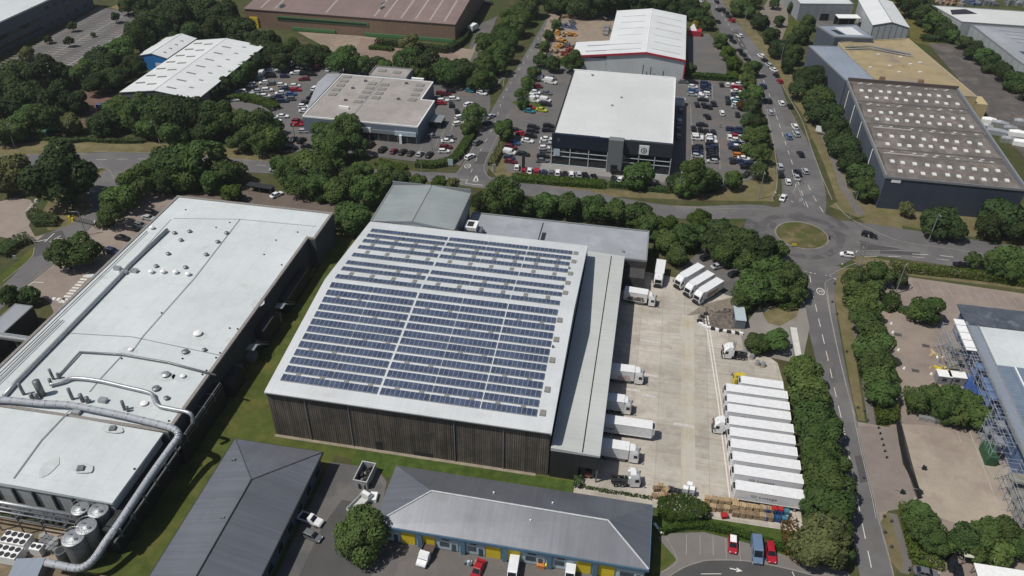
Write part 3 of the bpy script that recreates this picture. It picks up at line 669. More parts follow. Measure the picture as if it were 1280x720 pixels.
def gable(root, x0, x1, y0, y1, eave, rz, rx, wall, roof, trim, axis='y', ov=0.3, z0=-0.2):
    """pitched building; rx is the ridge position across the axis"""
    S = (lambda a, b, c: (a, b, c)) if axis == 'y' else (lambda a, b, c: (b, a, c))
    if axis == 'x': x0, x1, y0, y1 = y0, y1, x0, x1
    def wl(q):
        e = [(x0, eave), (rx, rz), (x1, eave)]
        for y, f in ((y0, 1), (y1, -1)):
            pts = [S(x0, y, z0), S(x1, y, z0), S(x1, y, eave), S(rx, y, rz), S(x0, y, eave)]
            q.poly(pts if (f == 1) == (axis == 'y') else pts[::-1])
        for x, f in ((x0, -1), (x1, 1)):
            pts = [S(x, y0, z0), S(x, y1, z0), S(x, y1, eave), S(x, y0, eave)]
            q.poly(pts if (f == 1) == (axis == 'y') else pts[::-1])
    one(root, 'wall', wall, wl)
    sl, sr = (rz - eave) / (rx - x0), (rz - eave) / (x1 - rx)
    xa, xb = x0 - ov, x1 + ov; za, zb = eave - sl * ov, eave - sr * ov; ya, yb = y0 - ov, y1 + ov
    def rf(q):
        lo = [S(xa, ya, za + .03), S(rx, ya, rz + .03), S(xb, ya, zb + .03)]; lo2 = [S(xa, yb, za + .03), S(rx, yb, rz + .03), S(xb, yb, zb + .03)]
        hi = [(a, b, c + .2) for a, b, c in lo]; hi2 = [(a, b, c + .2) for a, b, c in lo2]
        q.poly([hi[0], hi[1], hi2[1], hi2[0]]); q.poly([hi[1], hi[2], hi2[2], hi2[1]])
        q.poly([lo[0], lo2[0], lo2[1], lo[1]]); q.poly([lo[1], lo2[1], lo2[2], lo[2]])
        for A, B in ((lo, hi), (lo2, hi2)):
            q.poly([A[0], A[1], B[1], B[0]]); q.poly([A[1], A[2], B[2], B[1]])
        q.poly([lo[0], hi[0], hi2[0], lo2[0]]); q.poly([lo[2], lo2[2], hi2[2], hi[2]])
    r = one(root, 'roof', roof, rf)
    one(root, 'ridge_cap', trim, lambda q: q.tube([S(rx, ya, rz + .24), S(rx, yb, rz + .24)], 0.16, 6))
    return r

# ---------------------------------------------------------------- cold store with solar roof
X0, X1, Y0, Y1 = -70.8, -10.8, 111.2, 180.0
EV, RG, RYY = 13.0, 16.6, 146.8
def zroof(y): return EV + (RG - EV) * ((y - Y0) / (RYY - Y0) if y < RYY else (Y1 - y) / (Y1 - RYY))
cs = thing('cold_store', 'long brown boarded cold store whose pale roof carries rows of dark solar panels', 'warehouse', (-40, 145, 0))
def f(q):
    q.poly([(X0, Y0, -.2), (X1, Y0, -.2), (X1, Y0, EV), (X0, Y0, EV)]); q.poly([(X1, Y1, -.2), (X0, Y1, -.2), (X0, Y1, EV), (X1, Y1, EV)])
    q.poly([(X1, Y0, -.2), (X1, Y1, -.2), (X1, Y1, EV), (X1, RYY, RG), (X1, Y0, EV)]); q.poly([(X0, Y1, -.2), (X0, Y0, -.2), (X0, Y0, EV), (X0, RYY, RG), (X0, Y1, EV)])
one(cs, 'wall', W_CLAD, f)
def f(q):
    prof = [(Y0 - .35, EV - .1), (Y0 + .5, EV + .12), (RYY - 9, zroof(RYY - 9) + .10), (RYY - 5, zroof(RYY - 5) + .11), (RYY - 2, zroof(RYY - 2) + .08), (RYY, RG + .03), (RYY + 2, zroof(RYY + 2) + .08), (RYY + 5, zroof(RYY + 5) + .11), (RYY + 9, zroof(RYY + 9) + .10), (Y1 - .5, EV + .12), (Y1 + .35, EV - .1)]
    a = X0 - .3; b = X1 + .3
    for (y, z), (y2, z2) in zip(prof, prof[1:]): q.poly([(a, y, z), (b, y, z), (b, y2, z2), (a, y2, z2)])
    for x, s in ((a, 1), (b, -1)):
        for (y, z), (y2, z2) in zip(prof, prof[1:]):
            pts = [(x, y, z - .55), (x, y, z), (x, y2, z2), (x, y2, z2 - .55)]; q.poly(pts if s > 0 else pts[::-1])
    q.poly([(a, Y0 - .35, EV - .65), (b, Y0 - .35, EV - .65), (b, Y0 - .35, EV - .1), (a, Y0 - .35, EV - .1)])
    q.poly([(b, Y1 + .35, EV - .65), (a, Y1 + .35, EV - .65), (a, Y1 + .35, EV - .1), (b, Y1 + .35, EV - .1)])
    q.poly([(a, Y0 - .35, EV - .65), (a, Y1 + .35, EV - .65), (b, Y1 + .35, EV - .65), (b, Y0 - .35, EV - .65)])
one(cs, 'roof', R_MAIN, f)
one(cs, 'plinth', surf('wall_foot', (0.30, 0.26, 0.20), 0.2, 0.5, 0.1, 0.2), lambda q: q.box(X0 - .05, Y0 - .75, -.1, X1 - 2.5, Y0 - .01, .10))
one(cs, 'door', TRIMD, lambda q: q.box(-48.0, Y0 - .06, .1, -46.6, Y0 - .003, 2.6))
one(cs, 'door', TRIMD, lambda q: q.box(-39.6, Y0 - .06, .1, -35.4, Y0 - .003, 1.3))
# solar arrays: 21 rows of four runs
rows = [115.2, 117.7, 120.2, 122.6, 125.1, 127.6, 130.0, 132.3, 134.8, 137.3, 139.8, 142.3, 145.0, 148.7, 152.7, 156.0, 160.2, 164.6, 168.3, 171.5, 174.6]
runs = [(-68.9, 10), (-58.2, 10), (-47.1, 10), (-36.4, 10), (-25.6, 11)]
def pan(xa, xb, ya, yb, dz): return [(xa, ya, zroof(ya) + dz), (xb, ya, zroof(ya) + dz), (xb, yb, zroof(yb) + dz), (xa, yb, zroof(yb) + dz)]
for ri, y in enumerate(rows):
    for xi, (xs, nn) in enumerate(runs):
        q = MB(); hl = 0.87; pw = 1.045
        for k in range(nn): q.poly(pan(xs + pw * k, xs + pw * k + .945, y - hl, y + hl, .33), 0)
        A = [(xs - .05, y - hl - .04), (xs + pw * nn - .05, y - hl - .04), (xs + pw * nn - .05, y + hl + .04), (xs - .05, y + hl + .04)]
        hi = [(a, b, zroof(b) + .31) for a, b in A]; lo = [(a, b, zroof(b) + .14) for a, b in A]
        q.poly(hi, 1)
        for i in range(4):
            j = (i + 1) % 4; q.poly([lo[i], lo[j], hi[j], hi[i]], 1)
        q.build('solar_array', [PV, PVF], cs)
# grey roof lights showing between certain rows
for g, lst in ((116.45, 1), (128.8, 0), (136.05, 0), (123.85, 0), (141.0, 0), (150.7, 1), (154.4, 0), (162.4, 1), (166.4, 1), (170.0, 1)):
    for xi, (xs, nn) in enumerate(runs):
        for c in (2.6, 7.9):
            if lst or (xi + int(g)) % 2: one(cs, 'roof_light', ROOFD, lambda q: q.loft([pan(xs + c, xs + c + 1.0, g - (.75 if g > 147 else .5), g + (.75 if g > 147 else .5), -.05), pan(xs + c, xs + c + 1.0, g - (.75 if g > 147 else .5), g + (.75 if g > 147 else .5), .2)]))
for (x, y) in ((-13.2, 174.6), (-13.2, 169.9), (-13.3, 163.4), (-13.4, 158.6), (-13.4, 153.7), (-13.3, 142.7), (-13.2, 136.5), (-13.2, 130.2), (-13.0, 121.8), (-13.0, 115.5)):
    one(cs, 'roof_light', ROOFD, lambda q: q.box(x - .6, y - .8, zroof(y) - .1, x + .6, y + .8, zroof(y) + .28))
for (x, y) in ((-13.6, 134), (-14.3, 156.5), (-13.9, 166)): one(cs, 'roof_vent', STEELD, lambda q: q.cyl(x, y, zroof(y), zroof(y) + .7, .28, .2, 10))
for x in (-62.5, -53.0, -30.5, -20.2): one(cs, 'downpipe', TRIMG, lambda q: q.tube([(x, Y0 - .12, EV - .5), (x, Y0 - .12, 0)], .09, 6))
one(cs, 'gutter', TRIMD, lambda q: q.box(X0, Y0 - .5, EV - .55, X1, Y0 - .36, EV - .35))

# ---------------------------------------------------------------- loading dock wing
dk = thing('loading_dock', 'low grey loading dock wing along the cold store with lorries backed under its canopy', 'loading dock', (-6, 148, 0))
DX0, DX1, DY0, DY1, DZ = -10.47, -0.5, 110.9, 184.0, 8.4
def f(q):
    q.box(DX0, DY0 + .1, -.2, -4.6, DY1 - .1, DZ - .3)
    q.box(-4.6, DY1 - .4, -.2, DX1 - .1, DY1 - .1, DZ - .3); q.box(-4.6, DY0 + .1, 4.2, DX1 - .1, DY0 + .4, DZ - .3); q.box(DX1 - .4, DY0 + .4, 4.6, DX1 - .1, DY1 - .4, DZ - .3)
one(dk, 'wall', W_DARK, f)
def f(q):
    q.poly([(DX0, DY0, DZ + .35), (DX1, DY0, DZ - .05), (DX1, DY1, DZ - .05), (DX0, DY1, DZ + .35)])
    q.poly([(DX0, DY0, DZ - .5), (DX1, DY0, DZ - .5), (DX1, DY0, DZ - .05), (DX0, DY0, DZ + .35)])
    q.poly([(DX1, DY0, DZ - .5), (DX1, DY1, DZ - .5), (DX1, DY1, DZ - .05), (DX1, DY0, DZ - .05)])
    q.poly([(DX1, DY1, DZ - .5), (DX0, DY1, DZ - .5), (DX0, DY1, DZ + .35), (DX1, DY1, DZ - .05)])
    q.poly([(DX0, DY0, DZ - .35), (DX0, DY1, DZ - .35), (DX1, DY1, DZ - .5), (DX1, DY0, DZ - .5)])
one(dk, 'roof', R_DOCK, f)
one(dk, 'roof_gutter', TRIMD, lambda q: q.poly([(-4.2, DY0 + .2, DZ + .125), (-3.95, DY0 + .2, DZ + .115), (-3.95, DY1 - .8, DZ + .115), (-4.2, DY1 - .8, DZ + .125)]))
for y in (114.5, 119.2, 125.1, 129, 133.3, 139, 144.7, 151, 158, 165, 172):
    one(dk, 'dock_door', TRIMG, lambda q: q.box(-4.58, y - 1.4, 1.0, -4.45, y + 1.4, 4.4))
one(dk, 'canopy_post', STEELD, lambda q: [q.box(DX1 - .45, y - .15, -.1, DX1 - .15, y + .15, 4.7) for y in (111.3, 130.9, 148, 162, 176, 183.5)])

# ---------------------------------------------------------------- rear plant room and annex
pr = thing('plant_house', 'square plant house with shallow green grey roof behind the solar warehouse', 'plant house', (-58, 190, 0))
gable(pr, -70.6, -47.6, 180.5, 200.5, 13.0, 14.3, -59, W_GREY, R_PENT, TRIMG)
one(pr, 'coping', TRIMG, lambda q: [q.box(-71.1, 180.2, 12.7, -70.7, 200.9, 13.35), q.box(-47.5, 180.2, 12.7, -47.1, 200.9, 13.35), q.box(-71, 200.85, 12.6, -47.2, 201.1, 14.5)])
an = thing('flat_roof_annex', 'long flat grey annex between the solar warehouse and the tree belt', 'annex', (-20, 194, 0))
flat_block(an, [(-46.6, 184.6), (5.6, 184.6), (5.6, 200.2), (-46.6, 200.2)], 7.0, W_BLOCK, R_FLAT, TRIMG, 0.35)
one(an, 'roof_gap', TRIMD, lambda q: q.box(-24.6, 185.6, 7.0, -23.4, 193.5, 7.09))
one(an, 'roof_plate', R_FLAT, lambda q: q.box(-35.5, 187, 7.05, -25.2, 198.6, 7.55))
one(an, 'office_extension', W_BLOCK, lambda q: q.box(-.3, 179.8, -.1, 5.4, 184.5, 4.6))
one(an, 'roof_hatch', STEEL, lambda q: q.box(-1.5, 187.6, 7.0, -.8, 188.4, 7.5))
ch = thing('roof_chiller', 'pale box shaped air handler on the annex roof beside the plant house', 'air handler', (-44.3, 188.5, 7.0))
one(ch, 'casing', TRIMW, lambda q: q.box(-46.0, 186.6, 7.0, -42.6, 190.6, 10.4))
one(ch, 'fan_well', TRIMD, lambda q: q.box(-45.4, 187.3, 10.4, -43.6, 189.9, 10.44))
one(ch, 'duct', STEELD, lambda q: q.box(-42.6, 187.2, 7.0, -41.2, 190, 9.0))
one(ch, 'louvre', TRIMG, lambda q: [q.box(-45.8, 186.52, 7.5 + .8 * k, -42.8, 186.6, 7.9 + .8 * k) for k in range(3)])

# ---------------------------------------------------------------- long white-roofed factory
lf = thing('factory', 'huge white roofed factory with lagged ducts and vents across its roof', 'factory', (-110, 130, 0))
LZ = 9.0
lp = [(-134.4, 99.6), (-87.4, 99.6), (-87.4, 174), (-85.4, 174), (-85.4, 188.4), (-134.4, 188.4)]
flat_block(lf, lp, LZ, W_FACT, R_WHITE, plain('weathered_coping', (.23, .215, .20), .8, var=.2), 0.28, pw=.75)
fb = [(-140, 81.7), (-88.6, 81.7), (-88.6, 98.6), (-140, 98.6)]
one(lf, 'front_wall', W_GREY, lambda q: q.prism(fb, -.2, LZ - .1))
one(lf, 'front_roof', R_WHITE, lambda q: [q.poly([(-140, 81.4, LZ + .05), (-107.5, 81.4, LZ + .55), (-107.5, 99.4, LZ + .55), (-140, 99.4, LZ + .05)]), q.poly([(-107.5, 81.4, LZ + .55), (-88.4, 81.4, LZ + .05), (-88.4, 99.4, LZ + .05), (-107.5, 99.4, LZ + .55)]),
     q.poly([(-140, 81.4, LZ - .4), (-88.4, 81.4, LZ - .4), (-88.4, 81.4, LZ + .05), (-107.5, 81.4, LZ + .55), (-140, 81.4, LZ + .05)]), q.poly([(-88.4, 81.4, LZ - .4), (-88.4, 99.4, LZ - .4), (-88.4, 99.4, LZ + .05), (-88.4, 81.4, LZ + .05)])])
def W3(px, py, z): a = at(px, py, z); return (a[0], a[1], z)
def roofline(pts, wd=.16, z=LZ + .10):
    one(lf, 'roof_gutter', TRIMG, lambda q: ribbon(q, [at(*p, z) for p in pts], wd, z))
roofline([(300, 274), (243, 348), (180, 419), (165, 440)], .35); roofline([(217, 273), (300, 274), (395, 283)], .2); roofline([(78, 416), (165, 421), (280, 445)], .22)
roofline([(214, 274), (150, 343), (30, 465)], .22); roofline([(152, 445), (125, 474), (112, 490)], .4)
roofline([(90, 510), (52, 550), (17, 598)], .35, LZ + .62)
def duct(name, pts, r, mat, z=None, n=10):
    P = [W3(*p) if len(p) == 3 else W3(p[0], p[1], z) for p in pts]
    return one(lf, name, mat, lambda q: q.tube(P, r, n), True)
def smoothpath(pts, k=5):
    return [tuple(v) for v in spline([W3(*p) for p in pts], k)]
big = smoothpath([(-14, 500, 10.2), (15, 500.5, 10.2), (50, 504, 10.2), (85, 506, 10.2), (120, 512.5, 10.2), (160, 521, 10.2), (205, 532, 10.2), (220, 538, 10.1), (222.5, 546, 9.3), (215, 557, 8.5), (190, 592, 7.8), (160, 637, 7.4), (146, 658, 6.6), (133, 676, 5.6), (118, 698, 4.4), (106, 708, 3.8), (92, 710, 3.5), (58, 703, 3.5)])
one(lf, 'main_duct', LAGG, lambda q: q.tube(big, .70, 14), True)
for i in range(3, len(big) - 2, 2):
    a, b = Vector(big[i]), Vector(big[i + 1]); d = (b - a).normalized() * .14
    one(lf, 'duct_collar', STEEL, lambda q: q.tube([a - d, a + d], .735, 14), True)
pipe1 = smoothpath([(62, 481, 9.8), (78, 477, 9.8), (92, 472.5, 9.8), (122, 475.5, 9.8), (155, 483, 9.8), (187, 491, 9.8), (192, 498, 9.8), (198, 507, 9.8), (215, 511, 9.8), (238, 517, 9.8), (241, 530, 7.5)], 4)
one(lf, 'roof_pipe', STEEL, lambda q: q.tube(pipe1, .42, 10), True)
one(lf, 'roof_pipe', STEEL, lambda q: q.tube([W3(209, 287, 9.6), W3(160, 333, 9.6), W3(152, 343, 9.6), W3(80, 417, 9.6), W3(20, 478, 9.6), W3(5, 495, 9.6)], .5, 10), True)
one(lf, 'roof_pipe', STEELD, lambda q: q.tube([W3(72, 470, 9.5), W3(100, 440, 9.5), W3(152, 443, 9.5), W3(210, 453, 9.5), W3(270, 469, 9.5)], .26, 8), True)
for dx, zz in ((-3.0, 9.5), (-2.3, 9.45), (-1.2, 9.45)):
    one(lf, 'roof_pipe', STEELD, lambda q: q.tube([(-132 + dx + 2.8, 100.5, zz), (-132 + dx + 2.8, 168 if dx < -2.5 else 128, zz)], .11, 6))
# pipe rack along the east wall
for xx, zz, rr in ((-86.3, 5.9, .22), (-85.9, 6.4, .16), (-85.7, 5.2, .25), (-86.2, 4.6, .14)):
    one(lf, 'wall_pipe', STEELD, lambda q: q.tube([(xx, 76, zz), (xx, 118, zz)], rr, 6))
for y in range(78, 118, 4): one(lf, 'pipe_bracket', STEELD, lambda q: q.box(-88.4, y, 4.2, -85.4, y + .18, 6.6))
# vents, cowls and hatches
def cowl(px, py, r=.75, mat=STEELD, h=.8):
    x, y = at(px, py, LZ + .4)
    o = one(lf, 'roof_vent', mat, lambda q: (q.cyl(x, y, LZ, LZ + h * .5, r * .75, r * .75, 12), q.cyl(x, y, LZ + h * .5, LZ + h * .75, r, r, 14), q.cyl(x, y, LZ + h * .75, LZ + h, r, r * .45, 14)), False)
for p in ((236.7, 289), (226, 300), (210, 317), (195, 332.5), (231.7, 334), (272, 302), (257.5, 318), (283, 291), (218, 291)): cowl(*p, .62)
for p in ((189, 340), (204, 340), (219.5, 340.5), (235, 343), (190, 285)): cowl(*p, .7, TRIMW, 1.1)
cowl(247, 417, 1.0, TRIMW, .9); cowl(231.5, 439.5, .8); cowl(255.5, 437, .5); cowl(163, 436, .6, TRIMW, .5); cowl(207, 468, .95, STEEL); cowl(228.5, 470, .6, TRIMW); cowl(195, 485.5, .85); cowl(208, 497.5, .6); cowl(180, 504, .8, TRIMW, .7)
for p in ((141, 536), (101, 586)): one(lf, 'roof_hatch', STEELD, lambda q: q.bar(*at(*p, LZ + .6), LZ + .2, LZ + 1.0, 1.2, 1.2, .3))
for p in ((129, 501), (96, 516), (168, 339), (147, 336), (155, 341)): one(lf, 'roof_hatch', STEEL, lambda q: q.bar(*at(*p, LZ + .3), LZ, LZ + .9, 1.7, 1.2, 0))
for px, py, r, h, lean in ((53, 494, .75, 4.2, -.3), (30, 493, .34, 3.4, -.3), (91, 499, .36, 3.2, -.2), (104, 502, .42, 2.2, -.3), (110, 503, .45, 1.6, .2), (156, 512, .34, 2.6, 0), (160, 514, .3, 1.4, .3), (67, 474, .3, 3.0, -.2), (64, 480, .35, 1.6, 0), (74, 473, .3, 1.6, 0), (40, 498, .4, 1.5, .4), (46, 499, .4, 1.5, .4)):
    x, y = at(px, py, LZ + .1)
    one(lf, 'flue', STEELD, lambda q: q.tube([(x, y, LZ), (x + lean * .4, y, LZ + h)], r, 10), True)
for k in range(22):
    p = ((232, 262), (287, 278), (345, 300), (372, 290), (330, 318), (270, 284), (352, 331), (344, 357), (202, 391), (297, 411), (287, 410), (258, 463), (253, 468), (275, 441), (270, 447), (152, 448), (228, 448), (211, 526), (60, 553), (32, 585), (29, 590), (168, 586))[k]
    x, y = at(*p, LZ + .2); one(lf, 'roof_outlet', TRIMD, lambda q: q.cyl(x, y, LZ, LZ + .3, .22, .2, 8))
for k in range(6): one(lf, 'wall_fin', TRIMD, lambda q: q.box(-118 + 4.2 * k, 81.25, 3.4, -117.6 + 4.2 * k, 81.69, 8.2))
one(lf, 'shadow_fill', W_DARK, lambda q: q.box(-88.55, 77.2, 0, -86.4, 99.4, 6.6)); one(lf, 'shadow_fill', W_DARK, lambda q: q.box(-87.36, 99.6, 0, -85.5, 118, 6.2))  # boxes added to close gaps in the lawn shadow; dark colour stands for shade
for px, py, rx, ry in ((247, 419, 2.6, 1.5), (232, 441, 1.6, .9), (205, 470, 2.6, 1.6), (226, 471, 2.2, 1.2), (160, 438, 2.3, 1.4), (141, 538, 2.4, 1.0), (104, 587, 2.2, 1.2), (182, 505, 1.8, 1.1), (322, 378, 1.6, 2.2), (96, 518, 1.8, .9), (120, 345, 3.2, .8), (62, 585, 1.5, 2.5)):
    x, y = at(px, py, LZ + .2); zz = LZ + .085 if y > 99.5 else LZ + .56
    one(lf, 'roof_patch', plain('patch_felt', (.49, .52, .52), .8, var=.10, scale=.7), lambda q: q.poly([(x + rx * math.cos(a * .45) * (1 + .10 * math.sin(a * 2.3 + px)), y + ry * math.sin(a * .45) * (1 + .10 * math.cos(a * 1.7 + py)), zz) for a in range(14)]))
for y0, y1, h in ((120, 126, 4), (138, 146, 5.2), (152, 166, 4.5)): one(lf, 'lean_to', W_DARK, lambda q: q.box(-87.3, y0, -.1, -84.9, y1, h))
for k in range(14):
    y = 101 + 5.2 * k; one(lf, 'wall_unit', STEELD if k % 3 else TRIMG, lambda q: q.box(-87.38, y, .0, -86.0 + .5 * math.sin(k * 2.3), y + 1.6 + .8 * math.sin(k * 1.3), 2.2 + 1.1 * math.sin(k * 3.1)))
for y in (133.5, 150): one(lf, 'escape_stair', STEEL, lambda q: ([q.bar(-85.2 + .0, y + .55 * k, 4.6 - .42 * k, 4.72 - .42 * k, 1.2, .5) for k in range(10)], q.tube([(-84.6, y, 5.6), (-84.6, y + 5.5, 1.2)], .05, 5), q.box(-86.6, y - 2, 4.55, -84.5, y, 4.68)))

# silos and plant beside the factory
def silo(px, py, r, h, label):
    x, y = at(px, py, h)
    t = thing('silo', label, 'silo', (x, y, 0), 0, 'silos at the factory corner')
    one(t, 'tank', STEELD, lambda q: (q.cyl(x, y, 0, h - .3, r, r, 26), q.cyl(x, y, h - .3, h, r + .05, r, 26)), False)
    one(t, 'silo_lid', STEEL, lambda q: q.cyl(x, y, h, h + .35, r - .03, .25, 26))
    one(t, 'top_rail', STEEL, lambda q: (q.tube([(x + r * .9 * math.cos(a * .3), y + r * .9 * math.sin(a * .3), h + .9) for a in range(22)], .04, 5), [q.tube([(x + r * .9 * math.cos(a * .9), y + r * .9 * math.sin(a * .9), h), (x + r * .9 * math.cos(a * .9), y + r * .9 * math.sin(a * .9), h + .9)], .03, 4) for a in range(7)]))
    one(t, 'hatch', STEELD, lambda q: [q.cyl(x + .8, y - .3, h + .1, h + .5, .3, .3, 8), q.box(x - .9, y + .2, h + .1, x - .3, y + .5, h + .5)])
silo(91, 672, 1.95, 7.6, 'nearest silo of the cluster, pinkish lid, beside the bent lagged duct')
silo(107.5, 658, 1.85, 7.8, 'tall silo in the middle of the cluster beside the descending duct')
silo(122.5, 637.5, 1.8, 8.0, 'silo tight under the factory roof corner')
silo(100, 635.5, 1.6, 7.4, 'silo half hidden by the walkway against the factory wall')
x, y = at(75, 688, 4.6); t = thing('open_tank', 'small open topped grey tank in front of the silos', 'tank', (x, y, 0))
one(t, 'tank', STEELD, lambda q: q.cyl(x, y, 0, 4.6, 1.0, 1.0, 20)); one(t, 'opening', TRIMD, lambda q: q.cyl(x, y, 4.6, 4.62, .85, .85, 20))
def chiller(px, py, lx, ly, h, label, nx, ny):
    x, y = at(px, py, h)
    t = thing('chiller', label, 'chiller', (x, y, 0), 0, 'chillers in the plant yard')
    one(t, 'casing', TRIMW, lambda q: q.box(x - lx / 2, y - ly / 2, .3, x + lx / 2, y + ly / 2, h)); one(t, 'base', TRIMG, lambda q: q.box(x - lx / 2 + .1, y - ly / 2 + .1, 0, x + lx / 2 - .1, y + ly / 2 - .1, .3))
    for i in range(nx):
        for j in range(ny):
            fx, fy = x - lx / 2 + lx * (i + .5) / nx, y - ly / 2 + ly * (j + .5) / ny
            one(t, 'fan', TRIMD, lambda q: q.cyl(fx, fy, h, h + .12, min(lx / nx, ly / ny) * .40, None, 12))
chiller(19, 672, 5.2, 2.6, 2.5, 'white chiller with two rows of fans behind another one', 4, 2)
chiller(8, 689, 5.0, 2.6, 2.5, 'white chiller with fans at the front of the plant yard', 4, 2)
chiller(45, 683, 2.2, 1.5, 2.2, 'small white chiller between the big ones and the silos', 2, 1)
t = thing('pipe_rack', 'silver pipe rack crossing the plant yard in front of the factory wall', 'pipe rack', (-112, 80, 0))
for k, (yy, zz, rr, m) in enumerate(((79.9, 5.6, .42, STEEL), (79.0, 5.4, .22, STEELD), (78.3, 5.2, .16, STEEL), (77.8, 4.3, .2, STEELD), (80.4, 4.4, .16, STEELD))):
    one(t, 'pipe', m, lambda q: q.tube([(-135, yy, zz), (-94.4 - k * .4, yy, zz)], rr, 8), True)
one(t, 'rack_frame', STEELD, lambda q: [(q.box(-132 + 5 * k, 77.5, 0, -131.8 + 5 * k, 77.7, 5.2), q.box(-132 + 5 * k, 80.6, 0, -131.8 + 5 * k, 80.8, 5.2), q.box(-132 + 5 * k, 77.5, 4.9, -131.8 + 5 * k, 80.8, 5.1)) for k in range(8)])
for k, px in enumerate((18, 25, 46, 54, 62, 70, 80)):
    x, y = at(px, 640 + (px - 18) * .16, 1.6)
    t = thing('pump_set', '%s small white capped pump from the yard edge under the pipe rack' % nth(k), 'pump', (x, y, 0), 0, 'pumps under the pipe rack')
    one(t, 'motor', TRIMW, lambda q: q.tube([(x - .5, y, 1.4), (x + .5, y, 1.5)], .38, 10)); one(t, 'stand', STEELD, lambda q: q.box(x - .3, y - .3, 0, x + .3, y + .3, 1.1))
x, y = at(33, 712, 2.4)
t = thing('plant_cabin', 'blue grey metal cabin with sloping ribbed roof in the plant yard', 'cabin', (x, y, 0), .28)
q = MB(); q.box(-2.4, -2.2, 0, 2.4, 2.2, 2.3); o = q.build('cabin_wall', TRIMG); o.parent = t
q = MB(); q.loft([[(-2.5, -2.3, 2.32), (2.5, -2.3, 2.32), (2.5, -2.3, 2.45), (-2.5, -2.3, 2.75)], [(-2.5, 2.3, 2.32), (2.5, 2.3, 2.32), (2.5, 2.3, 2.45), (-2.5, 2.3, 2.75)]][::-1]); o = q.build('cabin_roof', R_BLUE); o.parent = t
t = thing('walkway_rail', 'rusty yellow guard rail frame around the plant yard edge', 'guard rail', (*at(70, 712, 1), 0))
one(t, 'rail', WOODD, lambda q: (q.tube([W3(28, 699, 1.1), W3(60, 706, 1.1), W3(110, 716, 1.1), W3(150, 724, 1.1)], .07, 6), q.tube([W3(28, 699, .6), W3(60, 706, .6), W3(110, 716, .6), W3(150, 724, .6)], .05, 6)))
one(t, 'post', WOODD, lambda q: [q.tube([(*at(a, b, 0), 0), (*at(a, b, 0), 1.15)], .05, 6) for a, b in ((27, 704), (59, 711), (109, 721))])
t = thing('pipe_stack', 'stacked black fittings and valves beside the open tank', 'valve skid', (*at(58, 678, 1), 0))
for i in range(3):
    for j in range(4):
        x, y = at(54 + 5.5 * j, 672 + 6.5 * i + 1.5 * j, .8)
        one(t, 'valve', STEELD if (i + j) % 3 else STEEL, lambda q: (q.cyl(x, y, 0, 1.4, .42, .42, 10), q.cyl(x, y, 1.4, 1.6, .55, .55, 10)))

# ---------------------------------------------------------------- flat shed and pipe bridge on the left
t = thing('side_shed', 'small flat pale roofed shed by the site road hedge', 'shed', (-147.5, 130, 0))
flat_block(t, [(-151, 118), (-146.0, 118), (-146.0, 136.2), (-151, 136.2)], 5.0, W_BLOCK, R_FLAT, TRIMG, .1)
t = thing('pipe_bridge', 'steel pipe bridge joining the shed to the white factory roof', 'pipe bridge', (-142, 122, 0))
one(t, 'truss', STEEL, lambda q: (q.box(-150, 121.6, 6.6, -131.5, 121.9, 7.3), q.box(-150, 122.9, 6.6, -131.5, 123.2, 7.3), q.box(-150, 121.9, 6.5, -131.5, 122.9, 6.62)))
one(t, 'leg', STEELD, lambda q: q.box(-140.2, 122.1, -.1, -139.8, 122.7, 6.5))

# ---------------------------------------------------------------- hip-roofed unit blocks
def hip(root, x0, x1, y0, y1, ev, rg, rl, rr, ry0, ry1, wall, mats, trim, ov=.5):
    """hipped block: ridge from (rl,ry0) to (rr,ry1)"""
    one(root, 'wall', wall, lambda q: q.box(x0, y0, -.2, x1, y1, ev - .05))
    a, b, c, d = x0 - ov, x1 + ov, y0 - ov, y1 + ov
    A, B, C, D = (a, c, ev), (b, c, ev), (b, d, ev), (a, d, ev); P, Q = (rl, ry0, rg), (rr, ry1, rg)
    def f(q):
        if abs(rr - rl) > abs(ry1 - ry0):
            q.poly([A, B, Q, P], 0); q.poly([B, C, Q], 1); q.poly([C, D, P, Q], 0); q.poly([D, A, P], 1)
        else:
            q.poly([A, B, P], 1); q.poly([B, C, Q, P], 0); q.poly([C, D, Q], 1); q.poly([D, A, P, Q], 0)
        for u, v in ((A, B), (B, C), (C, D), (D, A)): q.poly([(u[0], u[1], ev - .3), (v[0], v[1], ev - .3), v, u], 0)
        q.poly([(a, c, ev - .3), (a, d, ev - .3), (b, d, ev - .3), (b, c, ev - .3)], 0)
    one(root, 'roof', mats, f)
    return A, B, C, D, P, Q
ub = thing('workshop_units', 'row of workshop units under a grey hipped roof with yellow shutters and teal trim', 'workshop row', (-15, 96, 0))
A, B, C, D, P, Q = hip(ub, -40.4, 10.0, 89.6, 103.2, 4.9, 7.6, -31.5, 2.4, 96.6, 96.2, W_PALE, [R_UNIT, R_UNITY], TRIMG)
up = lambda p, k=.1: (p[0], p[1], p[2] + k)
one(ub, 'ridge_cap', plain('ridge_pale', (.52, .54, .55), .6, var=.15), lambda q: (q.tube([up(P), up(Q)], .17, 6), q.tube([up(A), up(P)], .15, 6), q.tube([up(B), up(Q)], .15, 6)))
one(ub, 'gutter', W_BLUE, lambda q: (q.box(-41.0, 88.92, 4.2, 10.6, 89.08, 4.85), q.box(10.52, 89.1, 4.3, 10.66, 103.8, 4.85)))
one(ub, 'fascia', W_BLUE, lambda q: q.box(-40.5, 89.38, 3.5, 10.1, 89.58, 4.55))
one(ub, 'roof_vent', TRIMW, lambda q: [q.box(x, y, 5.2, x + .3, y + .25, z) for x, y, z in ((-20, 99, 7.05), (-8.5, 98.7, 7.1), (-12, 94, 7.0))])
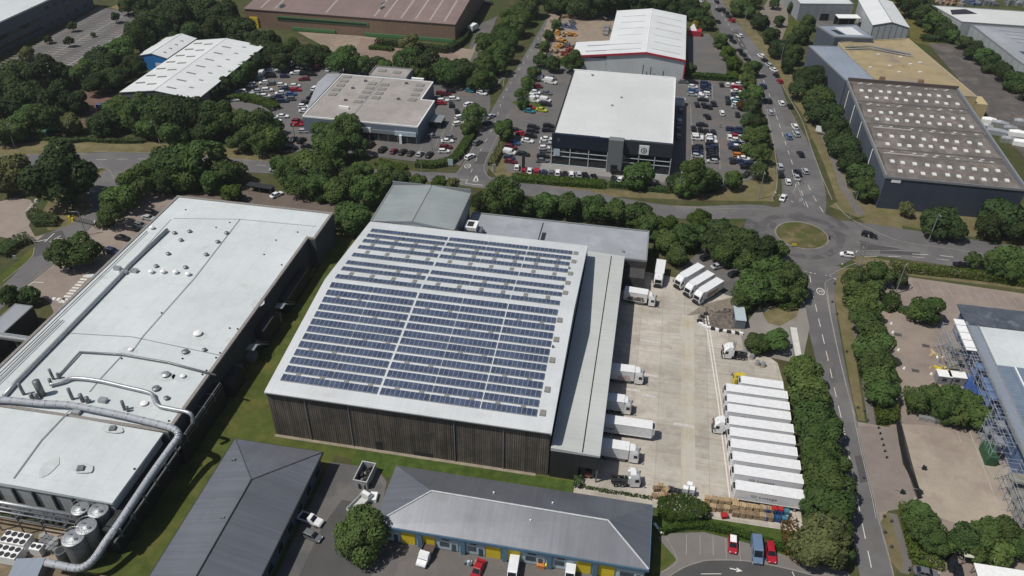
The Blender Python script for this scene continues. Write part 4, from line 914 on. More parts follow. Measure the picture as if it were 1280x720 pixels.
# repeat along the front: sign bay, shutter, pier, shutter, sign bay, pier
def frontx(px, py): return at(px, py, 2.0)[0]
shut = [(502, 519), (530, 545), (612, 630), (638, 655), (725, 743), (752, 772)]
for a, b in shut:
    xa, xb = frontx(a, 670), frontx(b, 672)
    one(ub, 'roller_shutter', W_YEL, lambda q: q.box(xa, 89.42, .05, xb, 89.57, 3.45))
piers = [(522, 526), (578, 582), (632, 636), (688, 692), (745, 749)]
for a, b in piers:
    xa, xb = frontx(a, 676), frontx(b, 676)
    one(ub, 'pier', W_BLUE, lambda q: q.box(xa, 89.0, -.1, xb + .3, 89.4, 4.2))
for i, (a, b) in enumerate([(482, 498), (548, 574), (585, 609), (658, 685), (695, 721), (775, 806)]):
    xa, xb = frontx(a, 674), frontx(b, 676)
    f_ = one(ub, 'shop_window', W_PALE, lambda q: q.box(xa, 89.44, .3, xb, 89.56, 3.3))
    one(f_, 'pane', glassmat('shop_glass', (.05, .075, .09)), lambda q: (q.box(xa + .5, 89.36, 1.3, xb - 1.7, 89.42, 2.5), q.box(xb - 1.2, 89.36, .1, xb - .4, 89.42, 2.3)))
    if i in (1, 2, 3, 4): one(ub, 'sign_board', TRIMD, lambda q: q.box(xa + .9, 89.25, 3.3, xb - 1.6, 89.36, 4.1))
sb = thing('slate_hall', 'long dark slate hipped roof hall beside the factory lawn', 'hall', (-66, 84, 0))
A, B, C, D, P, Q = hip(sb, -75.4, -57.2, 50, 103.6, 5.0, 8.0, -66.3, -66.3, 60, 92.3, surf('slate_hall_wall', (0.10, 0.12, 0.15), 0.1), [R_UNITY, R_UNIT], TRIMG)
one(sb, 'ridge_cap', plain('ridge_slate', (.11, .115, .125), .6), lambda q: (q.tube([up(P), up(Q)], .2, 6), q.tube([up(C), up(Q)], .13, 6), q.tube([up(D), up(Q)], .10, 6)))
one(sb, 'gutter', TRIMD, lambda q: (q.box(-56.8, 50, 4.5, -56.55, 104.2, 5.02), q.box(-76, 104.0, 4.5, -56.6, 104.2, 4.98), q.box(-76.1, 50, 4.5, -75.9, 104.2, 4.98)))
one(sb, 'roof_vent', STEELD, lambda q: [q.box(x, y, 5, x + .7, y + .5, z) for x, y, z in ((-73.3, 97.6, 6.4), (-68.0, 83, 7.9))])
for k in range(9):
    f_ = one(sb, 'window', W_BLUE, lambda q: q.box(-57.18, 100 - 4.6 * k, .9, -57.1, 102.4 - 4.6 * k, 3.0)); one(f_, 'pane', GLASS, lambda q: q.box(-57.1, 100.2 - 4.6 * k, 1.1, -57.06, 102.2 - 4.6 * k, 2.8))

# ---------------------------------------------------------------- car showroom, centre
sh = thing('car_showroom', 'large pale flat roofed car showroom with navy fascia and glazed front', 'car showroom', (-9, 280, 0))
SZ = 11.6
sp = [(-29.6, 249.2), (10.8, 249.2), (10.8, 309), (-29.6, 309)]
one(sh, 'wall', W_NAVYY, lambda q: q.prism([(-29.6, 250.0), (10.8, 250.0), (10.8, 309), (-29.6, 309)], -.2, SZ - .4))
one(sh, 'roof', R_SHOW, lambda q: (q.poly([(-29.2, 249.6, SZ - .25), (-9.5, 249.6, SZ + .25), (-9.5, 308.6, SZ + .25), (-29.2, 308.6, SZ - .25)]), q.poly([(-9.5, 249.6, SZ + .25), (10.4, 249.6, SZ - .25), (10.4, 308.6, SZ - .25), (-9.5, 308.6, SZ + .25)]),
    q.poly([(-29.2, 249.6, SZ - .45), (10.4, 249.6, SZ - .45), (10.4, 249.6, SZ - .25), (-9.5, 249.6, SZ + .25), (-29.2, 249.6, SZ - .25)])))
one(sh, 'parapet', TRIMW, lambda q: (q.box(10.42, 249.3, SZ - .5, 10.8, 309, SZ + .1), q.box(-29.6, 308.62, SZ - .5, 10.4, 309, SZ + .35)))
one(sh, 'parapet', TRIMD, lambda q: q.box(-29.62, 249.3, SZ - .9, -29.22, 308.6, SZ + .1))
NAVYF = plain('navy_fascia', (0.012, 0.019, 0.038), 0.5)
GREYF = plain('charcoal_fascia', (0.035, 0.042, 0.050), 0.5)
pf = one(sh, 'fascia', NAVYF, lambda q: q.box(-29.8, 248.75, 6.9, -10.6, 249.95, SZ + .15))
text('PEUGEOT', 1.35, (-25.2, 248.72, 8.9), (PI / 2, 0, 0), plain('dim_letters', (0.10, 0.11, 0.13), .5), pf, 'lettering', .02, 'LEFT', 1.25)
one(pf, 'emblem', plain('dim_letters', (0.10, 0.11, 0.13)), lambda q: (q.poly([(-28.2, 248.70, 9.1), (-27.8, 248.70, 9.1), (-26.9, 248.70, 10.3), (-27.3, 248.70, 10.3)]), q.poly([(-27.2, 248.69, 9.1), (-26.8, 248.69, 9.1), (-27.7, 248.69, 10.4), (-28.1, 248.69, 10.4)])))
qf = one(sh, 'fascia', GREYF, lambda q: q.box(-5.2, 248.75, 6.9, 11.0, 249.95, SZ + .1))
one(sh, 'entrance_tower', plain('tower_panel', (0.16, 0.175, 0.185), .6), lambda q: q.box(-10.4, 247.3, -.1, -5.4, 249.98, SZ + .5))
one(sh, 'entrance_door', GLASS, lambda q: q.box(-9.0, 247.2, .05, -6.8, 247.29, 3))
wn = one(sh, 'shop_window', GLASS, lambda q: (q.box(-29.6, 249.1, .1, -10.5, 249.9, 6.88), q.box(-5.2, 249.1, .1, 10.8, 249.9, 6.88)))
def f(q):
    for xa, xb, n in ((-29.7, -10.5, 3), (-5.3, 10.9, 3)):
        for k in range(n + 1):
            x = xa + (xb - xa) * k / n; q.box(x - .14, 248.85, -.1, x + .14, 249.08, 6.88)
        q.box(xa, 248.9, 3.4, xb, 249.06, 3.65)
        q.box(xa, 248.8, 5.2, xb, 249.06, 5.3); q.box(xa, 248.8, .1, xb, 249.06, .35)
one(wn, 'frame', plain('pale_mullion', (0.46, 0.50, 0.52), .5), f)
sg = one(qf, 'sign_panel', TRIMW, lambda q: q.box(-.1, 248.50, 7.3, 3.2, 248.74, 10.6))
x, zc = 1.55, 8.75
text('\u0160KODA', .62, (x, 248.47, 9.85), (PI / 2, 0, 0), TRIMD, sg, 'lettering', .01, 'CENTER', 1.2)
def f(q):
    for i in range(24):
        a, b = 2 * PI * i / 24, 2 * PI * (i + 1) / 24
        q.poly([(x + .72 * math.cos(a), 248.47, zc + .72 * math.sin(a)), (x + .98 * math.cos(a), 248.47, zc + .98 * math.sin(a)), (x + .98 * math.cos(b), 248.47, zc + .98 * math.sin(b)), (x + .72 * math.cos(b), 248.47, zc + .72 * math.sin(b))][::-1])
    q.poly([(x - .10, 248.46, zc - .45), (x + .10, 248.46, zc - .45), (x + .10, 248.46, zc + .2), (x - .10, 248.46, zc + .2)])
    q.poly([(x - .3, 248.455, zc + .1), (x + .3, 248.455, zc + .1), (x, 248.455, zc + .5)])
    q.poly([(x + .1, 248.45, zc - .35), (x + .5, 248.45, zc - .1), (x + .45, 248.45, zc + .15), (x + .1, 248.45, zc - .1)])
one(sg, 'emblem', TRIMD, f)
one(sh, 'roof_outlet', TRIMG, lambda q: [q.box(a, b, SZ, a + .8, b + .7, SZ + .6) for a, b in ((-9.2, 284), (-12, 276), (-22, 304))])
one(sh, 'poster', W_PALE, lambda q: q.box(-29.0, 248.5, 3.9, -26.8, 248.58, 6.4))
t = thing('bin_store', 'small white box cabin behind the pale showroom corner', 'cabin', (14, 306, 0)); one(t, 'cabin_wall', TRIMW, lambda q: q.box(10.95, 309.5, 0, 15.8, 312, 2.6)); one(t, 'cabin_roof', R_FLAT, lambda q: q.box(10.9, 309.45, 2.6, 15.85, 312.05, 2.72))

# ---------------------------------------------------------------- white building with red eaves
rb = thing('trade_warehouse', 'white roofed trade warehouse with red eaves and a side wing', 'trade warehouse', (-2, 366, 0))
W_PALEG = ribbed('pale_sheet_wall', (0.58, 0.62, 0.62), 'x', 0.8, 0.06, rough=0.6, streak=0.05)
gable(rb, -18.5, 14.5, 336.6, 397, 9, 11.2, -2, W_PALEG, R_SHED, TRIMW, 'y', .2)
def f(q):
    q.poly([(-33.4, 336.4, 7.2), (-18.3, 336.4, 9.15), (-18.3, 354, 9.15), (-33.4, 354, 7.2)]); q.poly([(-33.4, 336.4, 6.8), (-18.5, 336.4, 8.75), (-18.5, 336.4, 9.15), (-33.4, 336.4, 7.2)])
    q.poly([(-33.4, 354, 7.2), (-33.4, 354, 6.8), (-33.4, 336.4, 6.8), (-33.4, 336.4, 7.2)])
one(rb, 'wing_roof', R_SHED, f); one(rb, 'wing_wall', W_PALEG, lambda q: q.box(-33, 336.7, -.2, -18.6, 353.7, 6.9))
def f(q):
    for (xa, za), (xb, zb) in (((-33.4, 6.5), (-2, 10.55)), ((-2, 10.55), (14.9, 8.45))):
        q.poly([(xa, 336.1, za), (xb, 336.1, zb), (xb, 336.1, zb + .85), (xa, 336.1, za + .85)])
        q.poly([(xa, 336.1, za + .85), (xb, 336.1, zb + .85), (xb, 336.35, zb + .85), (xa, 336.35, za + .85)])
one(rb, 'red_eaves', REDT, f); one(rb, 'red_corner', REDT, lambda q: q.box(14.6, 336.2, 0, 15.0, 337, 8.6))
for k in range(6):
    for xa, xb in ((-15.5, -4.5), (.6, 12.5)):
        y = 342 + 9 * k
        if xa < -10 and k < 2: continue
        zf = lambda x: 11.43 - abs(x + 2) * (2.2 / 16.5)
        one(rb, 'roof_rail', TRIMG, lambda q: q.tube([(xa, y, zf(xa)), (xb, y, zf(xb))], .14, 5))
for y in (341, 348): one(rb, 'roof_rail', TRIMG, lambda q: q.tube([(-28, y, 8.05), (-4.5, y, 11.1)], .14, 5))
one(rb, 'flue', TRIMD, lambda q: [q.cyl(a, 335.6, 0, b, .18, None, 8) for a, b in ((-2.5, 6), (0.8, 5.4), (6.2, 4.0))])
t = thing('kiosk', 'dark red kiosk with a pale peaked canvas top beside the trade warehouse', 'kiosk', (*at(867, 44), 0)); x, y = t.location[:2]
one(t, 'kiosk_wall', REDT, lambda q: q.box(x - 3.5, y - 2, 0, x + 3.5, y + 2, 2.6)); one(t, 'canopy', TRIMW, lambda q: q.loft([[(x - 2.6, y - 1.5, 2.65), (x + 1.2, y - 1.5, 2.65), (x + 1.2, y + 1.5, 2.65), (x - 2.6, y + 1.5, 2.65)], [(x - .9, y - .2, 5.4), (x - .5, y - .2, 5.4), (x - .5, y + .2, 5.4), (x - .9, y + .2, 5.4)]]))
# stacks in the builders' yard
rnd = random.Random(5)
ycols = [WOOD, plain('yard_orange', (.45, .22, .05), .7), plain('yard_blue', (.09, .12, .20), .7), STEELD, plain('yard_red', (.30, .06, .05), .7), WOODD]
k = 0
for px, py, ci in ((694, 33, 3), (704, 31, 2), (714, 34, 2), (696, 41, 1), (706, 43, 0), (716, 43, 1), (694, 49, 0), (703, 50, 1), (699, 57, 1), (692, 63, 5), (704, 66, 4), (712, 62, 4), (689, 70, 3), (709, 56, 3), (716, 28, 3), (707, 20, 5), (694, 26, 5), (700, 72, 5)):
    x, y = at(px, py, .8)
    nm = {0: 'pale timber', 1: 'orange brick', 2: 'blue wrapped', 3: 'grey steel', 4: 'red', 5: 'dark timber'}[ci]
    t = thing('material_stack', '%s stack, %s from the far end of the builders yard rack line' % (nm, nth([0, 1, 2, 3, 4, 5, 6, 7, 8, 9, 10, 11, 12, 13, 14, 15, 16, 17][k])), 'stack', (x, y, 0), 0, 'material stacks in the builders yard'); k += 1
    one(t, 'bundle', ycols[ci], lambda q: [q.bar(x + rnd.uniform(-1.6, 1.6), y + rnd.uniform(-1.2, 1.2), z * .8, z * .8 + .72, rnd.uniform(1.6, 3.2), rnd.uniform(.9, 1.5), rnd.choice([0, 1.57]) + rnd.uniform(-.1, .1)) for z in range(2) for _ in range(3)])
t = thing('steel_rack', 'grey steel rack by the trade warehouse side door', 'rack', (*at(758, 40), 0)); x, y = t.location[:2]
one(t, 'upright', STEELD, lambda q: [q.box(x + a, y + b, 0, x + a + .15, y + b + .15, 2.6) for a in (-1.2, 1.2) for b in (-6, -3, 0, 3, 6)])
one(t, 'load', STEEL, lambda q: [q.box(x - 1.1, y - 5.8 + 3 * i, .5 + .8 * (i % 3), x + 1.1, y - 3.4 + 3 * i, 1.1 + .8 * (i % 3)) for i in range(4)])

# ---------------------------------------------------------------- grey-roofed showroom, left
gs = thing('grey_showroom', 'low grey felt roofed car dealership with white sign boards along its front', 'car dealership', (-100, 275, 0))
gz = 6.6
gp = [(-122.4, 254.6), (-78.9, 254.6), (-78.9, 278.4), (-84.2, 278.4), (-84.2, 296.4), (-122.4, 296.4)]
flat_block(gs, gp, gz, plain('dealer_cladding', (0.15, 0.19, 0.235), .5), R_TAN, TRIMW, .30)
one(gs, 'rear_block', W_GREY, lambda q: q.box(-111, 296.5, -.1, -95.3, 305.6, 7.4)); one(gs, 'rear_roof', R_TAN, lambda q: q.box(-110.7, 296.8, 7.38, -95.6, 305.3, 7.5))
one(gs, 'rear_parapet', TRIMG, lambda q: (q.box(-111.05, 296.5, 7.3, -110.72, 305.6, 7.9), q.box(-95.58, 296.5, 7.3, -95.25, 305.6, 7.9), q.box(-110.7, 305.32, 7.3, -95.6, 305.65, 7.9)))
for x, y in ((-119.4, 294), (-119.2, 289.6), (-119.0, 285.4), (-119.0, 280.6), (-118.8, 276), (-107.4, 289.4), (-107, 285), (-106.9, 280.8), (-106.8, 276), (-107.0, 271.5), (-102.2, 289.4), (-102, 285), (-101.8, 280.8), (-101.6, 276.4), (-88.4, 292), (-88, 287.3), (-87.7, 282.5), (-87.6, 277.5), (-107, 301.5), (-100.6, 301)):
    zz = gz + .06 if y < 296 else 7.5
    one(gs, 'roof_light', ROOFD, lambda q: q.box(x - 1.55, y - 1.25, zz - .1, x + 1.55, y + 1.25, zz + .25))
one(gs, 'valley_gutter', TRIMG, lambda q: q.box(-104.95, 256, gz + .05, -104.5, 296, gz + .12))
for px, py in ((457, 101), (441, 110), (508, 104), (498, 123.5), (432, 125)): one(gs, 'roof_vent', STEELD, lambda q: q.bar(*at(px, py, gz + .4), gz, gz + .8, 1.3, .6, .4))
one(gs, 'roof_plant', TRIMW, lambda q: (q.bar(*at(430, 134, gz + .5), gz, gz + .9, 4.0, .8, -.1), q.box(-93.5, 297, gz, -88.5, 298.2, gz + .7)))
w_ = one(gs, 'shop_window', GLASS, lambda q: q.box(-108, 254.35, .2, -79.5, 254.58, 2.9))
one(w_, 'frame', TRIMG, lambda q: [q.box(-108 + 3.55 * k, 254.25, .1, -107.85 + 3.55 * k, 254.34, 2.9) for k in range(9)])
s_ = one(gs, 'sign_board', TRIMW, lambda q: q.box(-104, 254.1, 3.0, -96.5, 254.5, 4.8))
one(s_, 'emblem', TRIMD, lambda q: (q.poly([(-100.4 + 1.1 * math.cos(a * PI / 8), 254.07, 3.75 + .75 * math.sin(a * PI / 8)) for a in range(16)]), q.poly([(-103.9, 254.06, 3.1), (-103.0, 254.06, 3.1), (-102.0, 254.06, 4.7), (-102.6, 254.06, 4.7)])))
one(gs, 'sign_board', plain('grey_sign_band', (0.20, 0.22, 0.24), .6), lambda q: q.box(-96.4, 254.15, 3.0, -87.7, 254.5, 4.3))
one(gs, 'sign_board', W_PALE, lambda q: q.box(-87.6, 254.1, 2.9, -79.6, 254.5, 4.5))
one(gs, 'totem_post', TRIMW, lambda q: q.box(-85.7, 253.2, 0, -84.8, 253.9, 3.4))
one(gs, 'side_canopy', R_FLAT, lambda q: q.prism([at(397, 103, 4.6), at(409, 92, 4.6), at(429, 92, 4.6), at(381, 141, 4.6)], 4.3, 4.6))
one(gs, 'side_fascia', TRIMD, lambda q: (q.box(-122.75, 262, 4.8, -122.45, 296, 7.0),))
t = thing('glass_lean_to', 'small glass and steel shelter on the east flank of the grey dealership', 'shelter', (-76.5, 272, 0))
one(t, 'shelter_roof', STEEL, lambda q: q.box(-78.8, 268.5, 2.6, -74.0, 275, 2.72)); one(t, 'pane', GLASS, lambda q: (q.box(-74.2, 268.6, .1, -74.1, 274.9, 2.6), q.box(-78.7, 268.6, .1, -74.25, 268.7, 2.6)))

# ---------------------------------------------------------------- white shed and blue-gabled shed
ws = thing('white_shed', 'long white pitched roof shed with rows of thin dark roof lights', 'shed', (-182, 288, 0))
gable(ws, -198, -166.4, 260, 319, 7, 9.0, -183.5, surf('shed_wall', (0.14, 0.15, 0.16), .1), R_SHED, TRIMW, 'y', .3)
for r in range(7):
    for c in range(4):
        y = 264.5 + 7.6 * r; xx = (-179.0, -171.8, -188.5, -194.6)[c]; y += (0, 3.5, 2.0, 4)[c]
        zz = 9.22 - abs(xx + 183.5) * (2 / 15.5)
        one(ws, 'roof_light', ROOFD, lambda q: q.loft([[(xx - 1.9, y - .5, zz + .15 + .129 * 1.9 * (1 if xx > -183.5 else -1)), (xx + 1.9, y - .5, zz + .15 - .129 * 1.9 * (1 if xx > -183.5 else -1)), (xx + 1.9, y - .5, zz - .2 - .129 * 1.9), (xx - 1.9, y - .5, zz - .2 - .129 * 1.9)], [(xx - 1.9, y + .5, zz + .15 + .129 * 1.9 * (1 if xx > -183.5 else -1)), (xx + 1.9, y + .5, zz + .15 - .129 * 1.9 * (1 if xx > -183.5 else -1)), (xx + 1.9, y + .5, zz - .2 - .129 * 1.9), (xx - 1.9, y + .5, zz - .2 - .129 * 1.9)]]))
bs = thing('blue_shed', 'smaller white roofed shed with a blue gable end', 'shed', (-206, 312, 0))
gable(bs, -214.5, -201, 299, 324, 6.0, 7.6, -207.8, plain('bright_blue_gable', (0.03, 0.20, 0.52), .6), R_SHED, TRIMW, 'y', .25)
one(bs, 'door', TRIMW, lambda q: q.box(-207, 298.85, 0, -203, 298.95, 3.6))
for k in range(4): one(bs, 'roof_light', ROOFD, lambda q: q.bar(-204.5, 303 + 4.8 * k, 6.6, 7.15, 1.8, .7, 0))

# ---------------------------------------------------------------- brown warehouse at the top
bw = thing('brown_warehouse', 'wide tan brick warehouse with brown sheet roof and green window bands', 'warehouse', (-140, 380, 0))
gable(bw, -195, -91, 361, 425, 8.6, 11.2, 392, W_BRICK, R_BROWN, TRIMG, 'x', .3)
one(bw, 'window_band', plain('green_band', (0.075, 0.20, 0.085), .6), lambda q: q.box(-179, 360.8, 4.6, -133, 360.98, 6.4))
one(bw, 'window_band', plain('green_band', (0.075, 0.20, 0.085), .6), lambda q: q.box(-172, 360.6, .2, -150, 360.98, 1.6))
one(bw, 'window_band', plain('green_band', (0.075, 0.20, 0.085), .6), lambda q: q.box(-135, 360.6, .2, -92, 360.98, 1.7))
one(bw, 'window_band', GLASS, lambda q: q.box(-178.5, 360.7, 5.1, -134, 360.79, 5.8))
for k, x in enumerate((-188, -181, -155, -131, -126, -118, -111, -104, -97)):
    one(bw, 'roof_light', plain('pale_roof_strip', (0.34, 0.30, 0.27), .7), lambda q: q.poly([(x, 363, 8.6 + .27 + 2 * 2.6 / 31), (x + .9, 363, 8.6 + .27 + 2 * 2.6 / 31), (x + .9, 389, 8.6 + .27 + 28 * 2.6 / 31), (x, 389, 8.6 + .27 + 28 * 2.6 / 31)]))
for x in (-170, -152, -128, -110, -95): one(bw, 'roof_light', plain('pale_roof_strip', (0.34, 0.30, 0.27), .7), lambda q: q.poly([(x, 395, 11.2), (x + .9, 395, 11.2), (x + .9, 420, 9.1), (x, 420, 9.1)]))
one(bw, 'roof_vent', STEEL, lambda q: [q.bar(a, b, 9.2, 10.6 + .02 * (b - 361), 3.2, .8, 1.2) for a, b in ((-178, 366), (-130, 373), (-131.5, 379), (-168, 384))])
one(bw, 'loading_bay', W_YEL, lambda q: q.box(-193, 360.5, 0, -189, 360.98, 5.0))
# ---------------------------------------------------------------- office block top left
ob = thing('office_block', 'dark blue clad office block with white roof and ribbon windows beside the empty car park', 'office block', (-310, 310, 0))
flat_block(ob, [(-372, 250), (-284, 250), (-284, 372), (-372, 372)], 12.4, plain('dark_blue_cladding', (0.085, 0.10, 0.135), .5), R_WHITE, TRIMW, .4)
for z in (2.2, 5.6): one(ob, 'ribbon_window', GLASS, lambda q: q.box(-283.98, 252, z, -283.9, 332, z + 1.5))
for y in (337, 343.5, 350, 357, 364):
    for z in (2.2, 5.6, 8.8): one(ob, 'window', GLASS, lambda q: q.box(-283.98, y, z, -283.9, y + 2.6, z + 1.5))
# ---------------------------------------------------------------- green cabin
t = thing('green_cabin', 'green metal cabin with stepped ribbed roof on the verge by the road', 'cabin', (*at(47, 172), 0), .12)
q = MB(); q.box(-5, -1.7, 0, 5, 1.7, 3.2); o = q.build('cabin_wall', plain('cabin_green_wall', (0.03, 0.06, 0.045), .6)); o.parent = t
q = MB(); q.loft([[(a, -1.9, 3.2), (a, 1.9, 3.2), (a, 1.9, h + .2), (a, -1.9, h)] for a, h in ((-5.2, 3.6), (-.1, 3.6), (0, 3.95), (5.2, 3.95))][::-1]); o = q.build('cabin_roof', plain('cabin_green_roof', (0.16, 0.34, 0.25), .5)); o.parent = t

# ---------------------------------------------------------------- large navy shed with four brown roof bays (right)
ng = thing('navy_shed', 'huge navy walled shed with four brown roof bays dotted with white roof lights', 'shed', (98, 281, 0))
gz0 = 11.4
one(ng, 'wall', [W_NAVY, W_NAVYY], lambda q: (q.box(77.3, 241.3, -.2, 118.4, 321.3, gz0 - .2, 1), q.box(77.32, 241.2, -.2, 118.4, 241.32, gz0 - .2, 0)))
def zsaw(y): u = ((y - 241.3) % 20.0) / 20.0; return gz0 + 1.7 * (u / .62 if u < .62 else (1 - u) / .38)
def f(q):
    for k in range(4):
        ya = 241.3 + 20 * k; ym = ya + 12.4; yb = ya + 20
        q.poly([(77.7, ya, gz0), (116.6, ya, gz0), (114.6, ym, gz0 + 1.7), (77.7, ym, gz0 + 1.7)]); q.poly([(77.7, ym, gz0 + 1.7), (114.6, ym, gz0 + 1.7), (116.6, yb, gz0), (77.7, yb, gz0)])
        q.poly([(116.6, ya, gz0), (118.0, ya, gz0 - .3), (118.0, yb, gz0 - .3), (116.6, yb, gz0), (114.6, ym, gz0 + 1.7)]); q.poly([(77.7, yb, gz0), (77.7, ya, gz0), (77.7, ym, gz0 + 1.7)])
one(ng, 'roof', R_SAW, f)
one(ng, 'ridge_cap', plain('pale_lead', (.16, .15, .145), .7), lambda q: [(q.tube([(77.7, 253.7 + 20 * k, gz0 + 1.75), (114.6, 253.7 + 20 * k, gz0 + 1.75)], .2, 6), q.tube([(114.6, 253.7 + 20 * k, gz0 + 1.75), (116.9, 241.6 + 20 * k, gz0 + .05)], .16, 6)) for k in range(4)])
one(ng, 'parapet', TRIMG, lambda q: (q.box(77.0, 241.0, gz0 - .7, 77.5, 321.4, gz0 + .55), q.box(77.5, 240.95, gz0 - .6, 118.6, 241.25, gz0 + .15), q.box(118.05, 241.3, gz0 - .7, 118.6, 321.4, gz0 + .5)))
one(ng, 'valley_gutter', plain('valley_lead', (.085, .08, .075), .8), lambda q: [q.box(77.6, 241.0 + 20 * k, gz0 - .2, 117, 241.8 + 20 * k, gz0 + .12) for k in (1, 2, 3)])
one(ng, 'rear_upstand', plain('brown_upstand', (.115, .095, .085), .8), lambda q: q.box(77.5, 321.32, gz0 - .5, 118.5, 321.7, gz0 + 1.3))
lights = []
for k in range(4):
    for i in range(10):
        for j, (dy, dx) in enumerate(((3.4, 1.6), (8.2, 0.0))):
            lights.append((80.2 + 3.55 * i + dx + rnd.uniform(-.3, .3), 241.3 + 20 * k + dy + rnd.uniform(-.4, .4)))
skl = None
for (x, y) in lights:
    if skl is None:
        q = MB(); q.loft([[(-.66, -.74, -.14), (.66, -.74, -.14), (.66, .74, .10), (-.66, .74, .10)], [(-.6, -.7, .12), (.6, -.7, .12), (.6, .7, .34), (-.6, .7, .34)]])
        skl = q.build('roof_light', ROOFL); o = skl
    else: o = skl.copy(); COL.objects.link(o)
    o.parent = ng; o.location = (x - 98, y - 281, zsaw(y))
q = MB()
for k in range(4):
    for i in range(10):
        for dy, dx in ((14.4, .8), (16.8, 2.2)):
            if rnd.random() < .8:
                x, y = 79.8 + 3.5 * i + dx, 241.3 + 20 * k + dy; z = zsaw(y)
                q.loft([[(x - .5, y - .55, z), (x + .5, y - .55, z), (x + .5, y + .55, z - .25), (x - .5, y + .55, z - .25)], [(x - .45, y - .5, z + .3), (x + .45, y - .5, z + .3), (x + .45, y + .5, z + .05), (x - .45, y + .5, z + .05)]])
o = q.build('rear_roof_lights', ROOFL, ng); o['kind'] = 'stuff'
for y in (262, 284, 299, 313): one(ng, 'downpipe', TRIMW, lambda q: q.tube([(77.0, y, gz0 - .8), (77.0, y, .2)], .2, 6))
one(ng, 'wall_sign', TRIMW, lambda q: q.box(79.2, 241.05, gz0 - 1.9, 82.0, 241.18, gz0 - .9))
one(ng, 'vent_strip', plain('pale_vent', (.36, .33, .30), .7), lambda q: [q.box(78.5, 241.3 + 20 * k + 12.9, zsaw(241.3 + 20 * k + 13.4) - .2, 90, 241.3 + 20 * k + 13.6, gz0 + 1.8) for k in (0, 1)])

# ---------------------------------------------------------------- buildings beyond it
b1 = thing('blue_grey_hall', 'tall blue grey flat roofed hall beyond the brown roof bays', 'hall', (78, 342, 0))
flat_block(b1, [(76.9, 322), (89.1, 322), (79.8, 362), (67.0, 360.2)], 11.2, W_NAVYY, R_BLUE, TRIMG, .25)
b2 = thing('straw_hall', 'wide straw coloured flat roofed hall with curved brick vents', 'hall', (104, 352, 0))
yw = plain('straw_wall', (0.46, 0.37, 0.20), .8)
flat_block(b2, [(89.4, 322.2), (126.6, 322.2), (114.4, 388), (82, 375)], 8.6, yw, R_YEL, plain('straw_trim', (0.42, .36, .24), .8), .35)
one(b2, 'brick_vent', W_BRICK, lambda q: [q.loft([[(x - 1.1, 325.4, 8.5), (x + 1.1, 325.4, 8.5), (x + 1.1, 327.4, 8.5), (x - 1.1, 327.4, 8.5)], [(x - 1.0, 326.2, 12.2), (x + 1.0, 326.2, 12.2), (x + 1.0, 327.4, 12.2), (x - 1.0, 327.4, 12.2)]]) for x in (91.5, 106)])
one(b2, 'ridge_duct', TRIMG, lambda q: (q.tube([(84, 369, 9), (95, 371, 9.6), (111, 366, 9)], .35, 6), q.tube([(93, 331, 9), (106, 332, 9), (119, 328, 9)], .35, 6), q.tube([(83.4, 366, 8.9), (95, 368.5, 9.3), (111.5, 363, 8.9)], .3, 6)))
one(b2, 'roof_light', ROOFL, lambda q: [q.bar(*at(a, b, 8.7), 8.6, 8.85, 1.4, 1.0, .4) for a, b in ((1098, 68), (1088, 84), (1112, 82), (1138, 80), (1126, 71), (1150, 78), (1124, 90), (1150, 90))])
one(b2, 'monitor', yw, lambda q: (q.prism([(94, 322.6), (104.5, 322.6), (104.5, 327.5), (94, 327.5)], 8.5, 10.4), q.prism([(107.6, 322.6), (117, 322.6), (117, 327.5), (107.6, 327.5)], 8.5, 10.2)))
one(b2, 'corner_block', yw, lambda q: q.box(121.5, 322.3, -.1, 131.5, 330.5, 6.0))
b3 = thing('grey_block', 'slate grey block with pale roof panel between the hall and the white gabled store', 'block', (86, 385, 0))
flat_block(b3, [(80.2, 376.2), (97.2, 378.4), (92.4, 396), (74.4, 390.4)], 10.6, W_NAVYY, R_BLUE, TRIMG, .4)
one(b3, 'roof_panel', R_SHED, lambda q: q.prism([(86, 381), (93.5, 381.6), (90, 392), (82, 390)], 10.6, 10.75)); one(b3, 'roof_panel', TRIMD, lambda q: q.prism([(82.6, 380.6), (85.4, 380.8), (82.4, 386.5), (79.8, 386)], 10.6, 10.75))
b4 = thing('gabled_store', 'white gabled store with panelled end wall beside the meadow', 'store', (109, 420, 0), -.16)

b4.rotation_euler = (0, 0, 0)
gable(b4, 102, 118.3, 404.5, 445, 8.6, 10.6, 110, surf('store_wall', (0.42, .45, .47), .06), R_SHED, TRIMG, 'y', .3)
one(b4, 'wall_post', TRIMG, lambda q: [q.box(102.2 + 2.66 * k, 404.38, 0, 102.45 + 2.66 * k, 404.49, 8.5 + (2 - abs(k - 3) * .66)) for k in range(7)])
one(b4, 'door', TRIMG, lambda q: q.box(101.9, 406, 0, 101.98, 409.5, 4))
b5 = thing('grey_works', 'pale grey works with white roof at the top edge of the estate', 'works', (88, 455, 0))
flat_block(b5, [(71.5, 432), (98.5, 437.5), (90, 500), (60, 494)], 8.2, W_GREYY, R_WHITE, TRIMG, .4)
one(b5, 'door', GLASS, lambda q: q.prism([(83, 434.1), (87, 434.9), (86.95, 435.1), (82.95, 434.3)], 0, 3.6))
t = thing('loading_canopy', 'open fronted loading canopy with white roof beside the grey works', 'canopy', (95, 429, 0))
